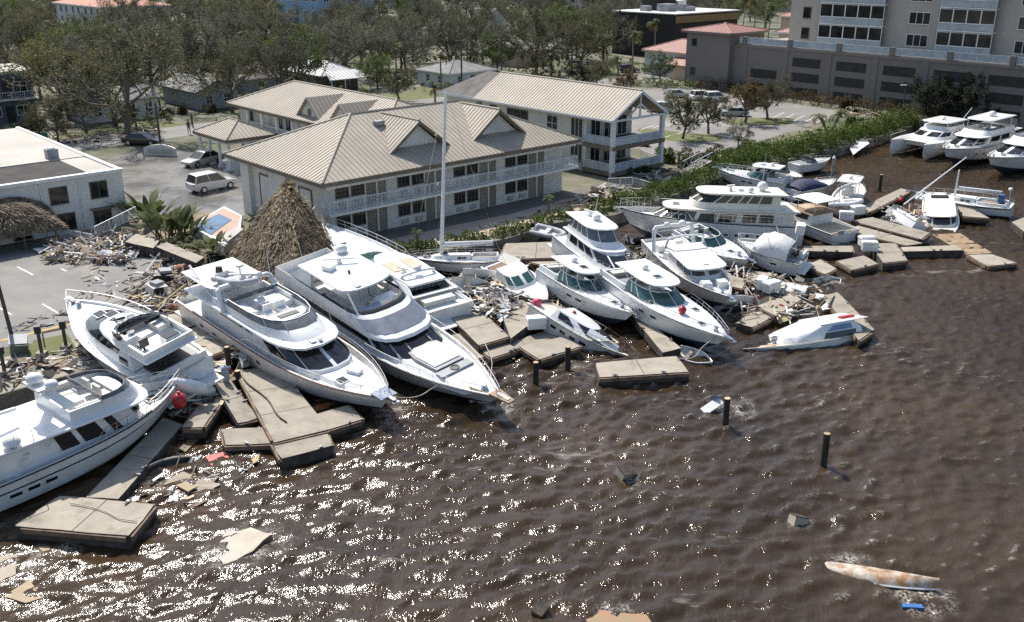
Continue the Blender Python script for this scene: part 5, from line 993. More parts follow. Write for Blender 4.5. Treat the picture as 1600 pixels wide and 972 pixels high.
l2 = [b.lv(z, .03, .635, .88, .10), b.lv(z + .2, .03, .63, .88, .10), b.lv(z + .95, .03, .515, .82, .07)]; mb = MB(); mb.loft([[opt(q, s) for s in SS] for q in l2], True, True); mb.loft([[opt(q, s) for s in SS] for q in ((l2[2][0], l2[2][1] + .1, l2[2][2] - .1, l2[2][3] - .1, *l2[2][4:]), (z + .2, l2[2][1] + .1, l2[2][2] - .1, l2[2][3] - .1, *l2[2][4:]))], True, False, True); mb.build('flybridge', GEL, b.root, 35)
l2t = [l2[2], (l2[2][0], l2[2][1] + .1, l2[2][2] - .1, l2[2][3] - .1, *l2[2][4:])]; MB().loft([[opt(q, s) for s in SS] for q in l2t], True).build('coaming_rim', BLACKP, b.root)
b.glass(l2[1], l2[2], [(.38, .62)], .18, .8, mat('tinted_panel', (.16, .18, .22), .2), 'flybridge_window')
l0, l1 = b.lv(z + .95, .30, .515, .82, .07), b.lv(z + 1.12, .31, .50, .80, .07); b.coaming(l0, l1, .03, 'windscreen', GLASS)
zf = z + .22; b.box('helm_console', GEL, .45, .30, zf + .4, (.8, 1.4, .8), 0, .85); b.seat(.40, .3, zf, 1.1); b.seat(.40, 0, zf, 1.1); b.sofa(.24, .38, -.55, zf, .7, .42); b.sofa(.24, .38, .55, zf, .7, .42); b.box('sun_cushion', mat('blue_cushion', (.30, .36, .46), .7), .475, -.35, zf + .62, (.5, 1.5, .3)); b.box('galley_unit', BLACKP, .17, .3, zf + .4, (.8, 1.0, .8)); b.box('galley_unit', GEL, .14, -.3, zf + .4, (.8, 1.0, .7))
ht = b.lv(z + 2.0, .17, .44, .74, .05); b._slab(ht, .14, 'hardtop')
for t0, y0, t1, y1 in ((.49, .72, .43, .66), (.49, -.72, .43, -.66)): MB().tube((t0 * b.L, y0 * b.hw, z + .8), (t1 * b.L, y1 * b.hw, z + 2.06), .06, n=5).build('hardtop_post', GEL, b.root)
for s in (1, -1): MB().loft([[(.10 * b.L, s * .80 * b.hw, z + .7), (.24 * b.L, s * .80 * b.hw, z + .7), (.24 * b.L, s * .72 * b.hw, z + .7), (.10 * b.L, s * .72 * b.hw, z + .7)], [(.18 * b.L, s * .73 * b.hw, z + 2.02), (.24 * b.L, s * .73 * b.hw, z + 2.02), (.24 * b.L, s * .65 * b.hw, z + 2.02), (.18 * b.L, s * .65 * b.hw, z + 2.02)]], True, True, True).build('hardtop_leg', GEL, b.root)
zt = z + 2.14; b.radar_bar(.25, .1, zt, 2.0, .9); b.box('air_unit', GEL, .265, -.3, zt + .18, (.7, .5, .34), .3); b.dome(.19, .5, zt, .36); b.box('floodlight', BLACKP, .33, -.05, zt + .12, (.12, .12, .25)); b.whip(.18, -.6, zt, 2.5, (-.5, 0)); b.whip(.42, .5, zt, .5)
b.box('horn_cluster', STEEL, .42, -.3, zt + .06, (.3, .3, .12)); b.hatch(.42 / 1.0, .55, z + .23, (.01, .01)) if False else None
# sunpad with rounded back and dark well
sp0 = [(.665 * b.L, .42 * b.hw), (.70 * b.L, .46 * b.hw), (.79 * b.L, .40 * b.hw), (.79 * b.L, -.40 * b.hw), (.70 * b.L, -.46 * b.hw), (.665 * b.L, -.42 * b.hw), (.65 * b.L, -.2 * b.hw), (.645 * b.L, 0), (.65 * b.L, .2 * b.hw)]
MB().slab([(x, y, d + .58) for x, y in sp0], .3).build('sunpad_base', GREYC, b.root); MB().slab([(.652 * b.L + (x - .645 * b.L) * .86, y * .9, d + .64) for x, y in sp0], .1).build('sunpad', CUSH, b.root)
b.box('foredeck_well', GREYC, .808, 0, d + .40, (.6, 2.1, .16)); MB().lathe((.808 * b.L, 0, d + .48), [(.26, 0), (.26, .05), (.2, .05), (.18, .01)], 16).build('cup_table', BLACKP, b.root)
MB().loft([[(b.L - .6, .35, b.hb - .02), (b.L + .75, .2, b.hb + .02), (b.L + .75, -.2, b.hb + .02), (b.L - .6, -.35, b.hb - .02)], [(b.L - .6, .35, b.hb + .1), (b.L + .75, .2, b.hb + .12), (b.L + .75, -.2, b.hb + .12), (b.L - .6, -.35, b.hb + .1)]], True, True, True).build('bow_pulpit', TEAK, b.root); MB().bb(b.L - .3, b.L + .55, -.1, .1, b.hb + .121, b.hb + .16).build('anchor_plate', STEEL, b.root)
b.rail(.50, .985, .55, 11, False, .05); MB().lathe((.93 * b.L, 0, b.dz(.93) + .1), [(.2, 0), (.12, .12), (.18, .24), (.15, .3)]).build('windlass', STEEL, b.root); MB().tube((.90 * b.L, -.55 * b.w(.9), b.dz(.9) + .12), (.985 * b.L, -.1, b.dz(.97) + .14), .06, n=5).build('timber_strip', TEAK, b.root)
b.portholes([.3, .42, .55], .55, 0, .6, .16); b.platform(1.0, .3); b.coaming(b.lv(d, .0, .2, .9, .02), b.lv(d + .8, .0, .2, .9, .02), .1, 'cockpit_coaming')
# 5 express cruiser whose bow points at the motel
b = Boat('white express cruiser with tan roof panels, bow rearing towards the motel', (698, 481, 1.6), (503, 346, 3.2), -2, 4.2, 1.35, 1.8, draft=.8, cat='yacht').hull(rake=.17, bul=.12, sw=.9, tm=.4, bp=2.1, deck=GEL)
d = b.dz(.4)
l = [b.lv(d, .30, .86, .76, .45, .95), b.lv(d + .30, .30, .80, .64, .40, .95)]; b.house(l, 'foredeck_trunk')
w0, w1 = b.lv(d + .30, .24, .60, .72, .22, .96), b.lv(d + 1.05, .26, .44, .62, .16, .96); b.coaming(w0, w1, .04, 'windshield', GLASSG)
ht = b.lv(d + 1.05, .12, .46, .66, .18, .9); b._slab(ht, .16, 'hardtop'); [b.box('roof_panel', TANC, .31, y, d + 1.24, (1.7, .8, .05)) for y in (.3, -.3)]
MB().loft([[opt(b.lv(d, .10, .24, .86, .03), s) for s in SS], [opt(b.lv(d + .6, .08, .24, .84, .03), s) for s in SS], [opt(b.lv(d + .6, .10, .22, .74, .03), s) for s in SS], [opt(b.lv(d, .12, .22, .74, .03), s) for s in SS]], True).build('cockpit_coaming', GEL, b.root, 40)
for s in (1, -1): MB().loft([[(.05 * b.L, s * .84 * b.hw, d + .2), (.26 * b.L, s * .84 * b.hw, d + .2), (.26 * b.L, s * .76 * b.hw, d + .2), (.05 * b.L, s * .76 * b.hw, d + .2)], [(.14 * b.L, s * .66 * b.hw, d + 1.08), (.22 * b.L, s * .66 * b.hw, d + 1.08), (.22 * b.L, s * .58 * b.hw, d + 1.08), (.14 * b.L, s * .58 * b.hw, d + 1.08)]], True, True, True).build('hardtop_leg', GEL, b.root)
b.arch(.20, d + 1.2, .35, .55, .25, .1); b.dome(.20, 0, d + 1.5, .28); b.radar_bar(.24, .25, d + 1.22, .9, .4); b.box('cockpit_floor', BLACKP, .12, 0, d + .03, (2.4, 2.6, .06)); b.sofa(.04, .10, 0, d, 2.2, .4, False); b.platform(1.1, .35); b.hatch(.62, .0, d + .31, (1.3, .9), GEL); b.hatch(.73, .3, d + .26, (.25, .5)); b.hatch(.53, .45, d + .3, (.25, .55)); b.hatch(.53, -.45, d + .3, (.25, .55)); b.rail(.42, .995, .7, 9, True); b.anchor(); b.portholes([.5, .6, .7], .6, 0, .5, .14)
# 6 sailing yacht with tall mast
def sail(label, stern, bow, roll, B, mast=None, boom=True, cover=CANVW, hs=.9, hb=1.1, mt=.58, stays=True, stripe=NAVY, dodger=False):
    b = Boat(label, stern, bow, roll, B, hs, hb, 'sailboat', 'sailboat', .9).hull(rake=.16, bul=.06, sw=.62, tm=.42, bp=1.9, stripe=stripe, band=(.78, .86), deck=GEL)
    d = b.dz(.4); l = [b.lv(d, .34, .82, .52, .32, .92), b.lv(d + .38, .35, .76, .42, .26, .92)]; b.house(l, 'coachroof'); b.glass(l[0], l[1], [(.10, .20), (.22, .31), (.69, .78), (.80, .90)], .3, .75)
    b.coaming(b.lv(d, .04, .34, .62, .03), b.lv(d + .3, .05, .34, .58, .03), .12, 'cockpit_coaming'); b.box('cockpit_floor', TEAK, .18, 0, d + .03, (b.L * .24, b.hw * .6, .05)); b.rail(.02, .98, .5, 10, True, .04, .012, 'lifelines', False)
    MB().pipe([(.02 * b.L, b.hw * .5, b.hs), (.0, b.hw * .5, b.hs + .6), (0, -b.hw * .5, b.hs + .6), (.02 * b.L, -b.hw * .5, b.hs)], .02, 4).build('pushpit', STEEL, b.root); MB().lathe((.14 * b.L, 0, d + .7), [(.02, -.02), (.3, 0), (.3, .03), (.02, .04)], 12).build('steering_wheel', STEEL, b.root); b.hatch(.62, 0, d + .38, (.4, .4)); b.hatch(.78, 0, d + .2, (.35, .35)); b.anchor()
    if mast:
        z = d + .36; x = mt * b.L; top = Vector((x - mast * .06, 0, z + mast)); mm = MB().tube((x, 0, z - .3), top, .13 if mast > 5 else .09, .10 if mast > 5 else .07, 8).build('mast', GEL, b.root)
        if stays:
            for f in (.45, .75): MB().tube((x, -.55, z + mast * f), (x, .55, z + mast * f), .025, n=4).build('spreader', ALU, mm)
            for q in ((b.L * .98, 0, b.hb), (.02 * b.L, 0, b.hs + .2), (x - .1, b.hw * .8, d), (x - .1, -b.hw * .8, d)): MB().tube(top, q, .011, n=3).build('stay', STEEL, b.root)
            MB().tube((x, .5, z + mast * .45), (x, b.hw * .8, d), .009, n=3).build('stay', STEEL, b.root); MB().tube((x, -.5, z + mast * .45), (x, -b.hw * .8, d), .009, n=3).build('stay', STEEL, b.root)
        if boom: bo = MB().tube((x - .1, 0, z + .7), (.10 * b.L, 0, z + .78), .06, n=6).build('boom', ALU, b.root); MB().loft([[(x - .1 - i * (x - .12 * b.L) / 6, .17 * math.cos(a) * (1 - .06 * i), z + .9 + .02 * i + .22 * math.sin(a) * (1 - .06 * i)) for a in [k * math.pi / 4 for k in range(8)]] for i in range(7)], True, True, True).build('sail_cover', cover, bo, 50)
    return b
S1 = sail('sailboat with tall intact mast lying against the promenade hedge', (786, 402, 1.7), (640, 402, 1.7), 4, 2.6, 13.4, mt=.66, stays=True)
# 7 sedan bridge yacht with enclosed flybridge
b = Boat('white sedan bridge yacht with tall enclosed flybridge tilted on the dock wreck', (893, 366, 2.9), (1003, 444, 1.9), -6, 3.5, 1.5, 1.8, draft=.8, cat='yacht').hull(rake=.14, bul=.14, sw=.92, tm=.45, bp=2.3, deck=GEL)
d = b.dz(.4); l = [b.lv(d, .16, .88, .80, .30), b.lv(d + .45, .16, .80, .78, .26), b.lv(d + 1.15, .16, .62, .72, .18)]; b.house(l, 'deckhouse'); b.glass(l[1], l[2], [(.05, .16), (.18, .26), (.28, .36), (.38, .455), (.465, .535), (.545, .62), (.64, .72), (.74, .82), (.84, .95)], .08, .86)
z = d + 1.15; b._slab(b.lv(z, .10, .62, .80, .16), .12, 'flybridge_deck'); l0, l1, l2_ = b.lv(z + .12, .12, .56, .74, .16), b.lv(z + .5, .14, .52, .72, .15), b.lv(z + 1.25, .16, .44, .66, .12); b.coaming(l0, l1, .08); b.coaming(l1, l2_, .03, 'enclosure', VINYL); mb = MB()
for s in (.08, .2, .3, .38, .46, .54, .62, .7, .8, .92): mb.tube(opt(l1, s), opt(l2_, s), .035, n=4)
mb.build('enclosure_frame', GEL, b.root); b._slab(b.lv(z + 1.25, .08, .46, .74, .12), .12, 'hardtop'); b.box('helm_console', GEL, .40, 0, z + .5, (.5, 1.2, .7)); b.seat(.3, .2, z + .12); b.seat(.3, -.2, z + .12)
b.dome(.26, .1, z + 1.37, .3); b.radar_bar(.18, .1, z + 1.4, 1.1, .6); b.whip(.12, .5, z + 1.3, 1.6); b.rail(.46, .99, .6, 9, True); b.anchor(); b.hatch(.84, 0, d + .3, (.35, .35)); b.portholes([.4, .5], .6, 0, .5, .15); b.platform(.8)
# generic presets
def express(label, stern, bow, roll, B, hs=1.1, hb=1.5, top=True, glass=GLASSG, arch=False, hullm=None, stripe=None, hatches=((.78, 0),), topm=None, railing_=True, posts=True, name='cruiser', deck=None, bottom=None, pan=False):
    b = Boat(label, stern, bow, roll, B, hs, hb, name, 'boat').hull(hullm, stripe, bottom, rake=.16, bul=.1, sw=.9, tm=.42, bp=2.1, deck=deck or GEL); d = b.dz(.4)
    l = [b.lv(d, .36, .90, .78, .42, .95), b.lv(d + .28, .36, .84, .66, .38, .95)]; b.house(l, 'foredeck_trunk'); w0, w1 = b.lv(d + .2, .22, .58, .80, .20, .98), b.lv(d + .85, .24, .47, .68, .16, .98); b.coaming(w0, w1, .035, 'windshield', glass); mb = MB()
    for s in (.02, .2, .35, .42, .5, .58, .65, .8, .98): mb.tube(opt(w0, s), opt(w1, s), .03, n=4)
    mb.pipe([opt(w1, s) for s in SS], .03, 4); mb.build('windshield_frame', GEL, b.root)
    if top:
        if posts:
            mb = MB(); l0 = w1; l1 = b.lv(d + 1.35, .16, .46, .66, .14, .95)
            for s in (.03, .2, .34, .42, .58, .66, .8, .97): mb.tube(opt(l0, s), opt(l1, s), .03, n=4)
            mb.build('hardtop_posts', GEL, b.root)
        b._slab(b.lv(d + (1.35 if posts else .85), .10, .49, .74, .14, .92), .12, 'hardtop', topm or GEL); zt = d + (1.47 if posts else .97); b.dome(.24, 0, zt, .22); b.hatch(.36, 0, zt - .02, (.4, .5)); b.whip(.14, .5, zt, 1.3)
    b.coaming(b.lv(d, .02, .26, .88, .03), b.lv(d + .45, .02, .26, .86, .03), .12, 'cockpit_coaming'); b.box('cockpit_floor', GREYC, .13, 0, d + .03, (b.L * .2, b.hw * 1.3, .05)); b.sofa(.03, .08, 0, d, b.hw * 1.2, .4, False); b.seat(.28, .35, d, .9); b.seat(.28, -.35, d, .9); b.box('helm_console', GEL, .37, -.3, d + .45, (.5, .7, .6)); b.platform(.7)
    if arch: b.arch(.16, d + .3, 1.2, .84, .5, .10)
    for (t, y) in hatches: b.hatch(t, y, d + .26, (.38, .38))
    if railing_: b.rail(.44, .99, .55, 9, True)
    b.anchor(); b.portholes([.45, .55], .6, 0, .45, .14); return b
express('white express boat with flat hardtop and green windshield resting on the pile of wrecks', (862, 418, 2.2), (990, 490, 1.4), -8, 2.9, 1.15, 1.5, posts=True)
M3 = express('white cruiser with rounded hardtop and red ball fender on its foredeck', (966, 424, 2.4), (1138, 528, 1.5), -3, 3.5, 1.4, 1.75, hatches=((.80, -.1), (.64, .45)))
fender(M3.p(.66, -.25, M3.dz(.6) + .5), 'red ball fender lying on the foredeck of the rounded hardtop cruiser', REDP, .26)
GC = express('open cruiser with green windshield and no top in front of the raised pilothouse yacht', (1070, 360, 1.9), (1172, 406, 1.4), 4, 3.0, top=False, hatches=((.72, .0),))
# arch boat, cabin roof towards the viewer
b = Boat('white fishing cruiser with big radar arch and flat cabin roof', (1033, 371, 2.3), (1141, 464, 1.8), 2, 3.4, 1.35, 1.7, 'cruiser').hull(rake=.14, bul=.3, sw=.92, tm=.45, bp=2.3); d = b.dz(.4)
l = [b.lv(d, .38, .72, .74, .08), b.lv(d + .55, .38, .71, .74, .08), b.lv(d + 1.25, .38, .66, .70, .07)]; b.house(l, 'deckhouse'); b.glass(l[1], l[2], [(.355, .42), (.43, .495), (.505, .57), (.58, .645), (.20, .33), (.67, .80)], .1, .85, VINYL); b._slab(b.lv(d + 1.25, .34, .74, .80, .06), .14, 'cabin_roof', DECK); b.arch(.22, d, 2.2, .9, .5, .15); b.arch(.36, d + 1.3, 1.0, .8, -.3, .09); b.dome(.20, .35, d + 2.3, .25); b.dome(.19, -.3, d + 2.3, .2)
for i in range(5): b.box('seat_box', GEL, .12 + .06 * i, (-.5 if i % 2 else .45), d + .3, (.5, .6, .5), .2 * i, .85)
MB().pipe([(.3 * b.L, .8, d + 1.5), (.1 * b.L, 1.0, d + 1.4), (.1 * b.L, -1.0, d + 1.4), (.3 * b.L, -.8, d + 1.5)], .03, 5).build('canopy_frame', STEEL, b.root); MB().pipe([(.1 * b.L, 1.0, d), (.1 * b.L, 1.0, d + 1.4)], .03, 5).build('canopy_post', STEEL, b.root); b.box('bow_seat', GEL, .80, .3, b.dz(.8) + .3, (.7, .7, .5), 0, .9); b.box('bow_seat', GEL, .80, -.35, b.dz(.8) + .3, (.7, .7, .5), 0, .9); b.box('fish_box', GEL, .66, 0, d + 1.42, (.5, .4, .1)); b.rail(.6, .99, .4, 6, False); b.anchor()
# raised pilothouse yacht
b = Boat('long cream raised pilothouse yacht with rows of dark windows, bow to the left', (1246, 346, 1.6), (968, 324, 2.9), 1, 4.0, 1.6, 2.3, draft=.9, cat='yacht', kz=1.08).hull(HULLW, stripe=HULLW, trim=NAVY, rake=.15, bul=.35, sw=.94, tm=.55, bp=2.6); d = b.dz(.4)
l = [b.lv(d - .1, .06, .86, .80, .22), b.lv(d + .45, .06, .82, .80, .2), b.lv(d + 1.15, .06, .72, .76, .12)]; b.house(l, 'deckhouse', GELC); b.glass(l[1], l[2], [(.07, .12), (.13, .18), (.20, .26), (.27, .33)], -.1, .72); b.glass(l[1], l[2], [(.345, .41), (.42, .495), (.505, .58), (.59, .655)], .08, .92); b.glass(l[1], l[2], [(.67, .73), (.74, .80), (.82, .87), (.88, .93)], -.1, .72)
z = d + 1.15; b._slab(b.lv(z, .03, .76, .86, .14), .13, 'upper_deck', GELC); z += .13; u = [b.lv(z, .14, .62, .72, .10), b.lv(z + .45, .14, .61, .72, .10), b.lv(z + 1.05, .14, .54, .68, .09)]; b.house(u, 'pilothouse', GELC); b.glass(u[1], u[2], [(.05, .11), (.12, .17), (.18, .22), (.23, .28), (.29, .345), (.355, .425), (.43, .495), (.505, .57), (.575, .645), (.655, .71), (.72, .77), (.78, .82), (.83, .88), (.89, .95)], .05, .9); b._slab(b.lv(z + 1.05, .10, .58, .78, .10), .12, 'pilothouse_roof', GELC)
b.dome(.22, .0, z + 1.17, .42); b.radar_bar(.40, .1, z + 1.2, .8, .5); b.hatch(.34, .1, z + 1.16, (.4, .4)); b.dome(.30, .4, z + 1.17, .25); b.hatch(.69, 0, z + .02, (.5, .5)); b.rail(.62, .995, .7, 10, True); b.rail(.05, .5, .6, 9, True, .05, .02, 'side_rail', False); b.anchor(); b.portholes([.25, .31, .37, .43], .5, 0, .3, .13); b.hatch(.89, 0, b.dz(.89) + .06, (.4, .4)); b.whip(.24, .4, z + 1.1, 3.0)
dinghy(None, 0, 0, 0, 2.6, R(10), m=CANVB, loc=at(985, 372, .6), label='black inflatable under the bow of the raised pilothouse yacht', rot=(R(160), 0, R(25)))
express('white hardtop cruiser moored behind the raised pilothouse yacht', (1232, 283, 1.7), (1120, 262, 2.2), 0, 3.0, hs=1.2, hb=1.6)
b = Boat('open white boat with grey windshield behind the pilothouse yacht stern', (1196, 262, 1.5), (1254, 276, 1.3), 3, 2.2, .9, 1.1, 'runabout').hull(rake=.15, bul=.12, stripe=NAVY); d = b.dz(.4); w0, w1 = b.lv(d, .40, .62, .8, .1), b.lv(d + .45, .38, .56, .7, .09); b.coaming(w0, w1, .03, 'windshield', VINYL); b.box('cockpit_floor', GREYC, .25, 0, d + .02, (1.5, 1.4, .05)); b.seat(.3, .3, d, .8); b.seat(.3, -.3, d, .8); b.box('outboard_motor', BLACKP, -.04, 0, 1.2, (.5, .5, .8), 0, .8); b.rail(.6, .99, .3, 5, False)
b = Boat('white sportfishing boat with tan deck seen over its blue grey stern', (1322, 362, 1.0), (1212, 312, 2.0), 0, 3.6, 1.0, 1.7, 'sportfisher').hull(rake=.14, bul=.3, sw=.92, tm=.45, trim=NAVY); d = b.dz(.4)
l = [b.lv(d, .34, .80, .8, .2), b.lv(d + .5, .34, .78, .78, .2), b.lv(d + 1.15, .34, .66, .72, .16)]; b.house(l, 'deckhouse'); b.glass(l[1], l[2], [(.05, .3), (.36, .64), (.7, .95)], .1, .85); b._slab(b.lv(d + 1.15, .30, .66, .8, .12), .1, 'upper_deck', TEAK); b.box('cockpit_floor', TANC, .17, 0, d + .1, (2.2, 2.6, .06)); b.box('sun_roof', TANC, .5, 0, d + 1.27, (1.8, 1.4, .06)); mb = MB()
for t in (.32, .56):
    for y in (.6, -.6): mb.tube((t * b.L, y * b.hw, d + 1.2), (t * b.L, y * b.hw, d + 2.4), .03, n=5)
mb.build('canopy_post', STEEL, b.root); b._slab(b.lv(d + 2.4, .28, .60, .74, .06), .08, 'canopy', CANVW); b.box('transom_door', GREYC, .01, .3, d + .1, (.1, .7, .5)); b.rail(.6, .99, .5, 6, False)
# tarp covered fishing boat with tower
b = Boat('white boat under a stretched white tarp with outrigger poles and red buoy', (1256, 404, 1.3), (1152, 372, 2.1), -4, 3.0, 1.1, 1.6, 'fishing_boat').hull(rake=.15, bul=.2, sw=.9, tm=.42); d = b.dz(.4); rings = []
for i in range(9):
    t = .18 + .52 * i / 8; k = math.sin(math.pi * min(1, max(.0, .18 + .75 * i / 8))) ** .6; rings.append([(t * b.L, .98 * b.w(t) * math.cos(a), b.sheer(t) + .05 + (1.5 * k + .1 * math.sin(3 * i)) * math.sin(a) ** .8 + .04 * math.sin(7 * a + i)) for a in [math.pi * j / 12 for j in range(13)]])
MB().loft(rings, False, False, False).build('tarp', CANVW, b.root, 60); mb = MB()
for (t, y, t2, y2, h) in ((.25, .8, .1, .2, 3.0), (.25, -.8, .1, -.2, 3.0), (.35, .8, .55, 1.2, 3.2), (.35, -.8, .62, -.9, 3.0)): mb.tube((t * b.L, y * b.hw, d), (t2 * b.L, y2 * b.hw, d + h), .03, .015, 4)
mb.tube((.1 * b.L, .3, d + 3.0), (.1 * b.L, -.3, d + 3.0), .03, n=4); mb.build('tower_poles', STEEL, b.root); b.box('tower_seat', CANVW, .12, 0, d + 2.7, (.6, .8, .8), .3); b.box('cockpit_floor', GREYC, .1, 0, d + .05, (1.2, 2.0, .06)); b.seat(.13, 0, d, .9, 0, BLACKP); b.box('transom_gate', GEL, .02, -.3, d + .2, (.15, 1.1, .6)); b.rail(.6, .98, .5, 6, False); b.portholes([.35], .6, 0, .4, .15); b.platform(.5)
fender(at(1230, 416, .3), 'red buoy floating at the stern of the tarp covered boat', REDP, .26)
# navy covered runabout, centre console, small boats
b = Boat('runabout under a navy blue cover in the wreck pile beside the basin', (1237, 296, 1.2), (1306, 279, 1.5), 2, 2.3, .9, 1.2, 'runabout').hull(rake=.16, bul=.08, stripe=NAVY); MB().loft([[(t * b.L, b.w(t) * 1.01 * math.cos(a), b.sheer(t) + .03 + (.75 * math.sin(math.pi * (.1 + .85 * i / 7)) + .05) * math.sin(a)) for a in [math.pi * j / 10 for j in range(11)]] for i, t in enumerate([.02 + .6 * k / 7 for k in range(8)])], False).build('boat_cover', CANVN, b.root, 50); b.rail(.65, .98, .25, 5, False); b.platform(.5)
b = Boat('centre console boat with white hard top beside the broken finger pier', (1316, 317, 1.1), (1340, 283, 1.5), 0, 2.7, .9, 1.3, 'console_boat').hull(rake=.15, bul=.25); d = b.dz(.4); b.box('console', GEL, .45, 0, d + .5, (.9, .9, 1.0), 0, .8); b.seat(.32, .2, d, .9); b.seat(.32, -.2, d, .9); b.hardtop(b.lv(d + 1.9, .22, .64, .7, .06), .1, [(.3, .5, .28, .5), (.3, -.5, .28, -.5), (.55, .5, .55, .5), (.55, -.5, .55, -.5)], z0=d); b.dome(.4, 0, d + 2.0, .22); [b.box('outboard_motor', GEL, -.06, y, 1.0, (.5, .4, .9), 0, .8) for y in (.3, -.3)]; b.rail(.5, .98, .35, 6, False); b.whip(.3, .5, d + 1.9, 1.6); MB().tube((.3 * b.L, .6, d + 1.95), (.1 * b.L, 1.5, d + 2.6), .03, n=4).build('outrigger', GEL, b.root)
dinghy(None, 0, 0, 0, 2.7, 0, loc=at(1296, 322, .9), rot=(0, R(-4), R(-10)), label='white inflatable dinghy in front of the centre console boat', m=GEL)
b = Boat('small white cuddy boat alone beside the tall hedge', (1240, 256, 1.2), (1298, 246, 1.4), 0, 2.0, .9, 1.2, 'runabout').hull(rake=.16, bul=.1); d = b.dz(.4); b.house([b.lv(d, .48, .88, .7, .3), b.lv(d + .25, .48, .8, .55, .25)], 'cuddy'); b.coaming(b.lv(d + .1, .34, .56, .8, .1), b.lv(d + .5, .32, .5, .7, .09), .03, 'windshield', VINYL); b.box('cockpit_floor', GREYC, .2, 0, d + .02, (1.2, 1.2, .05)); b.box('top_frame', CANVB, .38, 0, d + .85, (.8, 1.3, .06)); b.rail(.55, .98, .3, 5, False); b.portholes([.6], .6, 0, .3, .1)
# wrecked sailboats at the right
b = sail('capsized white sailboat leaning on the finger pier, mast pointing up right', (1432, 350, .8), (1382, 322, 1.1), 0, 2.0, None, False, stripe=None); b.root.rotation_euler.x += R(38)
pm_ = MB(); q0 = at(1412, 320, .7); q1 = at(1510, 246, 3.6); pm_.tube((0, 0, 0), q1 - q0, .085, .06, 8); o = pm_.build('fallen_mast', GEL, None, 0, q0); tag(o, 'long white sailboat mast fallen at a slant over the capsized boat', 'mast'); MB().tube((q1 - q0) * .6 + Vector((-.3, 0, .2)), (q1 - q0) * .6 + Vector((.3, .2, -.2)), .02, n=4).build('spreader', ALU, o)
fender(at(1408, 312, 1.3), 'red fender on the cabin of the capsized sailboat', REDP, .2)
S2 = sail('white sailboat with snapped mast lying off the sunken cabin', (1582, 322, 1.1), (1424, 299, 1.1), -8, 2.4, 2.9, True, ALU, mt=.56, stays=False); d = S2.dz(.5); S2.box('blue_barrel', BLUEP, .12, -.3, d + .55, (.5, .5, .8), 0, .8); MB().tube((.02 * S2.L, .6, d), (.02 * S2.L, .6, d + 2.0), .04, n=5).ball((.02 * S2.L, .6, d + 2.05), .2, 8, 4).build('radar_pole', GEL, S2.root)
dinghy(None, 0, 0, 0, 2.4, 0, loc=at(1478, 306, 1.3), rot=(R(175), 0, R(165)), label='upturned white dinghy on the deck of the snapped mast sailboat', m=GEL)
b = Boat('sunken cabin boat with cream roof and only its windshield above water', (1466, 312, 1.35), (1474, 376, -.35), 4, 2.9, .9, 1.1, 'sunken_boat').hull(HULLD, rake=.12, bul=.1, deck=GELC); d = b.dz(.4); l = [b.lv(d, .10, .70, .82, .12), b.lv(d + .3, .10, .68, .80, .12), b.lv(d + .85, .10, .56, .74, .08)]; b.house(l, 'cabin', GELC); b.glass(l[1], l[2], [(.37, .44), (.455, .545), (.56, .63), (.22, .33), (.67, .78)], .1, .8); b._slab(b.lv(d + .85, .06, .60, .80, .06), .1, 'cabin_roof', GELC); b.box('roof_vent', BLACKP, .12, 0, d + 1.0, (.4, 1.4, .12))
# moored yachts at the top right
def cruiser(label, stern, bow, B, hs, hb, col=GEL, seed=0):
    b = Boat(label, stern, bow, 0, B, hs, hb, 'yacht', 'yacht').hull(stripe=HULLW, trim=NAVY, rake=.13, bul=.18, sw=.92, tm=.45, bp=2.4); d = b.dz(.4)
    l = [b.lv(d, .10, .84, .78, .24), b.lv(d + .55, .10, .80, .76, .22), b.lv(d + 1.35, .10, .64, .72, .12)]; b.house(l, 'deckhouse'); b.glass(l[1], l[2], [(.355, .425), (.435, .495), (.505, .565), (.575, .645), (.20, .31), (.08, .18), (.69, .80), (.82, .92)], .05, .85); z = d + 1.35; b._slab(b.lv(z, .02, .68, .84, .12), .14, 'flybridge_deck'); b.coaming(b.lv(z + .14, .14, .62, .78, .12), b.lv(z + .75, .14, .56, .74, .10), .1); b.coaming(b.lv(z + .75, .3, .56, .74, .1), b.lv(z + 1.0, .3, .53, .7, .1), .03, 'windscreen', VINYL); b.seat(.42, .2, z + .14, 1); b.seat(.42, -.2, z + .14, 1); b.sofa(.2, .36, .5, z + .14); b.box('helm_console', GEL, .5, 0, z + .5, (.5, 1.2, .7)); b.rail(.45, .99, .6, 9, True); b.anchor(); b.portholes([.4, .5, .62, .7], .5, 0, .3, .14); b.hatch(.8, 0, d + .5, (.4, .4)); return b, z
b, z = cruiser('moored flybridge yacht with white hardtop in the middle of the three at top right', (1572, 212, 2.0), (1474, 232, 2.2), 4.4, 1.6, 2.2); b.hardtop(b.lv(z + 1.9, .12, .52, .7, .06), .12, [(.16, .6, .16, .6), (.16, -.6, .16, -.6), (.5, .6, .48, .6), (.5, -.6, .48, -.6)], z0=z + .2, pm=GEL); b.dome(.3, 0, z + 2.0, .42); b.box('aft_canopy', VINYL, .08, 0, z + .8, (.1, 3.0, 1.2))
b, z = cruiser('moored flybridge yacht cut by the right edge at top right', (1660, 226, 2.0), (1543, 245, 2.2), 4.6, 1.6, 2.1); b.arch(.3, z + .14, 1.6, .82, .7, .14); b.dome(.26, 0, z + 1.9, .35); b.whip(.26, .5, z + 1.5, 3); b.box('tender_chock', GELC, .1, 0, z + .4, (1.6, 1.8, .4))
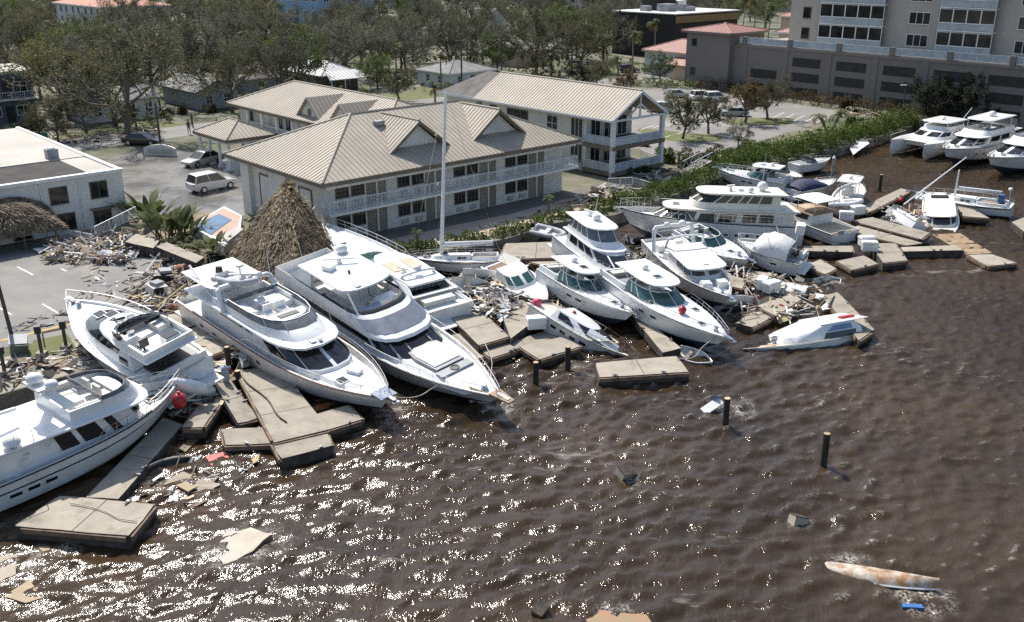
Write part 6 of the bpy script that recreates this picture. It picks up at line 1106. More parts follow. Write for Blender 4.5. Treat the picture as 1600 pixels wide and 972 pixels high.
ct = Boat('moored white catamaran with twin bows at top right', (1492, 206, 1.9), (1418, 222, 1.9), 0, 5.6, 1.6, 1.7, 'catamaran', 'catamaran'); L_ = ct.L
for s in (1, -1):
    rings = []
    for t in (0, .2, .4, .6, .75, .87, .95, 1.0):
        w = .75 * (1 if t < .6 else max(.05, 1 - ((t - .6) / .4) ** 2)); h = 1.6 + .1 * t; rings.append([(t * L_, s * 2.0 + w, h), (t * L_, s * 2.0 + w * .9, .3), (t * L_ - (.4 if t == 1 else 0), s * 2.0, -.4), (t * L_, s * 2.0 - w * .9, .3), (t * L_, s * 2.0 - w, h)])
    MB().loft(rings, True, True, True).build('hull', HULLW, ct.root, 40)
ct.B = 5.6; ct.hw = 2.8; ct.bul = 0; ct.sw, ct.tm, ct.bp = .98, .6, 3
MB().bb(.05 * L_, .78 * L_, -2.0, 2.0, .9, 1.62).build('bridge_deck', GEL, ct.root); l = [ct.lv(1.6, .12, .74, .78, .24), ct.lv(1.95, .12, .70, .74, .22), ct.lv(2.6, .12, .52, .66, .12)]; ct.house(l, 'deckhouse'); ct.glass(l[1], l[2], [(.36, .43), (.44, .495), (.505, .56), (.57, .64), (.08, .18), (.2, .3), (.7, .8), (.82, .92)], .15, .8); ct.hardtop(ct.lv(3.6, .05, .5, .6, .06), .12, [(.1, .5, .1, .5), (.1, -.5, .1, -.5), (.45, .5, .45, .5), (.45, -.5, .45, -.5)], z0=2.6, pm=GEL); ct.house([ct.lv(2.6, .12, .48, .6, .08), ct.lv(3.1, .12, .46, .58, .08)], 'flybridge'); ct.dome(.3, 0, 3.72, .25); ct.hatch(.62, 0, 1.98, (.6, .6)); ct.box('foredeck', DECK, .80, 0, 1.55, (.9, 3.6, .1)); MB().pipe([(L_ * .98, 2.2, 1.7), (L_, 2.2, 2.3), (L_ * .6, 2.7, 2.3)], .02, 4).pipe([(L_ * .98, -2.2, 1.7), (L_, -2.2, 2.3), (L_ * .6, -2.7, 2.3)], .02, 4).build('bow_rail', STEEL, ct.root); MB().tube((.1 * L_, 1.2, 3.7), (.0, 1.6, 5.2), .03, n=4).build('whip_antenna', GEL, ct.root)
# half sunk boats in the middle
b = Boat('dark windowed sleek cruiser sinking by the bow beneath the pile of wrecks', (846, 474, 1.6), (992, 560, -.1), -14, 2.9, 1.1, 1.4, 'sunken_boat').hull(HULLD, rake=.15, bul=.12, deck=GELC); d = b.dz(.4); l = [b.lv(d, .22, .86, .8, .3), b.lv(d + .2, .22, .80, .76, .28), b.lv(d + .75, .24, .56, .6, .2)]; b.house(l, 'deckhouse'); b.glass(l[1], l[2], [(.08, .30), (.38, .62), (.70, .92)], .1, .85); b.rail(.3, .98, .45, 8, False); b.portholes([.3, .4, .5, .6], .6, 0, .4, .2); b.box('broken_panel', GEL, .72, -.5, d + .5, (2.0, .6, .08), .3, tilt=(.6, .2))
b = Boat('small wrecked cabin boat with teal windshield jammed between dock slabs', (772, 408, 1.7), (856, 468, 1.3), 12, 2.5, 1.0, 1.3, 'wrecked_boat').hull(HULLD, rake=.14, bul=.15, deck=GEL); d = b.dz(.4); l = [b.lv(d, .30, .66, .8, .12), b.lv(d + .3, .30, .64, .78, .12), b.lv(d + .85, .30, .52, .7, .1)]; b.house(l, 'cabin'); b.glass(l[1], l[2], [(.365, .425), (.44, .495), (.505, .56), (.575, .635)], .08, .9, GLASSG); b.box('cockpit_floor', WOODR, .14, 0, d + .05, (1.2, 1.6, .06)); b.rail(.6, .98, .4, 5, False); b.box('torn_flap', GELC, .2, .4, d + .7, (1.4, .8, .08), .4, tilt=(.4, .3))
b = Boat('sunken cruiser with white cabin top and tinted side window right of the wrecks', (1336, 514, .15), (1128, 546, -.12), 15, 3.6, .8, 1.0, 'sunken_boat').hull(HULLW, rake=.15, bul=.08, deck=mat('rusty_deck', (.62, .58, .50), .6, scale=.7, col2=(.33, .22, .11), mixs=.3)); d = b.dz(.3); l = [b.lv(d, .06, .66, .84, .18), b.lv(d + .5, .06, .62, .82, .17), b.lv(d + 1.05, .10, .40, .72, .10)]; b.house(l, 'cabin'); b.glass(l[0], l[1], [(.04, .24), (.76, .96)], .0, .95); b.glass(l[1], l[2], [(.06, .24), (.76, .94)], .1, .75, mat('blue_shade_panel', (.22, .30, .42), .3)); b._slab(b.lv(d + 1.05, .0, .36, .74, .04), .08, 'cabin_roof', GEL); b.box('red_cushion', REDP, .1, .3, d + 1.2, (.9, .4, .15)); b.hatch(.62, .1, d + .45, (.4, .4)); b.hatch(.80, .0, d + .05, (.3, .3)); b.whip(.2, -.5, d + 1.0, .9, (.3, .2))
oh = MB(); rings = []
for t in [i / 10 for i in range(11)]:
    w = 1.05 * (.7 + .3 * math.sin(math.pi / 2 * min(1, t / .4))) * (1 if t < .5 else max(.03, 1 - ((t - .5) / .5) ** 2.2)); rings.append([(t * 3.6 - 1.8, w * math.cos(a), .5 * math.sin(a) * (1 - .5 * t ** 3)) for a in [math.pi * j / 8 for j in range(9)]])
oh.loft(rings, False, True, False); o = oh.build('capsized_hull', GELC, None, 60, at(1220, 452, .25), R(150)); tag(o, 'upturned cream oval hull floating by the tangled dock wreck', 'boat'); MB().tube((-1.7, 0, .52), (1.3, 0, .47), .03, n=4).build('keel_strip', GEL, o)
dinghy(None, 0, 0, 0, 2.6, 0, loc=at(836, 362, 1.1), rot=(R(12), R(6), R(-28)), m=mat('hypalon', (.42, .43, .44), .7, var=.1), label='grey inflatable dinghy washed up against the promenade hedge')
hh = Boat('dark flooded skiff half under water beside the shaded dock', (212, 757, .12), (300, 712, .22), 20, 1.3, .35, .5, 'sunken_skiff', draft=.3).hull(HULLD, rake=.1, bul=.3, deck=mat('wet_hull_inside', (.09, .085, .08), .3, var=.3))
fender(at(455, 606, .3), 'white ball fender floating between dock slab and middle motor yacht', GEL, .3, .15, name='ball_fender', cat='fender'); fender(at(352, 585, 1.4), 'blue grey cylindrical fender hanging off the tilted dock slab', mat('greyblue', (.3, .36, .42), .5), .2, .6, name='ball_fender', cat='fender')
fender(at(838, 474, 1.7), 'pink red torn fender on the small wrecked cabin boat', mat('pink_plastic', (.6, .08, .15), .5), .3, .3, (R(50), 0, 0.6)); fender(at(897, 489, 1.5), 'small red ball fender at the express boat waterline', REDP, .14)
# ---------------------------------------------------------------- broken floating docks
RUSTD = mat('stained_dock', (.36, .27, .17), .75, scale=.8, col2=(.20, .12, .06), mixs=.4, fine=.15)
JOINT = mat('joint_gap', (.05, .045, .04), .95)
def dock(label, quad, z=.6, th=.65, m=None, name='dock_slab', joints=1, timber=True, zs=None, group=None):
    P = [at(x, y, zs[i] if zs else z) for i, (x, y) in enumerate(quad)]; c = sum(P, Vector()) / 4; Q = [p - c for p in P]
    if sum(Q[i].x * Q[(i + 1) % 4].y - Q[(i + 1) % 4].x * Q[i].y for i in range(4)) < 0: Q = Q[::-1]
    o = tag(empty(name, c), label, 'dock', group); n = (Q[1] - Q[0]).cross(Q[3] - Q[0]).normalized()
    rr = random.Random(sum((i + 1) * ord(ch) for i, ch in enumerate(label)))
    # slightly chipped outline
    out = []
    for i in range(4):
        a, b_ = Q[i], Q[(i + 1) % 4]; k = max(2, int((b_ - a).length / .9))
        for j in range(k):
            p = a.lerp(b_, j / k); inn = -p.normalized() * (abs(rr.gauss(0, .035)) if j else .03 + rr.random() * .08); out.append(p + inn)
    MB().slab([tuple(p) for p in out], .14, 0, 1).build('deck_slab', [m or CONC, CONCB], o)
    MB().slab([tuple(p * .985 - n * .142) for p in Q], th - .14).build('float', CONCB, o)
    ed = [(Q[i], Q[(i + 1) % 4]) for i in range(4)]
    if timber:
        for a, b_ in ed:
            if rr.random() < .8:
                d = (b_ - a).normalized(); nn = d.cross(n) * .05; s0, s1 = rr.uniform(0, .06), rr.uniform(.93, 1.0); a2, b2 = a.lerp(b_, s0) + nn * .6, a.lerp(b_, s1) + nn * .6
                MB().loft([[a2 - nn - n * .05, a2 + nn - n * .05, a2 + nn - n * .26, a2 - nn - n * .26], [b2 - nn - n * .05, b2 + nn - n * .05, b2 + nn - n * .26, b2 - nn - n * .26]], True, True, True).build('timber_wale', WOODR, o)
    lo = max(((Q[1] - Q[0]).length, 0), ((Q[2] - Q[1]).length, 1))[1]; A0, A1, B0, B1 = (Q[0], Q[1], Q[3], Q[2]) if lo == 0 else (Q[1], Q[2], Q[0], Q[3]); L = (A1 - A0).length; k = max(1, round(L / 2.9))
    for i in range(1, k):
        p, q = A0.lerp(A1, i / k), B0.lerp(B1, i / k); d = (A1 - A0).normalized() * .02; u = n * .004; MB().add([p * .97 - d + u, p * .97 + d + u, q * .97 + d + u, q * .97 - d + u], [(0, 1, 2, 3)]) ; jm = MB(); jm.add([p * .97 - d + u, p * .97 + d + u, q * .97 + d + u, q * .97 - d + u], [(0, 1, 2, 3)]); jm.build('joint', JOINT, o)
    for i in range(2 if L > 3 else 1):
        p = A0.lerp(A1, rr.uniform(.15, .85)) * .9; cl = MB(); cl.box((p.x, p.y, p.z + .07), (.3, .07, .05), rr.uniform(0, 3)); cl.box((p.x, p.y, p.z + .03), (.1, .07, .08)); cl.build('cleat', STEEL, o)
    return o
DOCKS = [
 ('broad dock slab floating in front of the trawler yacht at lower left', [(22, 822), (92, 774), (244, 788), (203, 838)], .65, .85),
 ('dark shaded dock slab lying along the trawler yacht hull', [(133, 778), (256, 652), (286, 663), (184, 781)], .45, .5),
 ('short tilted dock block at the trawler yacht bow', [(284, 668), (312, 630), (346, 628), (318, 668)], .8, .6),
 ('long dock slab running out beside the middle motor yacht', [(368, 578), (438, 572), (515, 672), (428, 692)], .7, .6),
 ('dock slab end pointing right under the middle motor yacht bow', [(466, 655), (545, 632), (568, 655), (492, 678)], .55, .6),
 ('small dock slab at the outer end of the long dock', [(424, 692), (512, 676), (520, 696), (438, 718)], .6, .6),
 ('low dock slab left of the outer dock end', [(345, 670), (424, 667), (427, 693), (350, 696)], .45, .5),
 ('dock slab behind the boarding steps of the quay yacht', [(272, 518), (318, 506), (369, 542), (310, 562)], 1.25, .6),
 ('concrete slab between the quay yacht and the middle motor yacht stern', [(255, 492), (310, 470), (332, 500), (285, 515)], 1.3, .5),
 ('flat dock slab in front of the debris heap', [(700, 492), (748, 482), (796, 526), (748, 540)], .85, .5),
 ('dock slab leaning up behind the debris heap', [(770, 454), (800, 449), (844, 494), (798, 530)], .9, .6),
 ('sunken dock corner below the flat dock slab', [(688, 514), (722, 522), (772, 553), (742, 562)], .35, .6),
 ('long dark dock edge at the open water in the middle', [(752, 548), (868, 512), (876, 524), (766, 560)], .5, .7),
 ('square dock slab between two pilings', [(810, 541), (878, 526), (909, 541), (843, 562)], .6, .6),
 ('detached dock slab with worn corner floating off the wrecks', [(928, 567), (1058, 556), (1078, 581), (935, 590)], .65, .9),
 ('narrow dock float under the rounded hardtop cruiser', [(980, 485), (998, 490), (1065, 544), (1036, 552)], .7, .5),
 ('wide concrete slab below the promenade hedge', [(790, 380), (888, 377), (893, 402), (780, 405)], 1.1, .6),
 ('tilted dock slab left of the sedan bridge yacht', [(838, 392), (890, 402), (884, 424), (822, 408)], .9, .4),
 ('finger pier reaching to the capsized sailboat', [(1408, 294), (1424, 299), (1357, 332), (1340, 326)], .75, .4),
 ('upper of two parallel dock slabs below the capsized sailboat', [(1330, 345), (1362, 339), (1455, 364), (1440, 374)], .7, .5),
 ('lower of two parallel dock slabs below the capsized sailboat', [(1322, 361), (1340, 352), (1443, 380), (1417, 384)], .65, .5),
 ('thin dock slab left of the white dock boxes', [(1255, 384), (1332, 384), (1334, 394), (1255, 392)], .6, .5),
 ('dock slab right of the white dock boxes', [(1358, 380), (1400, 380), (1418, 407), (1380, 411)], .65, .6),
 ('thin dock slab leading to the stained walkway', [(1407, 386), (1495, 383), (1506, 391), (1411, 393)], .6, .6),
 ('concrete end of the stained walkway', [(1510, 398), (1550, 397), (1590, 411), (1543, 416)], .45, .6),
 ('dock slab drifting in front of the dock boxes', [(1306, 408), (1350, 399), (1373, 412), (1331, 422)], .55, .6),
 ('small greenish dock slab with tyre mark', [(1258, 415), (1282, 405), (1308, 420), (1289, 429)], .5, .6),
 ('dock slab tilted against the snapped mast sailboat', [(1496, 322), (1522, 327), (1547, 341), (1504, 338)], .7, .5),
 ('dock corner at the right edge of the picture', [(1580, 347), (1604, 338), (1620, 352), (1600, 362)], .6, .6),
 ('long dock slab right of the sunken cruiser', [(1284, 462), (1308, 456), (1367, 516), (1342, 532)], .6, .5),
 ('dock slab among the debris left of the long right slab', [(1182, 478), (1238, 457), (1253, 468), (1212, 494)], .7, .5),
 ('dock fragment behind the white cruiser bow', [(1150, 505), (1178, 484), (1214, 492), (1175, 512)], .5, .5),
 ('dock fragment by the fishing cruiser bow', [(1136, 428), (1166, 436), (1160, 452), (1138, 446)], .8, .5),
 ('dock slab behind the fishing cruiser and open cruiser', [(1160, 420), (1215, 428), (1200, 446), (1165, 440)], .6, .5)]
for lab, q, z, th in DOCKS: dock(lab, q, z, th)
dock('brown stained walkway awash at the right', [(1455, 366), (1500, 364), (1552, 396), (1510, 398)], .12, .4, RUSTD, timber=False)
dock('tilted slab with torn edge beside the long dock', [(330, 592), (354, 586), (404, 655), (372, 662)], zs=[1.3, 1.0, .35, .6], th=.5)
dock('leaning left one of two concrete blocks by the paddle leaved clump', [(194, 378), (212, 365), (250, 376), (240, 388)], zs=[1.9, 1.9, 1.8, 1.8], th=.8, m=CONC, name='concrete_block', timber=False)
dock('right one of two concrete blocks by the paddle leaved clump', [(242, 385), (260, 378), (320, 402), (307, 411)], zs=[1.9, 1.9, 1.7, 1.7], th=.75, m=CONC, name='concrete_block', timber=False)
dock('mossy concrete block at the thatched roof foot', [(312, 440), (335, 428), (352, 452), (322, 466)], zs=[1.6, 1.9, 1.9, 1.5], th=.6, name='concrete_block', timber=False)
# dock boxes
def dock_box(label, px, py, z, rz, s=1.0):
    o = tag(empty('dock_box', at(px, py, z), rz), label, 'dock box'); o.scale = (s, s, s); MB().box((0, 0, .3), (1.1, .6, .6), 0, 0, None, 1.04).build('case', GEL, o); MB().box((0, 0, .66), (1.22, .72, .12), 0, 0, None, .9).build('lid', GEL, o); MB().box((0, -.34, .55), (.1, .04, .1)).build('latch', STEEL, o)
for a in (('white dock box below the centre console boat', 1340, 334, .75, .3), ('white dock box left of the upper parallel slab', 1322, 343, .75, -.2), ('white dock box at the corner of the small pier, further one', 1353, 383, .65, .1), ('white dock box at the corner of the small pier, nearer one', 1358, 391, .65, -.15), ('white dock box stranded among the planks', 1205, 455, .8, .6), ('white dock box by the fishing cruiser debris', 1190, 450, .8, 1.2), ('small white box on the dock edge between wrecks', 838, 512, .8, .2)): dock_box(*a)
# pilings
def piling(label, px, py, h, r=.16, cap=None, m=None, lean=(0, 0)):
    p = at(px, py, 0); o = tag(empty('piling', p), label, 'piling'); rings = []
    for i in range(6):
        f = i / 5; rings.append([(lean[0] * f + r * (1.05 - .08 * f) * math.cos(a) * (1 + .05 * math.sin(3 * a + i)), lean[1] * f + r * (1.05 - .08 * f) * math.sin(a), -1.5 + (h + 1.5) * f) for a in [2 * math.pi * k / 10 for k in range(10)]])
    MB().loft(rings, True, True, True).build('post', m or PILE, o, 40); MB().lathe((lean[0], lean[1], h), [(r * .96, 0), (r * .9, .02)], 10).build('top', WOODN if not cap else cap, o)
    if cap: MB().lathe((lean[0], lean[1], h), [(r * 1.15, -.05), (r * 1.15, .05), (.02, .3)], 10).build('pile_cap', cap, o)
for a in (('dark piling standing alone, the right of two in open water', 1286, 728, 1.65), ('dark piling in open water beside floating white wreckage', 1133, 667, 1.55), ('piling at the left corner of the square dock slab', 837, 602, 1.35), ('piling at the right corner of the square dock slab', 887, 578, 1.4), ('weathered piling at the torn slab beside the middle motor yacht', 360, 592, 1.9), ('short piling against the middle motor yacht hull', 448, 600, 1.4), ('short piling between torn slab and long dock', 374, 606, 1.0), ('lone piling in the basin beyond the finger pier', 1374, 298, 1.6)): piling(*a)
piling('grey capped piling beside the centre console boat', 1300, 277, 2.0, .17, GEL, WOODG); piling('grey piling at the bow of the moored catamaran', 1468, 232, 1.9, .2, None, WOODG); piling('dark piling between the two moored flybridge yachts', 1536, 245, 1.6, .17)
# ---------------------------------------------------------------- debris
PLK = [MB().box((0, 0, 0), (2.2, .14, .05)).mesh('plank', WOODG), MB().box((0, 0, 0), (1.6, .18, .05)).mesh('plank', WOODN), MB().box((0, 0, 0), (2.9, .10, .10)).mesh('plank', WOODR), MB().box((0, 0, 0), (1.2, .22, .04)).mesh('plank', WOODG)]
WHT = mat('white_scrap', (.72, .71, .68), .7, var=.1); PLY = mat('plywood', (.36, .27, .16), .7, var=.15, rand=.2, fine=.1); TEALP = mat('teal_plastic', (.06, .22, .22), .5); FOAMB = mat('blue_foam', (.16, .33, .55), .8)
def inside(poly):
    xs = [p[0] for p in poly]; ys = [p[1] for p in poly]
    while True:
        x, y = rnd.uniform(min(xs), max(xs)), rnd.uniform(min(ys), max(ys)); c = False; j = len(poly) - 1
        for i in range(len(poly)):
            if (poly[i][1] > y) != (poly[j][1] > y) and x < (poly[j][0] - poly[i][0]) * (y - poly[i][1]) / (poly[j][1] - poly[i][1]) + poly[i][0]: c = not c
            j = i
        if c: return x, y
def heap(where, poly, z, nplank, nscrap, h=.5, white=.35, base=True, s=1.0):
    for i in range(nplank):
        x, y = inside(poly); o = put(PLK[i % 4], 'plank', None, at(x, y, z) + Vector((0, 0, rnd.uniform(.08, h))), rot=(rnd.gauss(0, .15), rnd.gauss(0, .16), rnd.uniform(0, 6.28)), scale=s * rnd.uniform(.6, 1.1)); tag(o, 'loose broken plank lying in the debris ' + where, 'plank', 'planks in the debris ' + where)
    mb = MB(); ms = [WOODG, WHT, WOODN, WOODR, GREYC, JOINT, TANC, REDP, TEALP, SAND]
    for i in range(nscrap):
        x, y = inside(poly); p = at(x, y, z) + Vector((0, 0, rnd.uniform(0, h * .8))); k = rnd.random(); mi = 1 if k < white else rnd.choices([0, 2, 3, 4, 5, 6, 7, 8, 9], [4, 2.5, 6, 2, 6, 2, .25, .25, 5])[0]
        t = rnd.random(); al = 0
        d = (rnd.uniform(.5, 2.3) * s, rnd.uniform(.03, .12), rnd.uniform(.02, .07)) if t < .5 else (rnd.uniform(.06, .35) * s, rnd.uniform(.05, .3) * s, rnd.uniform(.02, .16) * s) if t < .86 else (rnd.uniform(.5, 1.3) * s, rnd.uniform(.3, .8) * s, .03)
        mb.box(p, d, rnd.uniform(0, 6.28), mi, (rnd.gauss(0, .35), rnd.gauss(0, .35)))
    stuff(mb.build('debris', ms), 'heap of splintered wood, foam and scraps ' + where, 'debris')
heap('in front of the flat roofed building', [(65, 392), (95, 378), (180, 368), (235, 375), (250, 395), (180, 415), (80, 412)], LAND, 40, 520, .6, .34)
heap('beside the quay yacht bow', [(245, 405), (300, 395), (335, 420), (320, 470), (275, 505), (225, 480), (200, 470)], LAND, 34, 330, .45, .2)
heap('behind the express cruiser', [(665, 452), (720, 432), (790, 440), (815, 470), (790, 498), (735, 490), (690, 495)], .85, 26, 460, .5, .42, s=.8)
heap('between the fishing cruiser and the sunken cruiser', [(1145, 430), (1230, 430), (1300, 455), (1300, 480), (1240, 500), (1170, 500), (1140, 470)], .45, 30, 190, .35, .22, s=.9)
heap('between the long dock and the quay yacht', [(275, 570), (330, 560), (370, 590), (350, 640), (300, 660), (270, 640)], .3, 16, 220, .7, .4, s=.9)
heap('along the broken promenade fence', [(880, 318), (935, 292), (1010, 292), (1010, 310), (950, 318), (890, 332)], LAND, 14, 120, .35, .3)
heap('on the seawall walk', [(-10, 575), (60, 560), (200, 535), (215, 552), (130, 575), (0, 610)], LAND, 16, 110, .25, .2)
heap('between the square slab and the wrecks', [(830, 455), (870, 470), (850, 500), (830, 495)], .7, 6, 90, .5, .5, s=.7)
heap('around the sedan bridge yacht and arch boat', [(960, 395), (1020, 390), (1040, 430), (985, 430)], .8, 8, 130, .6, .35, s=.8)
heap('under the sailboat and wrecked cabin boat', [(690, 420), (790, 412), (840, 430), (800, 450), (720, 440)], .7, 10, 160, .5, .3, s=.8)
heap('at the garage lawn corner', [(1300, 180), (1340, 172), (1385, 182), (1350, 192)], LAND, 14, 90, .4, .05)
heap('by the dock boxes and capsized sailboat', [(1370, 330), (1440, 325), (1450, 350), (1390, 348)], .6, 6, 80, .5, .5, s=.7)
heap('at the gabled building corner', [(1000, 275), (1050, 262), (1075, 275), (1030, 290)], LAND, 8, 70, .3, .35)
heap('along the street front of the cottages', [(30, 225), (70, 205), (130, 212), (250, 200), (250, 212), (120, 225)], LAND, 10, 140, .5, .1)
heap('beneath the snapped docks at right', [(1180, 405), (1260, 412), (1250, 430), (1180, 425)], .1, 6, 80, .3, .4, s=.7)
heap('left of the middle motor yacht', [(290, 500), (320, 480), (400, 560), (385, 575), (330, 545)], .9, 16, 160, .5, .25, s=.9)
heap('among the wrecked boats in the middle', [(800, 440), (870, 430), (900, 500), (960, 545), (900, 530), (840, 500)], .5, 16, 150, .5, .4, s=.8)
heap('drifting off the flat dock slab', [(690, 520), (760, 560), (860, 520), (870, 545), (760, 580), (680, 560)], .02, 10, 60, .06, .3, s=.6)
heap('drifting around the skiff and red tarpaulin', [(200, 790), (300, 680), (420, 700), (340, 790)], .02, 8, 60, .08, .3, s=.6)
heap('beside the arch boat and open cruiser', [(1085, 400), (1180, 412), (1150, 440), (1110, 425)], .5, 8, 80, .4, .35, s=.8)
heap('in the parking lot by the quay', [(150, 405), (240, 410), (200, 470), (130, 500), (20, 520), (10, 505), (110, 480)], LAND, 10, 120, .06, .15, s=.6)
heap('on the promenade below the motel', [(560, 395), (700, 370), (860, 325), (900, 318), (800, 350), (700, 385)], LAND, 10, 90, .08, .15, s=.6)
def half_hull(label, px, py, z, ln, w, rot, m=None, inner=None):
    rg, ri = [], []
    for i in range(9):
        t = i / 8; ww = w * (.8 + .2 * math.sin(math.pi / 2 * min(1, t / .4))) * (1 if t < .5 else max(.04, 1 - ((t - .5) / .5) ** 2)); A_ = [math.pi + math.pi * j / 8 for j in range(9)]
        rg.append([(t * ln - ln / 2, ww * math.cos(a), w * .75 * math.sin(a)) for a in A_]); ri.append([(t * ln - ln / 2, ww * .93 * math.cos(a), w * .68 * math.sin(a)) for a in A_])
    o = tag(empty('hull_shell', at(px, py, z)), label, 'wreckage'); o.rotation_euler = rot; MB().loft(rg, False).build('shell', m or HULLD, o, 60); MB().loft(ri, False).build('inner_shell', inner or GELC, o, 60); MB().pipe([r_[0] for r_ in rg] + [r_[-1] for r_ in reversed(rg)], .04, 5).build('gunwale', GEL, o); MB().bb(-ln * .2, -ln * .1, -w * .85, w * .85, -.08, 0).build('thwart', WOODG, o)
for a in (('open white hull shell in the debris behind the express cruiser', 742, 446, 1.3, 3.0, .75, (.5, .2, .4)), ('cracked hull shell on edge by the flat dock slab', 690, 482, 1.1, 2.6, .7, (1.2, 0, -.5)), ('grey hull shell beneath the sedan bridge yacht bow', 1000, 470, .9, 2.8, .7, (.3, .1, -.9)), ('white hull shell between fishing cruiser bow and dock box', 1150, 466, .8, 2.4, .65, (-.6, .1, .3)), ('flooded white dinghy shell below the narrow dock float', 1085, 556, .25, 2.2, .6, (.25, .1, -.6)), ('ribbed white shell tipped by the torn slab', 318, 606, 1.2, 2.6, .6, (.9, .2, .9)), ('broken deck shell left of the small wrecked cabin boat', 752, 424, 1.5, 2.6, .7, (-.5, .1, .1)), ('sunken hull shell near the tangled slab at right', 1296, 440, .15, 2.2, .6, (.4, 0, .5))): half_hull(*a)
# mooring lines and hoses left tangled between boats and docks
def line(label, a, b_, sag=.3, m=None, r=.025):
    A_, B_ = at(*a), at(*b_); pts = [A_.lerp(B_, k / 10) + Vector((.12 * math.sin(k * .9 + a[0]), .10 * math.sin(k * .7 + a[1]), -4 * sag * (k / 10) * (1 - k / 10))) - A_ for k in range(11)]; o = MB().pipe([tuple(p) for p in pts], r, 4).build('mooring_line', m or ROPE, None, 0, A_); tag(o, label, 'rope')
for a in (('mooring line from the largest yacht bow to the flat dock slab', (775, 612, 1.5), (760, 530, .9), .3), ('mooring line between the two big yacht bows', (600, 612, 1.6), (690, 600, 1.2), .5), ('dark hose lying over the long dock slab', (380, 590, .78), (450, 660, .76), .0, BLACKP, .04), ('rope across the broad dock slab', (110, 785, .72), (215, 815, .72), 0), ('rope from the rounded hardtop cruiser to the detached slab', (1120, 522, 1.5), (1060, 562, .75), .4), ('rope hanging between tarp covered boat and dock fragment', (1180, 395, 1.4), (1165, 436, .85), .3), ('line from the sunken cruiser to the long right slab', (1290, 500, .9), (1320, 490, .7), .2), ('dark cable from the quay yacht bow to the asphalt', (125, 470, 3.0), (210, 455, 1.05), .6, BLACKP), ('dark cable over the sportfisher stern', (1270, 365, 1.2), (1330, 380, .7), .2, BLACKP), ('rope between the capsized sailboat and the upper parallel slab', (1400, 335, 1.2), (1395, 352, .8), .1)): line(*a)
# single floating pieces
def raft(name, label, cat, quad, z, th, m, tilt=0.0):
    P = [at(x, y, z) for x, y in quad]; c = sum(P, Vector()) / len(P)
    if z < .3: c.z -= .05
    q_ = []; rr = random.Random(len(label))
    for i in range(len(P)):
        a, b_ = P[i] - c, P[(i + 1) % len(P)] - c
        for j in range(3): p = a.lerp(b_, j / 3) * (1 - (rr.random() * .09 if j else 0)); p.z += tilt * (p.x + .6 * p.y) * .35; q_.append(p)
    P = [p + c for p in q_]; o = MB().slab([tuple(p - c) for p in P], th).build(name, m, None, 0, c); return tag(o, label, cat)
WETW = mat('wet_plywood', (.27, .19, .11), .35, scale=1.2, col2=(.09, .06, .036), mixs=.5, fine=.25)
for a in (('plywood_sheet', 'tan plywood sheet awash beside the flooded skiff', 'plywood', [(240, 765), (283, 735), (345, 758), (325, 772), (300, 764), (262, 772)], .08, .1, WETW, .05), ('plywood_sheet', 'small pale board on the tan plywood sheet', 'plywood', [(275, 758), (290, 752), (308, 760), (294, 768)], .2, .06, PLY), ('red_tarpaulin', 'red tarpaulin floating behind the flooded skiff', 'tarpaulin', [(320, 712), (350, 706), (366, 722), (330, 727)], .08, .06, REDP, .08), ('plywood_sheet', 'orange stained panel under the dock at the motor yacht bow', 'plywood', [(455, 628), (520, 622), (540, 640), (480, 648)], .05, .06, mat('orange_panel', (.45, .14, .04), .6, var=.3, scale=2)), ('roof_panel', 'brown roof panel breaking the surface at lower left', 'wreckage', [(332, 862), (350, 832), (392, 826), (425, 838), (395, 862), (352, 884)], .12, .2, WETW, .22), ('plywood_sheet', 'pale triangular board near the bottom left corner', 'plywood', [(5, 932), (45, 905), (68, 934), (40, 942)], .1, .08, PLY), ('roof_panel', 'brown panel at the bottom left edge', 'wreckage', [(-20, 870), (28, 865), (25, 900), (-10, 918)], .1, .1, WETW), ('plywood_sheet', 'thin board awash above the bottom left panel', 'plywood', [(60, 855), (95, 846), (100, 852), (70, 866)], .06, .08, PLY), ('roof_panel', 'mossy panel at the bottom edge right of centre', 'wreckage', [(915, 968), (940, 953), (1010, 960), (1030, 985), (930, 990)], .1, .15, mat('mossy', (.22, .20, .10), .6, scale=2, col2=(.35, .16, .08), mixs=.4)), ('plank_float', 'blue grey plank floating by the upturned skiff', 'plank', [(1408, 942), (1440, 944), (1445, 950), (1410, 948)], .1, .08, BLUEP), ('roof_panel', 'shiny metal sheet leaning by the tall hedge', 'sheet', [(1325, 226), (1352, 218), (1358, 226), (1334, 236)], .9, .06, WHT, .3), ('plywood_sheet', 'brown wet slab by the slip of the trawler yacht', 'plywood', [(278, 700), (300, 680), (312, 684), (290, 706)], .15, .08, WETW)): raft(*a)
for (px, py, d, rot, m, lab) in ((976, 742, (.75, .6, .55), (.35, .25, .6), CONC, 'floating pale crate in open water left of the lone piling'), (1246, 816, (.6, .5, .5), (-.3, .35, .2), CONC, 'small floating block below the lone piling'), (844, 955, (.5, .45, .35), (.2, -.3, .9), WETW, 'dark floating block near the bottom centre')):
    o = tag(empty('crate', at(px, py, .08)), lab, 'crate'); o.rotation_euler = rot; MB().box((0, 0, 0), d).build('case', m, o); MB().box((0, 0, d[2] / 2 + .02), (d[0] * 1.04, d[1] * 1.04, .04)).build('lid', CONCB, o)
half_hull('curved skiff hull with orange rim floating at lower right', 1372, 906, -.10, 4.2, .55, (R(166), R(-7), R(-26)), mat('skiff_shell', (.52, .49, .42), .45, scale=2, col2=(.30, .15, .06), mixs=.25, dirt=(.06, .045, .03), dirts=.9, dscale=1.2), mat('orange_inside', (.38, .20, .09), .5, var=.25))
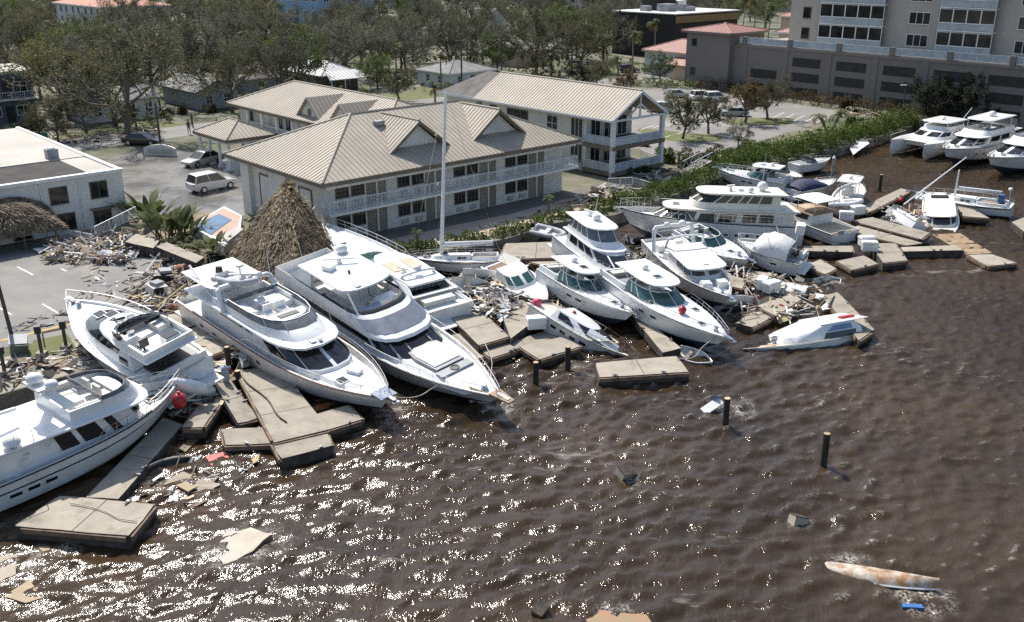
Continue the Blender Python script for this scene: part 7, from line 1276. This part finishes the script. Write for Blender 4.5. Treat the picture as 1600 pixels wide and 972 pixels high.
o = tag(empty('wreckage', at(1112, 640, .1), .5), 'white angular wreckage leaning on a piling in open water', 'wreckage'); MB().box((0, 0, .2), (1.1, .5, .06), 0, 0, (.3, -.5)).build('panel', WHT, o); MB().box((.45, .2, .45), (.5, .45, .05), .6, 0, (-.9, .3)).build('panel', FOAMB, o)
# white foam wash where waves break on things
# ---------------------------------------------------------------- thatched roofs
TH1 = mat('thatch', (.19, .145, .10), .95, var=.3, scale=2.2, fine=.3, bscale=8); THS = leafmat('thatch_straw', (.11, .084, .056), (.25, .192, .128), 1.3, .1, .1); THG = leafmat('golden_straw', (.17, .12, .06), (.33, .25, .13), 1.5, .1, .15)
def thatch(root, corners, apex, n, seed, ln=.5, gold=True, wd=.045):
    r = np.random.RandomState(seed); k = len(corners); mb = MB(); C = [Vector(c) for c in corners]; A = Vector(apex); rings = []
    for i in range(6):
        f = i / 5; rings.append([c.lerp(A, f) + Vector((0, 0, .62 * math.sin(math.pi * f) ** .75)) for c in C])
    mb.loft(rings, True, True, True); body = mb.build('thatch_body', TH1, root)
    def strands(nn, gens, m, nm, L0):
        Cc, Aa, Bb = [], [], []
        for p, d, nr in gens:
            Cc.append(p + nr * abs(r.normal(0, .05)) + nr * .03); dd = (d + Vector(r.normal(0, .22, 3))).normalized() * (L0 * r.uniform(.5, 1.3)) + nr * .03; Aa.append(dd); w = dd.cross(nr).normalized() * wd * r.uniform(.6, 1.5); Bb.append(w)
        return stuff(put(quads_mesh(nm, np.array([tuple(x) for x in Cc]), np.array([tuple(x) for x in Aa]), np.array([tuple(x) for x in Bb]), m), nm, root))
    g = []
    for _ in range(n):
        i = r.randint(k); a, b_ = C[i], C[(i + 1) % k]; f = 1 - math.sqrt(r.uniform()); u = r.uniform(); base = a.lerp(b_, u); p = base.lerp(A, f) + Vector((0, 0, .62 * math.sin(math.pi * f) ** .75)); d = (base - A).normalized(); nr = (b_ - a).cross(A - a).normalized()
        if nr.z < 0: nr = -nr
        g.append((p, d, nr))
    strands(n, g, THS, 'straw', ln)
    if gold:
        g = []
        for _ in range(n // 14):
            c = C[r.randint(k)]; f = r.uniform(.02, 1) ** .8; p = c.lerp(A, f) + Vector((0, 0, .62 * math.sin(math.pi * f) ** .75 + .05)) + Vector(r.normal(0, .16, 3)); g.append((p, (c - A).normalized() + Vector(r.normal(0, .3, 3)), Vector((0, 0, 1))))
        for _ in range(n // 25): g.append((A + Vector(r.normal(0, .16, 3)) + Vector((0, 0, .1)), Vector((r.normal(0, .6), r.normal(0, .6), r.uniform(-1, .6))).normalized(), Vector((r.normal(), r.normal(), .5)).normalized()))
        strands(0, g, THG, 'ridge_straw', ln * .7)
hc = at(436, 400, LAND)
hut = tag(empty('thatched_hut', hc), 'tall collapsed thatched hut roof between the motel and the yachts', 'hut')
cs = [at(350, 424, 1.3) - hc, at(398, 450, 1.2) - hc, at(470, 446, 1.4) - hc, at(526, 400, 1.9) - hc, at(470, 372, 1.6) - hc, at(395, 380, 1.6) - hc]; ap = Vector((at(450, 296, 5.8)).to_tuple()) - hc; thatch(hut, cs, ap, 15000, 1, .42)
for c in cs: MB().tube((c.x * .8, c.y * .8, -1.2), (c.x * .78, c.y * .78, .9), .09).build('post', WOODR, hut)
tw = bld('thatch_awning', 'thatched bar awning against the flat roofed building', 'awning', 21.2, 76.9, z=LAND); thatch(tw, [(-8, -1.6, 1.3), (.9, -1.6, 1.2), (.6, 1.6, 2.4), (-8, 1.6, 2.5)], (-3.2, 1.0, 3.2), 4500, 2, .3, False); [MB().tube((x, -.9, -.1), (x, -.9, 1.8), .08).build('post', WOODR, tw) for x in (-5, -2, .3)]
# ---------------------------------------------------------------- pool
POOLW = mat('pool_water', (.05, .13, .24), .06, var=.2, scale=1.2, bump=.3, bscale=5); PINKT = mat('pink_deck', (.50, .33, .26), .85, var=.08)
pc_ = at(338, 345, LAND); pl_ = tag(empty('swimming_pool', pc_), 'small raised swimming pool with pink deck and blue water', 'pool')
def rel(pix, z): return [tuple(at(x, y, z) - pc_) for x, y in pix]
MB().slab(rel([(296, 352), (350, 322), (378, 337), (374, 372), (350, 384)], 1.8), .85).build('pool_wall', STUCW, pl_); MB().slab(rel([(302, 351), (349, 325), (375, 338), (371, 352), (346, 372)], 1.83), .04).build('pool_deck', PINKT, pl_); MB().slab(rel([(302, 352), (342, 334), (362, 343), (330, 366)], 1.87), .03).build('pool_water', POOLW, pl_); MB().slab(rel([(348, 369), (372, 352), (380, 358), (356, 377)], 2.1), .35).build('pool_step', CURB, pl_)
# ---------------------------------------------------------------- fences, gangway, rails
def fence_panel(label, p0, p1, z0, z1, h=.9, name='white_fence', sp=.13):
    A_, B_ = at(*p0, z0), at(*p1, z1); o = tag(empty(name, A_), label, 'fence'); railing(o, (0, 0, 0), B_ - A_, h, sp, RAILW, 'fence_panel', .018, 1.4)
fence_panel('fallen white picket railing leaning by the flat roofed building', (150, 372), (214, 340), 1.2, 1.9); fence_panel('low white picket railing in the debris of the flat roofed building', (95, 374), (146, 384), LAND, LAND); fence_panel('bent white railing left of the footbridge', (950, 292), (988, 290), LAND, 1.2, .8); fence_panel('tilted white railing in front of the gabled building', (990, 290), (1022, 300), LAND, LAND, .8); fence_panel('white railing by the gabled building corner', (1000, 245), (1035, 258), LAND, LAND, .8)
gw = tag(empty('gangway', at(1072, 268, LAND + .2)), 'broken white truss gangway tilted beside the hedge', 'gangway'); q = at(1106, 250, LAND + 1.0) - at(1072, 268, LAND + .2); sd_ = Vector((-q.y, q.x, 0)).normalized() * .6
for s in (1, -1):
    mb = MB(); o_ = sd_ * s; u = Vector((0, 0, .9)); mb.tube(o_, q + o_, .05, n=4); mb.tube(o_ + u, q + o_ + u, .05, n=4)
    for i in range(6): mb.tube(o_ + q * (i / 6) + (u if i % 2 else Vector()), o_ + q * ((i + 1) / 6) + (Vector() if i % 2 else u), .035, n=4)
    mb.build('truss', ALU, gw)
MB().slab([tuple(sd_), tuple(-sd_), tuple(q - sd_), tuple(q + sd_)], .06).build('walkway', WOODG, gw)
# ---------------------------------------------------------------- posts, poles, boxes
POLE = mat('dark_pole', (.055, .05, .045), .6, var=.1)
o = tag(empty('lamp_post', at(24, 546, LAND)), 'dark lamp post leaning at the left edge by the quay', 'lamp post'); MB().tube((0, 0, 0), (-.35, .1, 4.7), .12, .09, 8).build('post', POLE, o); MB().box((0, 0, .1), (.4, .4, .3)).build('base', CONC, o)
for (lab, px, py, h) in (('thin dark light pole against the garage wall', 1409, 182, 4.2),):
    o = tag(empty('light_pole', at(px, py, LAND)), lab, 'lamp post'); MB().tube((0, 0, 0), (0, 0, h), .08, .06).build('pole', POLE, o); MB().box((-.3, 0, h), (.8, .25, .12)).build('lamp_head', GEL, o)
def upole(label, px, py, h): o = tag(empty('utility_pole', at(px, py, LAND)), label, 'utility pole'); MB().tube((0, 0, -.2), (0, 0, h), .15, .1, 7).build('pole', POLE, o); MB().box((0, 0, h - .6), (1.8, .12, .12), ANG).build('crossarm', WOODR, o); return at(px, py, LAND) + Vector((0, 0, h - .55))
tops = [upole('dark utility pole right of the shingle cottage', 722, 160, 9.5), upole('utility pole behind the gabled building', 784, 140, 8.5), upole('utility pole at the car park street corner', 893, 120, 7.5), upole('tall pole in front of the yellow green tree', 252, 235, 5.4), upole('utility pole behind the gabled roof at left', 755, 128, 6)]
for i, (a, b_) in enumerate(((0, 1), (1, 2))):
    mb = MB(); A_, B_ = tops[a], tops[b_]; pts = [A_.lerp(B_, k / 10) - Vector((0, 0, 1.2 * 4 * (k / 10) * (1 - k / 10))) - A_ for k in range(11)]; mb.pipe([tuple(p) for p in pts], .02, 3); tag(mb.build('power_line', POLE, None, 0, A_), ('sagging power line behind the motel, left span', 'sagging power line behind the motel, right span')[i], 'power line')
def pedestal(label, px, py, h, m=None):
    o = tag(empty('power_pedestal', at(px, py, LAND)), label, 'pedestal'); MB().box((0, 0, h * .45), (.14, .14, h * .9)).build('post', POLE, o); MB().box((0, 0, h * .92), (.32, .28, .42), .3).build('meter_box', m or BLACKP, o); MB().box((0, 0, .12), (.5, .5, .24)).build('base', CONC, o)
pedestal('dark meter post left of the grass patch', 66, 556, 1.7); pedestal('dark meter post at the quay yacht bow', 104, 545, 1.6); pedestal('leaning meter post at the left end of the seawall walk', 8, 585, 1.5)
o = tag(empty('quay_rail', at(66, 520, LAND + 1.0)), 'dark timber bar spanning between the two meter posts', 'rail'); MB().tube((0, 0, 0), at(104, 512, LAND + 1.0) - at(66, 520, LAND + 1.0), .06).build('bar', WOODR, o); MB().tube((0, 0, .0), (0, 0, -.9), .04).build('post', WOODR, o)
GREENB = mat('transformer_green', (.11, .14, .11), .7, var=.15); o = tag(empty('transformer_box', at(32, 552, LAND), .4), 'grey green transformer box toppled near the lamp post', 'box'); MB().box((0, 0, .4), (.9, .8, .8), 0, 0, (.35, .1)).build('case', GREENB, o); MB().box((0, 0, .84), (.95, .85, .06), 0, 0, (.35, .1)).build('lid', GREYC, o)
DUMP = mat('dumpster_green', (.02, .13, .09), .6, var=.2); o = tag(empty('dumpster', at(57, 226, LAND), .6), 'green dumpster behind the flat roofed building', 'dumpster'); MB().box((0, 0, .7), (2.4, 1.4, 1.2), 0, 0, None, 1.05).build('bin', DUMP, o); MB().box((0, 0, 1.35), (2.5, 1.5, .1)).build('lid', DUMP, o)
o = tag(empty('sign_wall', at(250, 244, LAND), ANG - .9), 'low white curved entrance sign wall by the street', 'wall'); o.scale = (.62, .8, .8); MB().loft([[(-3 + 6 * i / 10, .3 * math.sin(math.pi * i / 10) + dy, zz) for dy, zz in ((0, -.1), (.35, -.1), (.35, 1.1 + .45 * math.sin(math.pi * i / 10)), (0, 1.1 + .45 * math.sin(math.pi * i / 10)))] for i in range(11)], True, True, True).build('wall', STUCW, o); MB().bb(-2.2, 2.2, -.1, -.02, .5, .9).build('plaque', CURB, o)
# wrecked appliances and drums near the quay yacht bow
DRUM = mat('rust_red_drum', (.26, .10, .065), .7, var=.25)
for (px, py, rot, lab) in ((285, 420, (R(80), 0, .8), 'rust red drum lying by the concrete block'), (275, 482, (R(75), 0, -.4), 'open rust red drum by the quay yacht stern')): o = MB().lathe((0, 0, 0), [(.3, -.42), (.32, -.4), (.32, 0), (.335, .01), (.32, .02), (.32, .4), (.3, .42)], 14).build('drum', DRUM, None, 50, at(px, py, LAND + .35)); o.rotation_euler = rot; tag(o, lab, 'drum'); MB().lathe((0, 0, .42), [(.06, 0), (.06, .03)], 8).build('bung', BLACKP, o)
for (px, py, m, rz, lab) in ((258, 442, BLACKP, .3, 'black wrecked machine box beside the quay'), (246, 462, GELC, .9, 'toppled cream cabinet with dark front by the quay')): o = tag(empty('cabinet', at(px, py, LAND), rz), lab, 'cabinet'); MB().box((0, 0, .4), (1.1, .8, .7), 0, 0, (.2, .1)).build('case', m, o); MB().box((-.1, -.4, .42), (.7, .04, .5), 0, 0, (.2, .1)).build('front', BLACKP, o); MB().box((.1, .05, .85), (.8, .5, .2), .3, 0, (.2, .1)).build('top', GREYC, o)
for i, (p, q, r_, lab) in enumerate((((292, 418), (332, 440), .1, 'fallen brown log beside the rust red drum'), ((245, 480), (290, 445), .08, 'long pale timber beam by the cabinets'), ((228, 425), (240, 408), .04, 'white pole lying on the asphalt'), ((290, 430), (318, 418), .08, 'short timber beam under the concrete block'))):
    A_, B_ = at(*p, LAND + .3), at(*q, LAND + .5); o = MB().tube((0, 0, 0), B_ - A_, r_, r_ * .9, 7).build('timber_beam', (WOODR, WOODN, GEL, WOODN)[i], None, 0, A_); tag(o, lab, 'beam')
# ---------------------------------------------------------------- cars
def car(label, px, py, head, col, kind='sedan', cat='car', s=None):
    s = s or (.86 if py < 190 else 1.0)
    m = mat('car_' + '_'.join(str(int(c * 100)) for c in col), col, .3, coat=.6, var=.03); o = tag(empty('parked_car', at(px, py, LAND), head), label, cat); o.scale = (s,) * 3
    suv = kind != 'sedan'; Lc, Wc = (4.5, 1.85) if suv else (4.6, 1.78); zt = 1.72 if suv else 1.42; zb = .98 if suv else .88
    def sec(x, w, z0, z1): return [(x, w * .92, z0), (x, w, (z0 + z1) * .5), (x, w * .95, z1), (x, -w * .95, z1), (x, -w, (z0 + z1) * .5), (x, -w * .92, z0)]
    hw = Wc / 2; prof = [(-Lc / 2, .82, .42, zb - .12), (-Lc / 2 + .12, .95, .30, zb), (-Lc * .25, 1.0, .24, zb + .02), (0, 1.0, .24, zb), (Lc * .2, 1.0, .24, zb - .04), (Lc * .36, .98, .26, zb - .12), (Lc / 2 - .12, .9, .30, zb - .2), (Lc / 2, .78, .42, zb - .3)]
    MB().loft([sec(x, w * hw, a, c) for x, w, a, c in prof], True, True, True).build('body', m, o, 35)
    x0, x1, x2, x3 = (-Lc / 2 + .12, -Lc / 2 + .4, Lc * .06, Lc * .24) if suv else (-Lc * .38, -Lc * .22, Lc * .05, Lc * .24)
    base = [(x0, hw * .93), (x3, hw * .93)]; MB().loft([[(x0, hw * .92, zb - .02), (x3, hw * .92, zb - .06), (x3, -hw * .92, zb - .06), (x0, -hw * .92, zb - .02)], [(x1, hw * .76, zt - .05), (x2, hw * .76, zt - .05), (x2, -hw * .76, zt - .05), (x1, -hw * .76, zt - .05)]], True).build('glasshouse', GLASS, o)
    MB().loft([[(x1 - .03, hw * .77, zt - .055), (x2 + .03, hw * .77, zt - .055), (x2 + .03, -hw * .77, zt - .055), (x1 - .03, -hw * .77, zt - .055)], [(x1 + .1, hw * .68, zt + .02), (x2 - .06, hw * .68, zt + .02), (x2 - .06, -hw * .68, zt + .02), (x1 + .1, -hw * .68, zt + .02)]], True, True, True).build('roof', m, o, 50)
    mb = MB()
    for sx in (1, -1):
        for (a, c) in ((x0, x1), (x3, x2), ((x0 + x3) / 2 - .1, (x1 + x2) / 2)): mb.tube((a, sx * hw * .925, zb - .03), (c, sx * hw * .765, zt - .04), .04, n=4)
    mb.build('pillars', m, o)
    for sx in (-Lc * .3, Lc * .31):
        for sy in (1, -1): wl = MB().tube((sx, sy * (hw - .2), .33), (sx, sy * (hw + .015), .33), .33, n=14).build('wheel', BLACKP, o); MB().tube((sx, sy * (hw + .01), .33), (sx, sy * (hw + .03), .33), .2, n=10).build('rim', ALU, wl)
    for sy in (1, -1): MB().box((Lc / 2 - .06, sy * hw * .62, zb - .3), (.12, .36, .14)).build('headlight', GEL, o); MB().box((-Lc / 2 + .05, sy * hw * .68, zb - .16), (.1, .3, .16)).build('tail_light', REDP, o)
    return o
SIL, WHT_, BLK, YEL = (.42, .44, .44), (.72, .72, .70), (.02, .02, .024), (.62, .42, .02)
car('silver green sedan parked in the motel court', 318, 257, ANG + R(195), (.40, .43, .40)); car('white pickup with dark cab roof parked beside the motel wall', 332, 296, ANG + R(5), WHT_, 'suv', 'pickup'); car('black sedan with red roof on the street', 224, 226, R(-8), BLK)
car('yellow car left of the white sedan in the north car park', 948, 150, ANG + R(60), YEL, s=.95); car('white sedan next to the yellow car', 1058, 152, R(10), SIL); car('white estate car in the far row, left one of two', 1097, 156, R(20), WHT_, 'suv'); car('white estate car in the far row, right one of two', 1119, 158, R(15), WHT_, 'suv'); car('white off-road car nearest the gabled building roof', 1030, 175, R(155), WHT_, 'suv'); car('silver car under the rust topped tree', 1147, 181, R(170), SIL); car('white car half behind the car park trees', 1178, 165, R(25), WHT_)
car('dark car parked on the far street by the utility pole', 902, 104, R(0), (.05, .06, .07)); car('dark pickup parked below the black building', 983, 113, R(10), (.03, .035, .05), 'suv', 'pickup')
# ---------------------------------------------------------------- two people on the street
def person(label, px, py, face, shirt, trousers):
    p = at(px, py, LAND); me = bpy.data.meshes.new('body'); V_ = [(0, 0, .95), (0, 0, 1.2), (0, 0, 1.42), (0, 0, 1.52), (0, 0.02, 1.64), (.1, 0, .9), (.12, .05, .5), (.12, 0, .06), (.12, .12, .04), (-.1, 0, .9), (-.12, -.05, .5), (-.13, -.1, .06), (-.13, .02, .04), (.2, 0, 1.4), (.26, .0, 1.14), (.24, .1, .92), (-.2, 0, 1.4), (-.27, 0, 1.14), (-.24, .08, .92)]
    E_ = [(0, 1), (1, 2), (2, 3), (3, 4), (0, 5), (5, 6), (6, 7), (7, 8), (0, 9), (9, 10), (10, 11), (11, 12), (2, 13), (13, 14), (14, 15), (2, 16), (16, 17), (17, 18)]; me.from_pydata(V_, E_, []); o = put(me, 'person', None, p, face); tag(o, label, 'person'); sm = o.modifiers.new('skin', 'SKIN'); me.skin_vertices
    rad = [.15, .16, .15, .06, .11, .1, .07, .045, .04, .1, .07, .045, .04, .07, .05, .035, .07, .05, .035]
    for i, q in enumerate(me.skin_vertices[0].data): q.radius = (rad[i], rad[i] * .8); q.use_root = i == 0
    o.modifiers.new('sub', 'SUBSURF').levels = 1; me.materials.append(shirt); MB().lathe((0, .02, 1.68), [(.10, -.02), (.12, .03), (.09, .1), (.02, .13)], 8).build('hair', BLACKP, o, 50)
person('person in dark clothes standing in the street by the canopy', 296, 210, .4, mat('dark_cloth', (.04, .045, .06), .9), None); person('second person in dark clothes on the far side of the street', 301, 199, 2.0, mat('brown_cloth', (.07, .05, .04), .9), None)
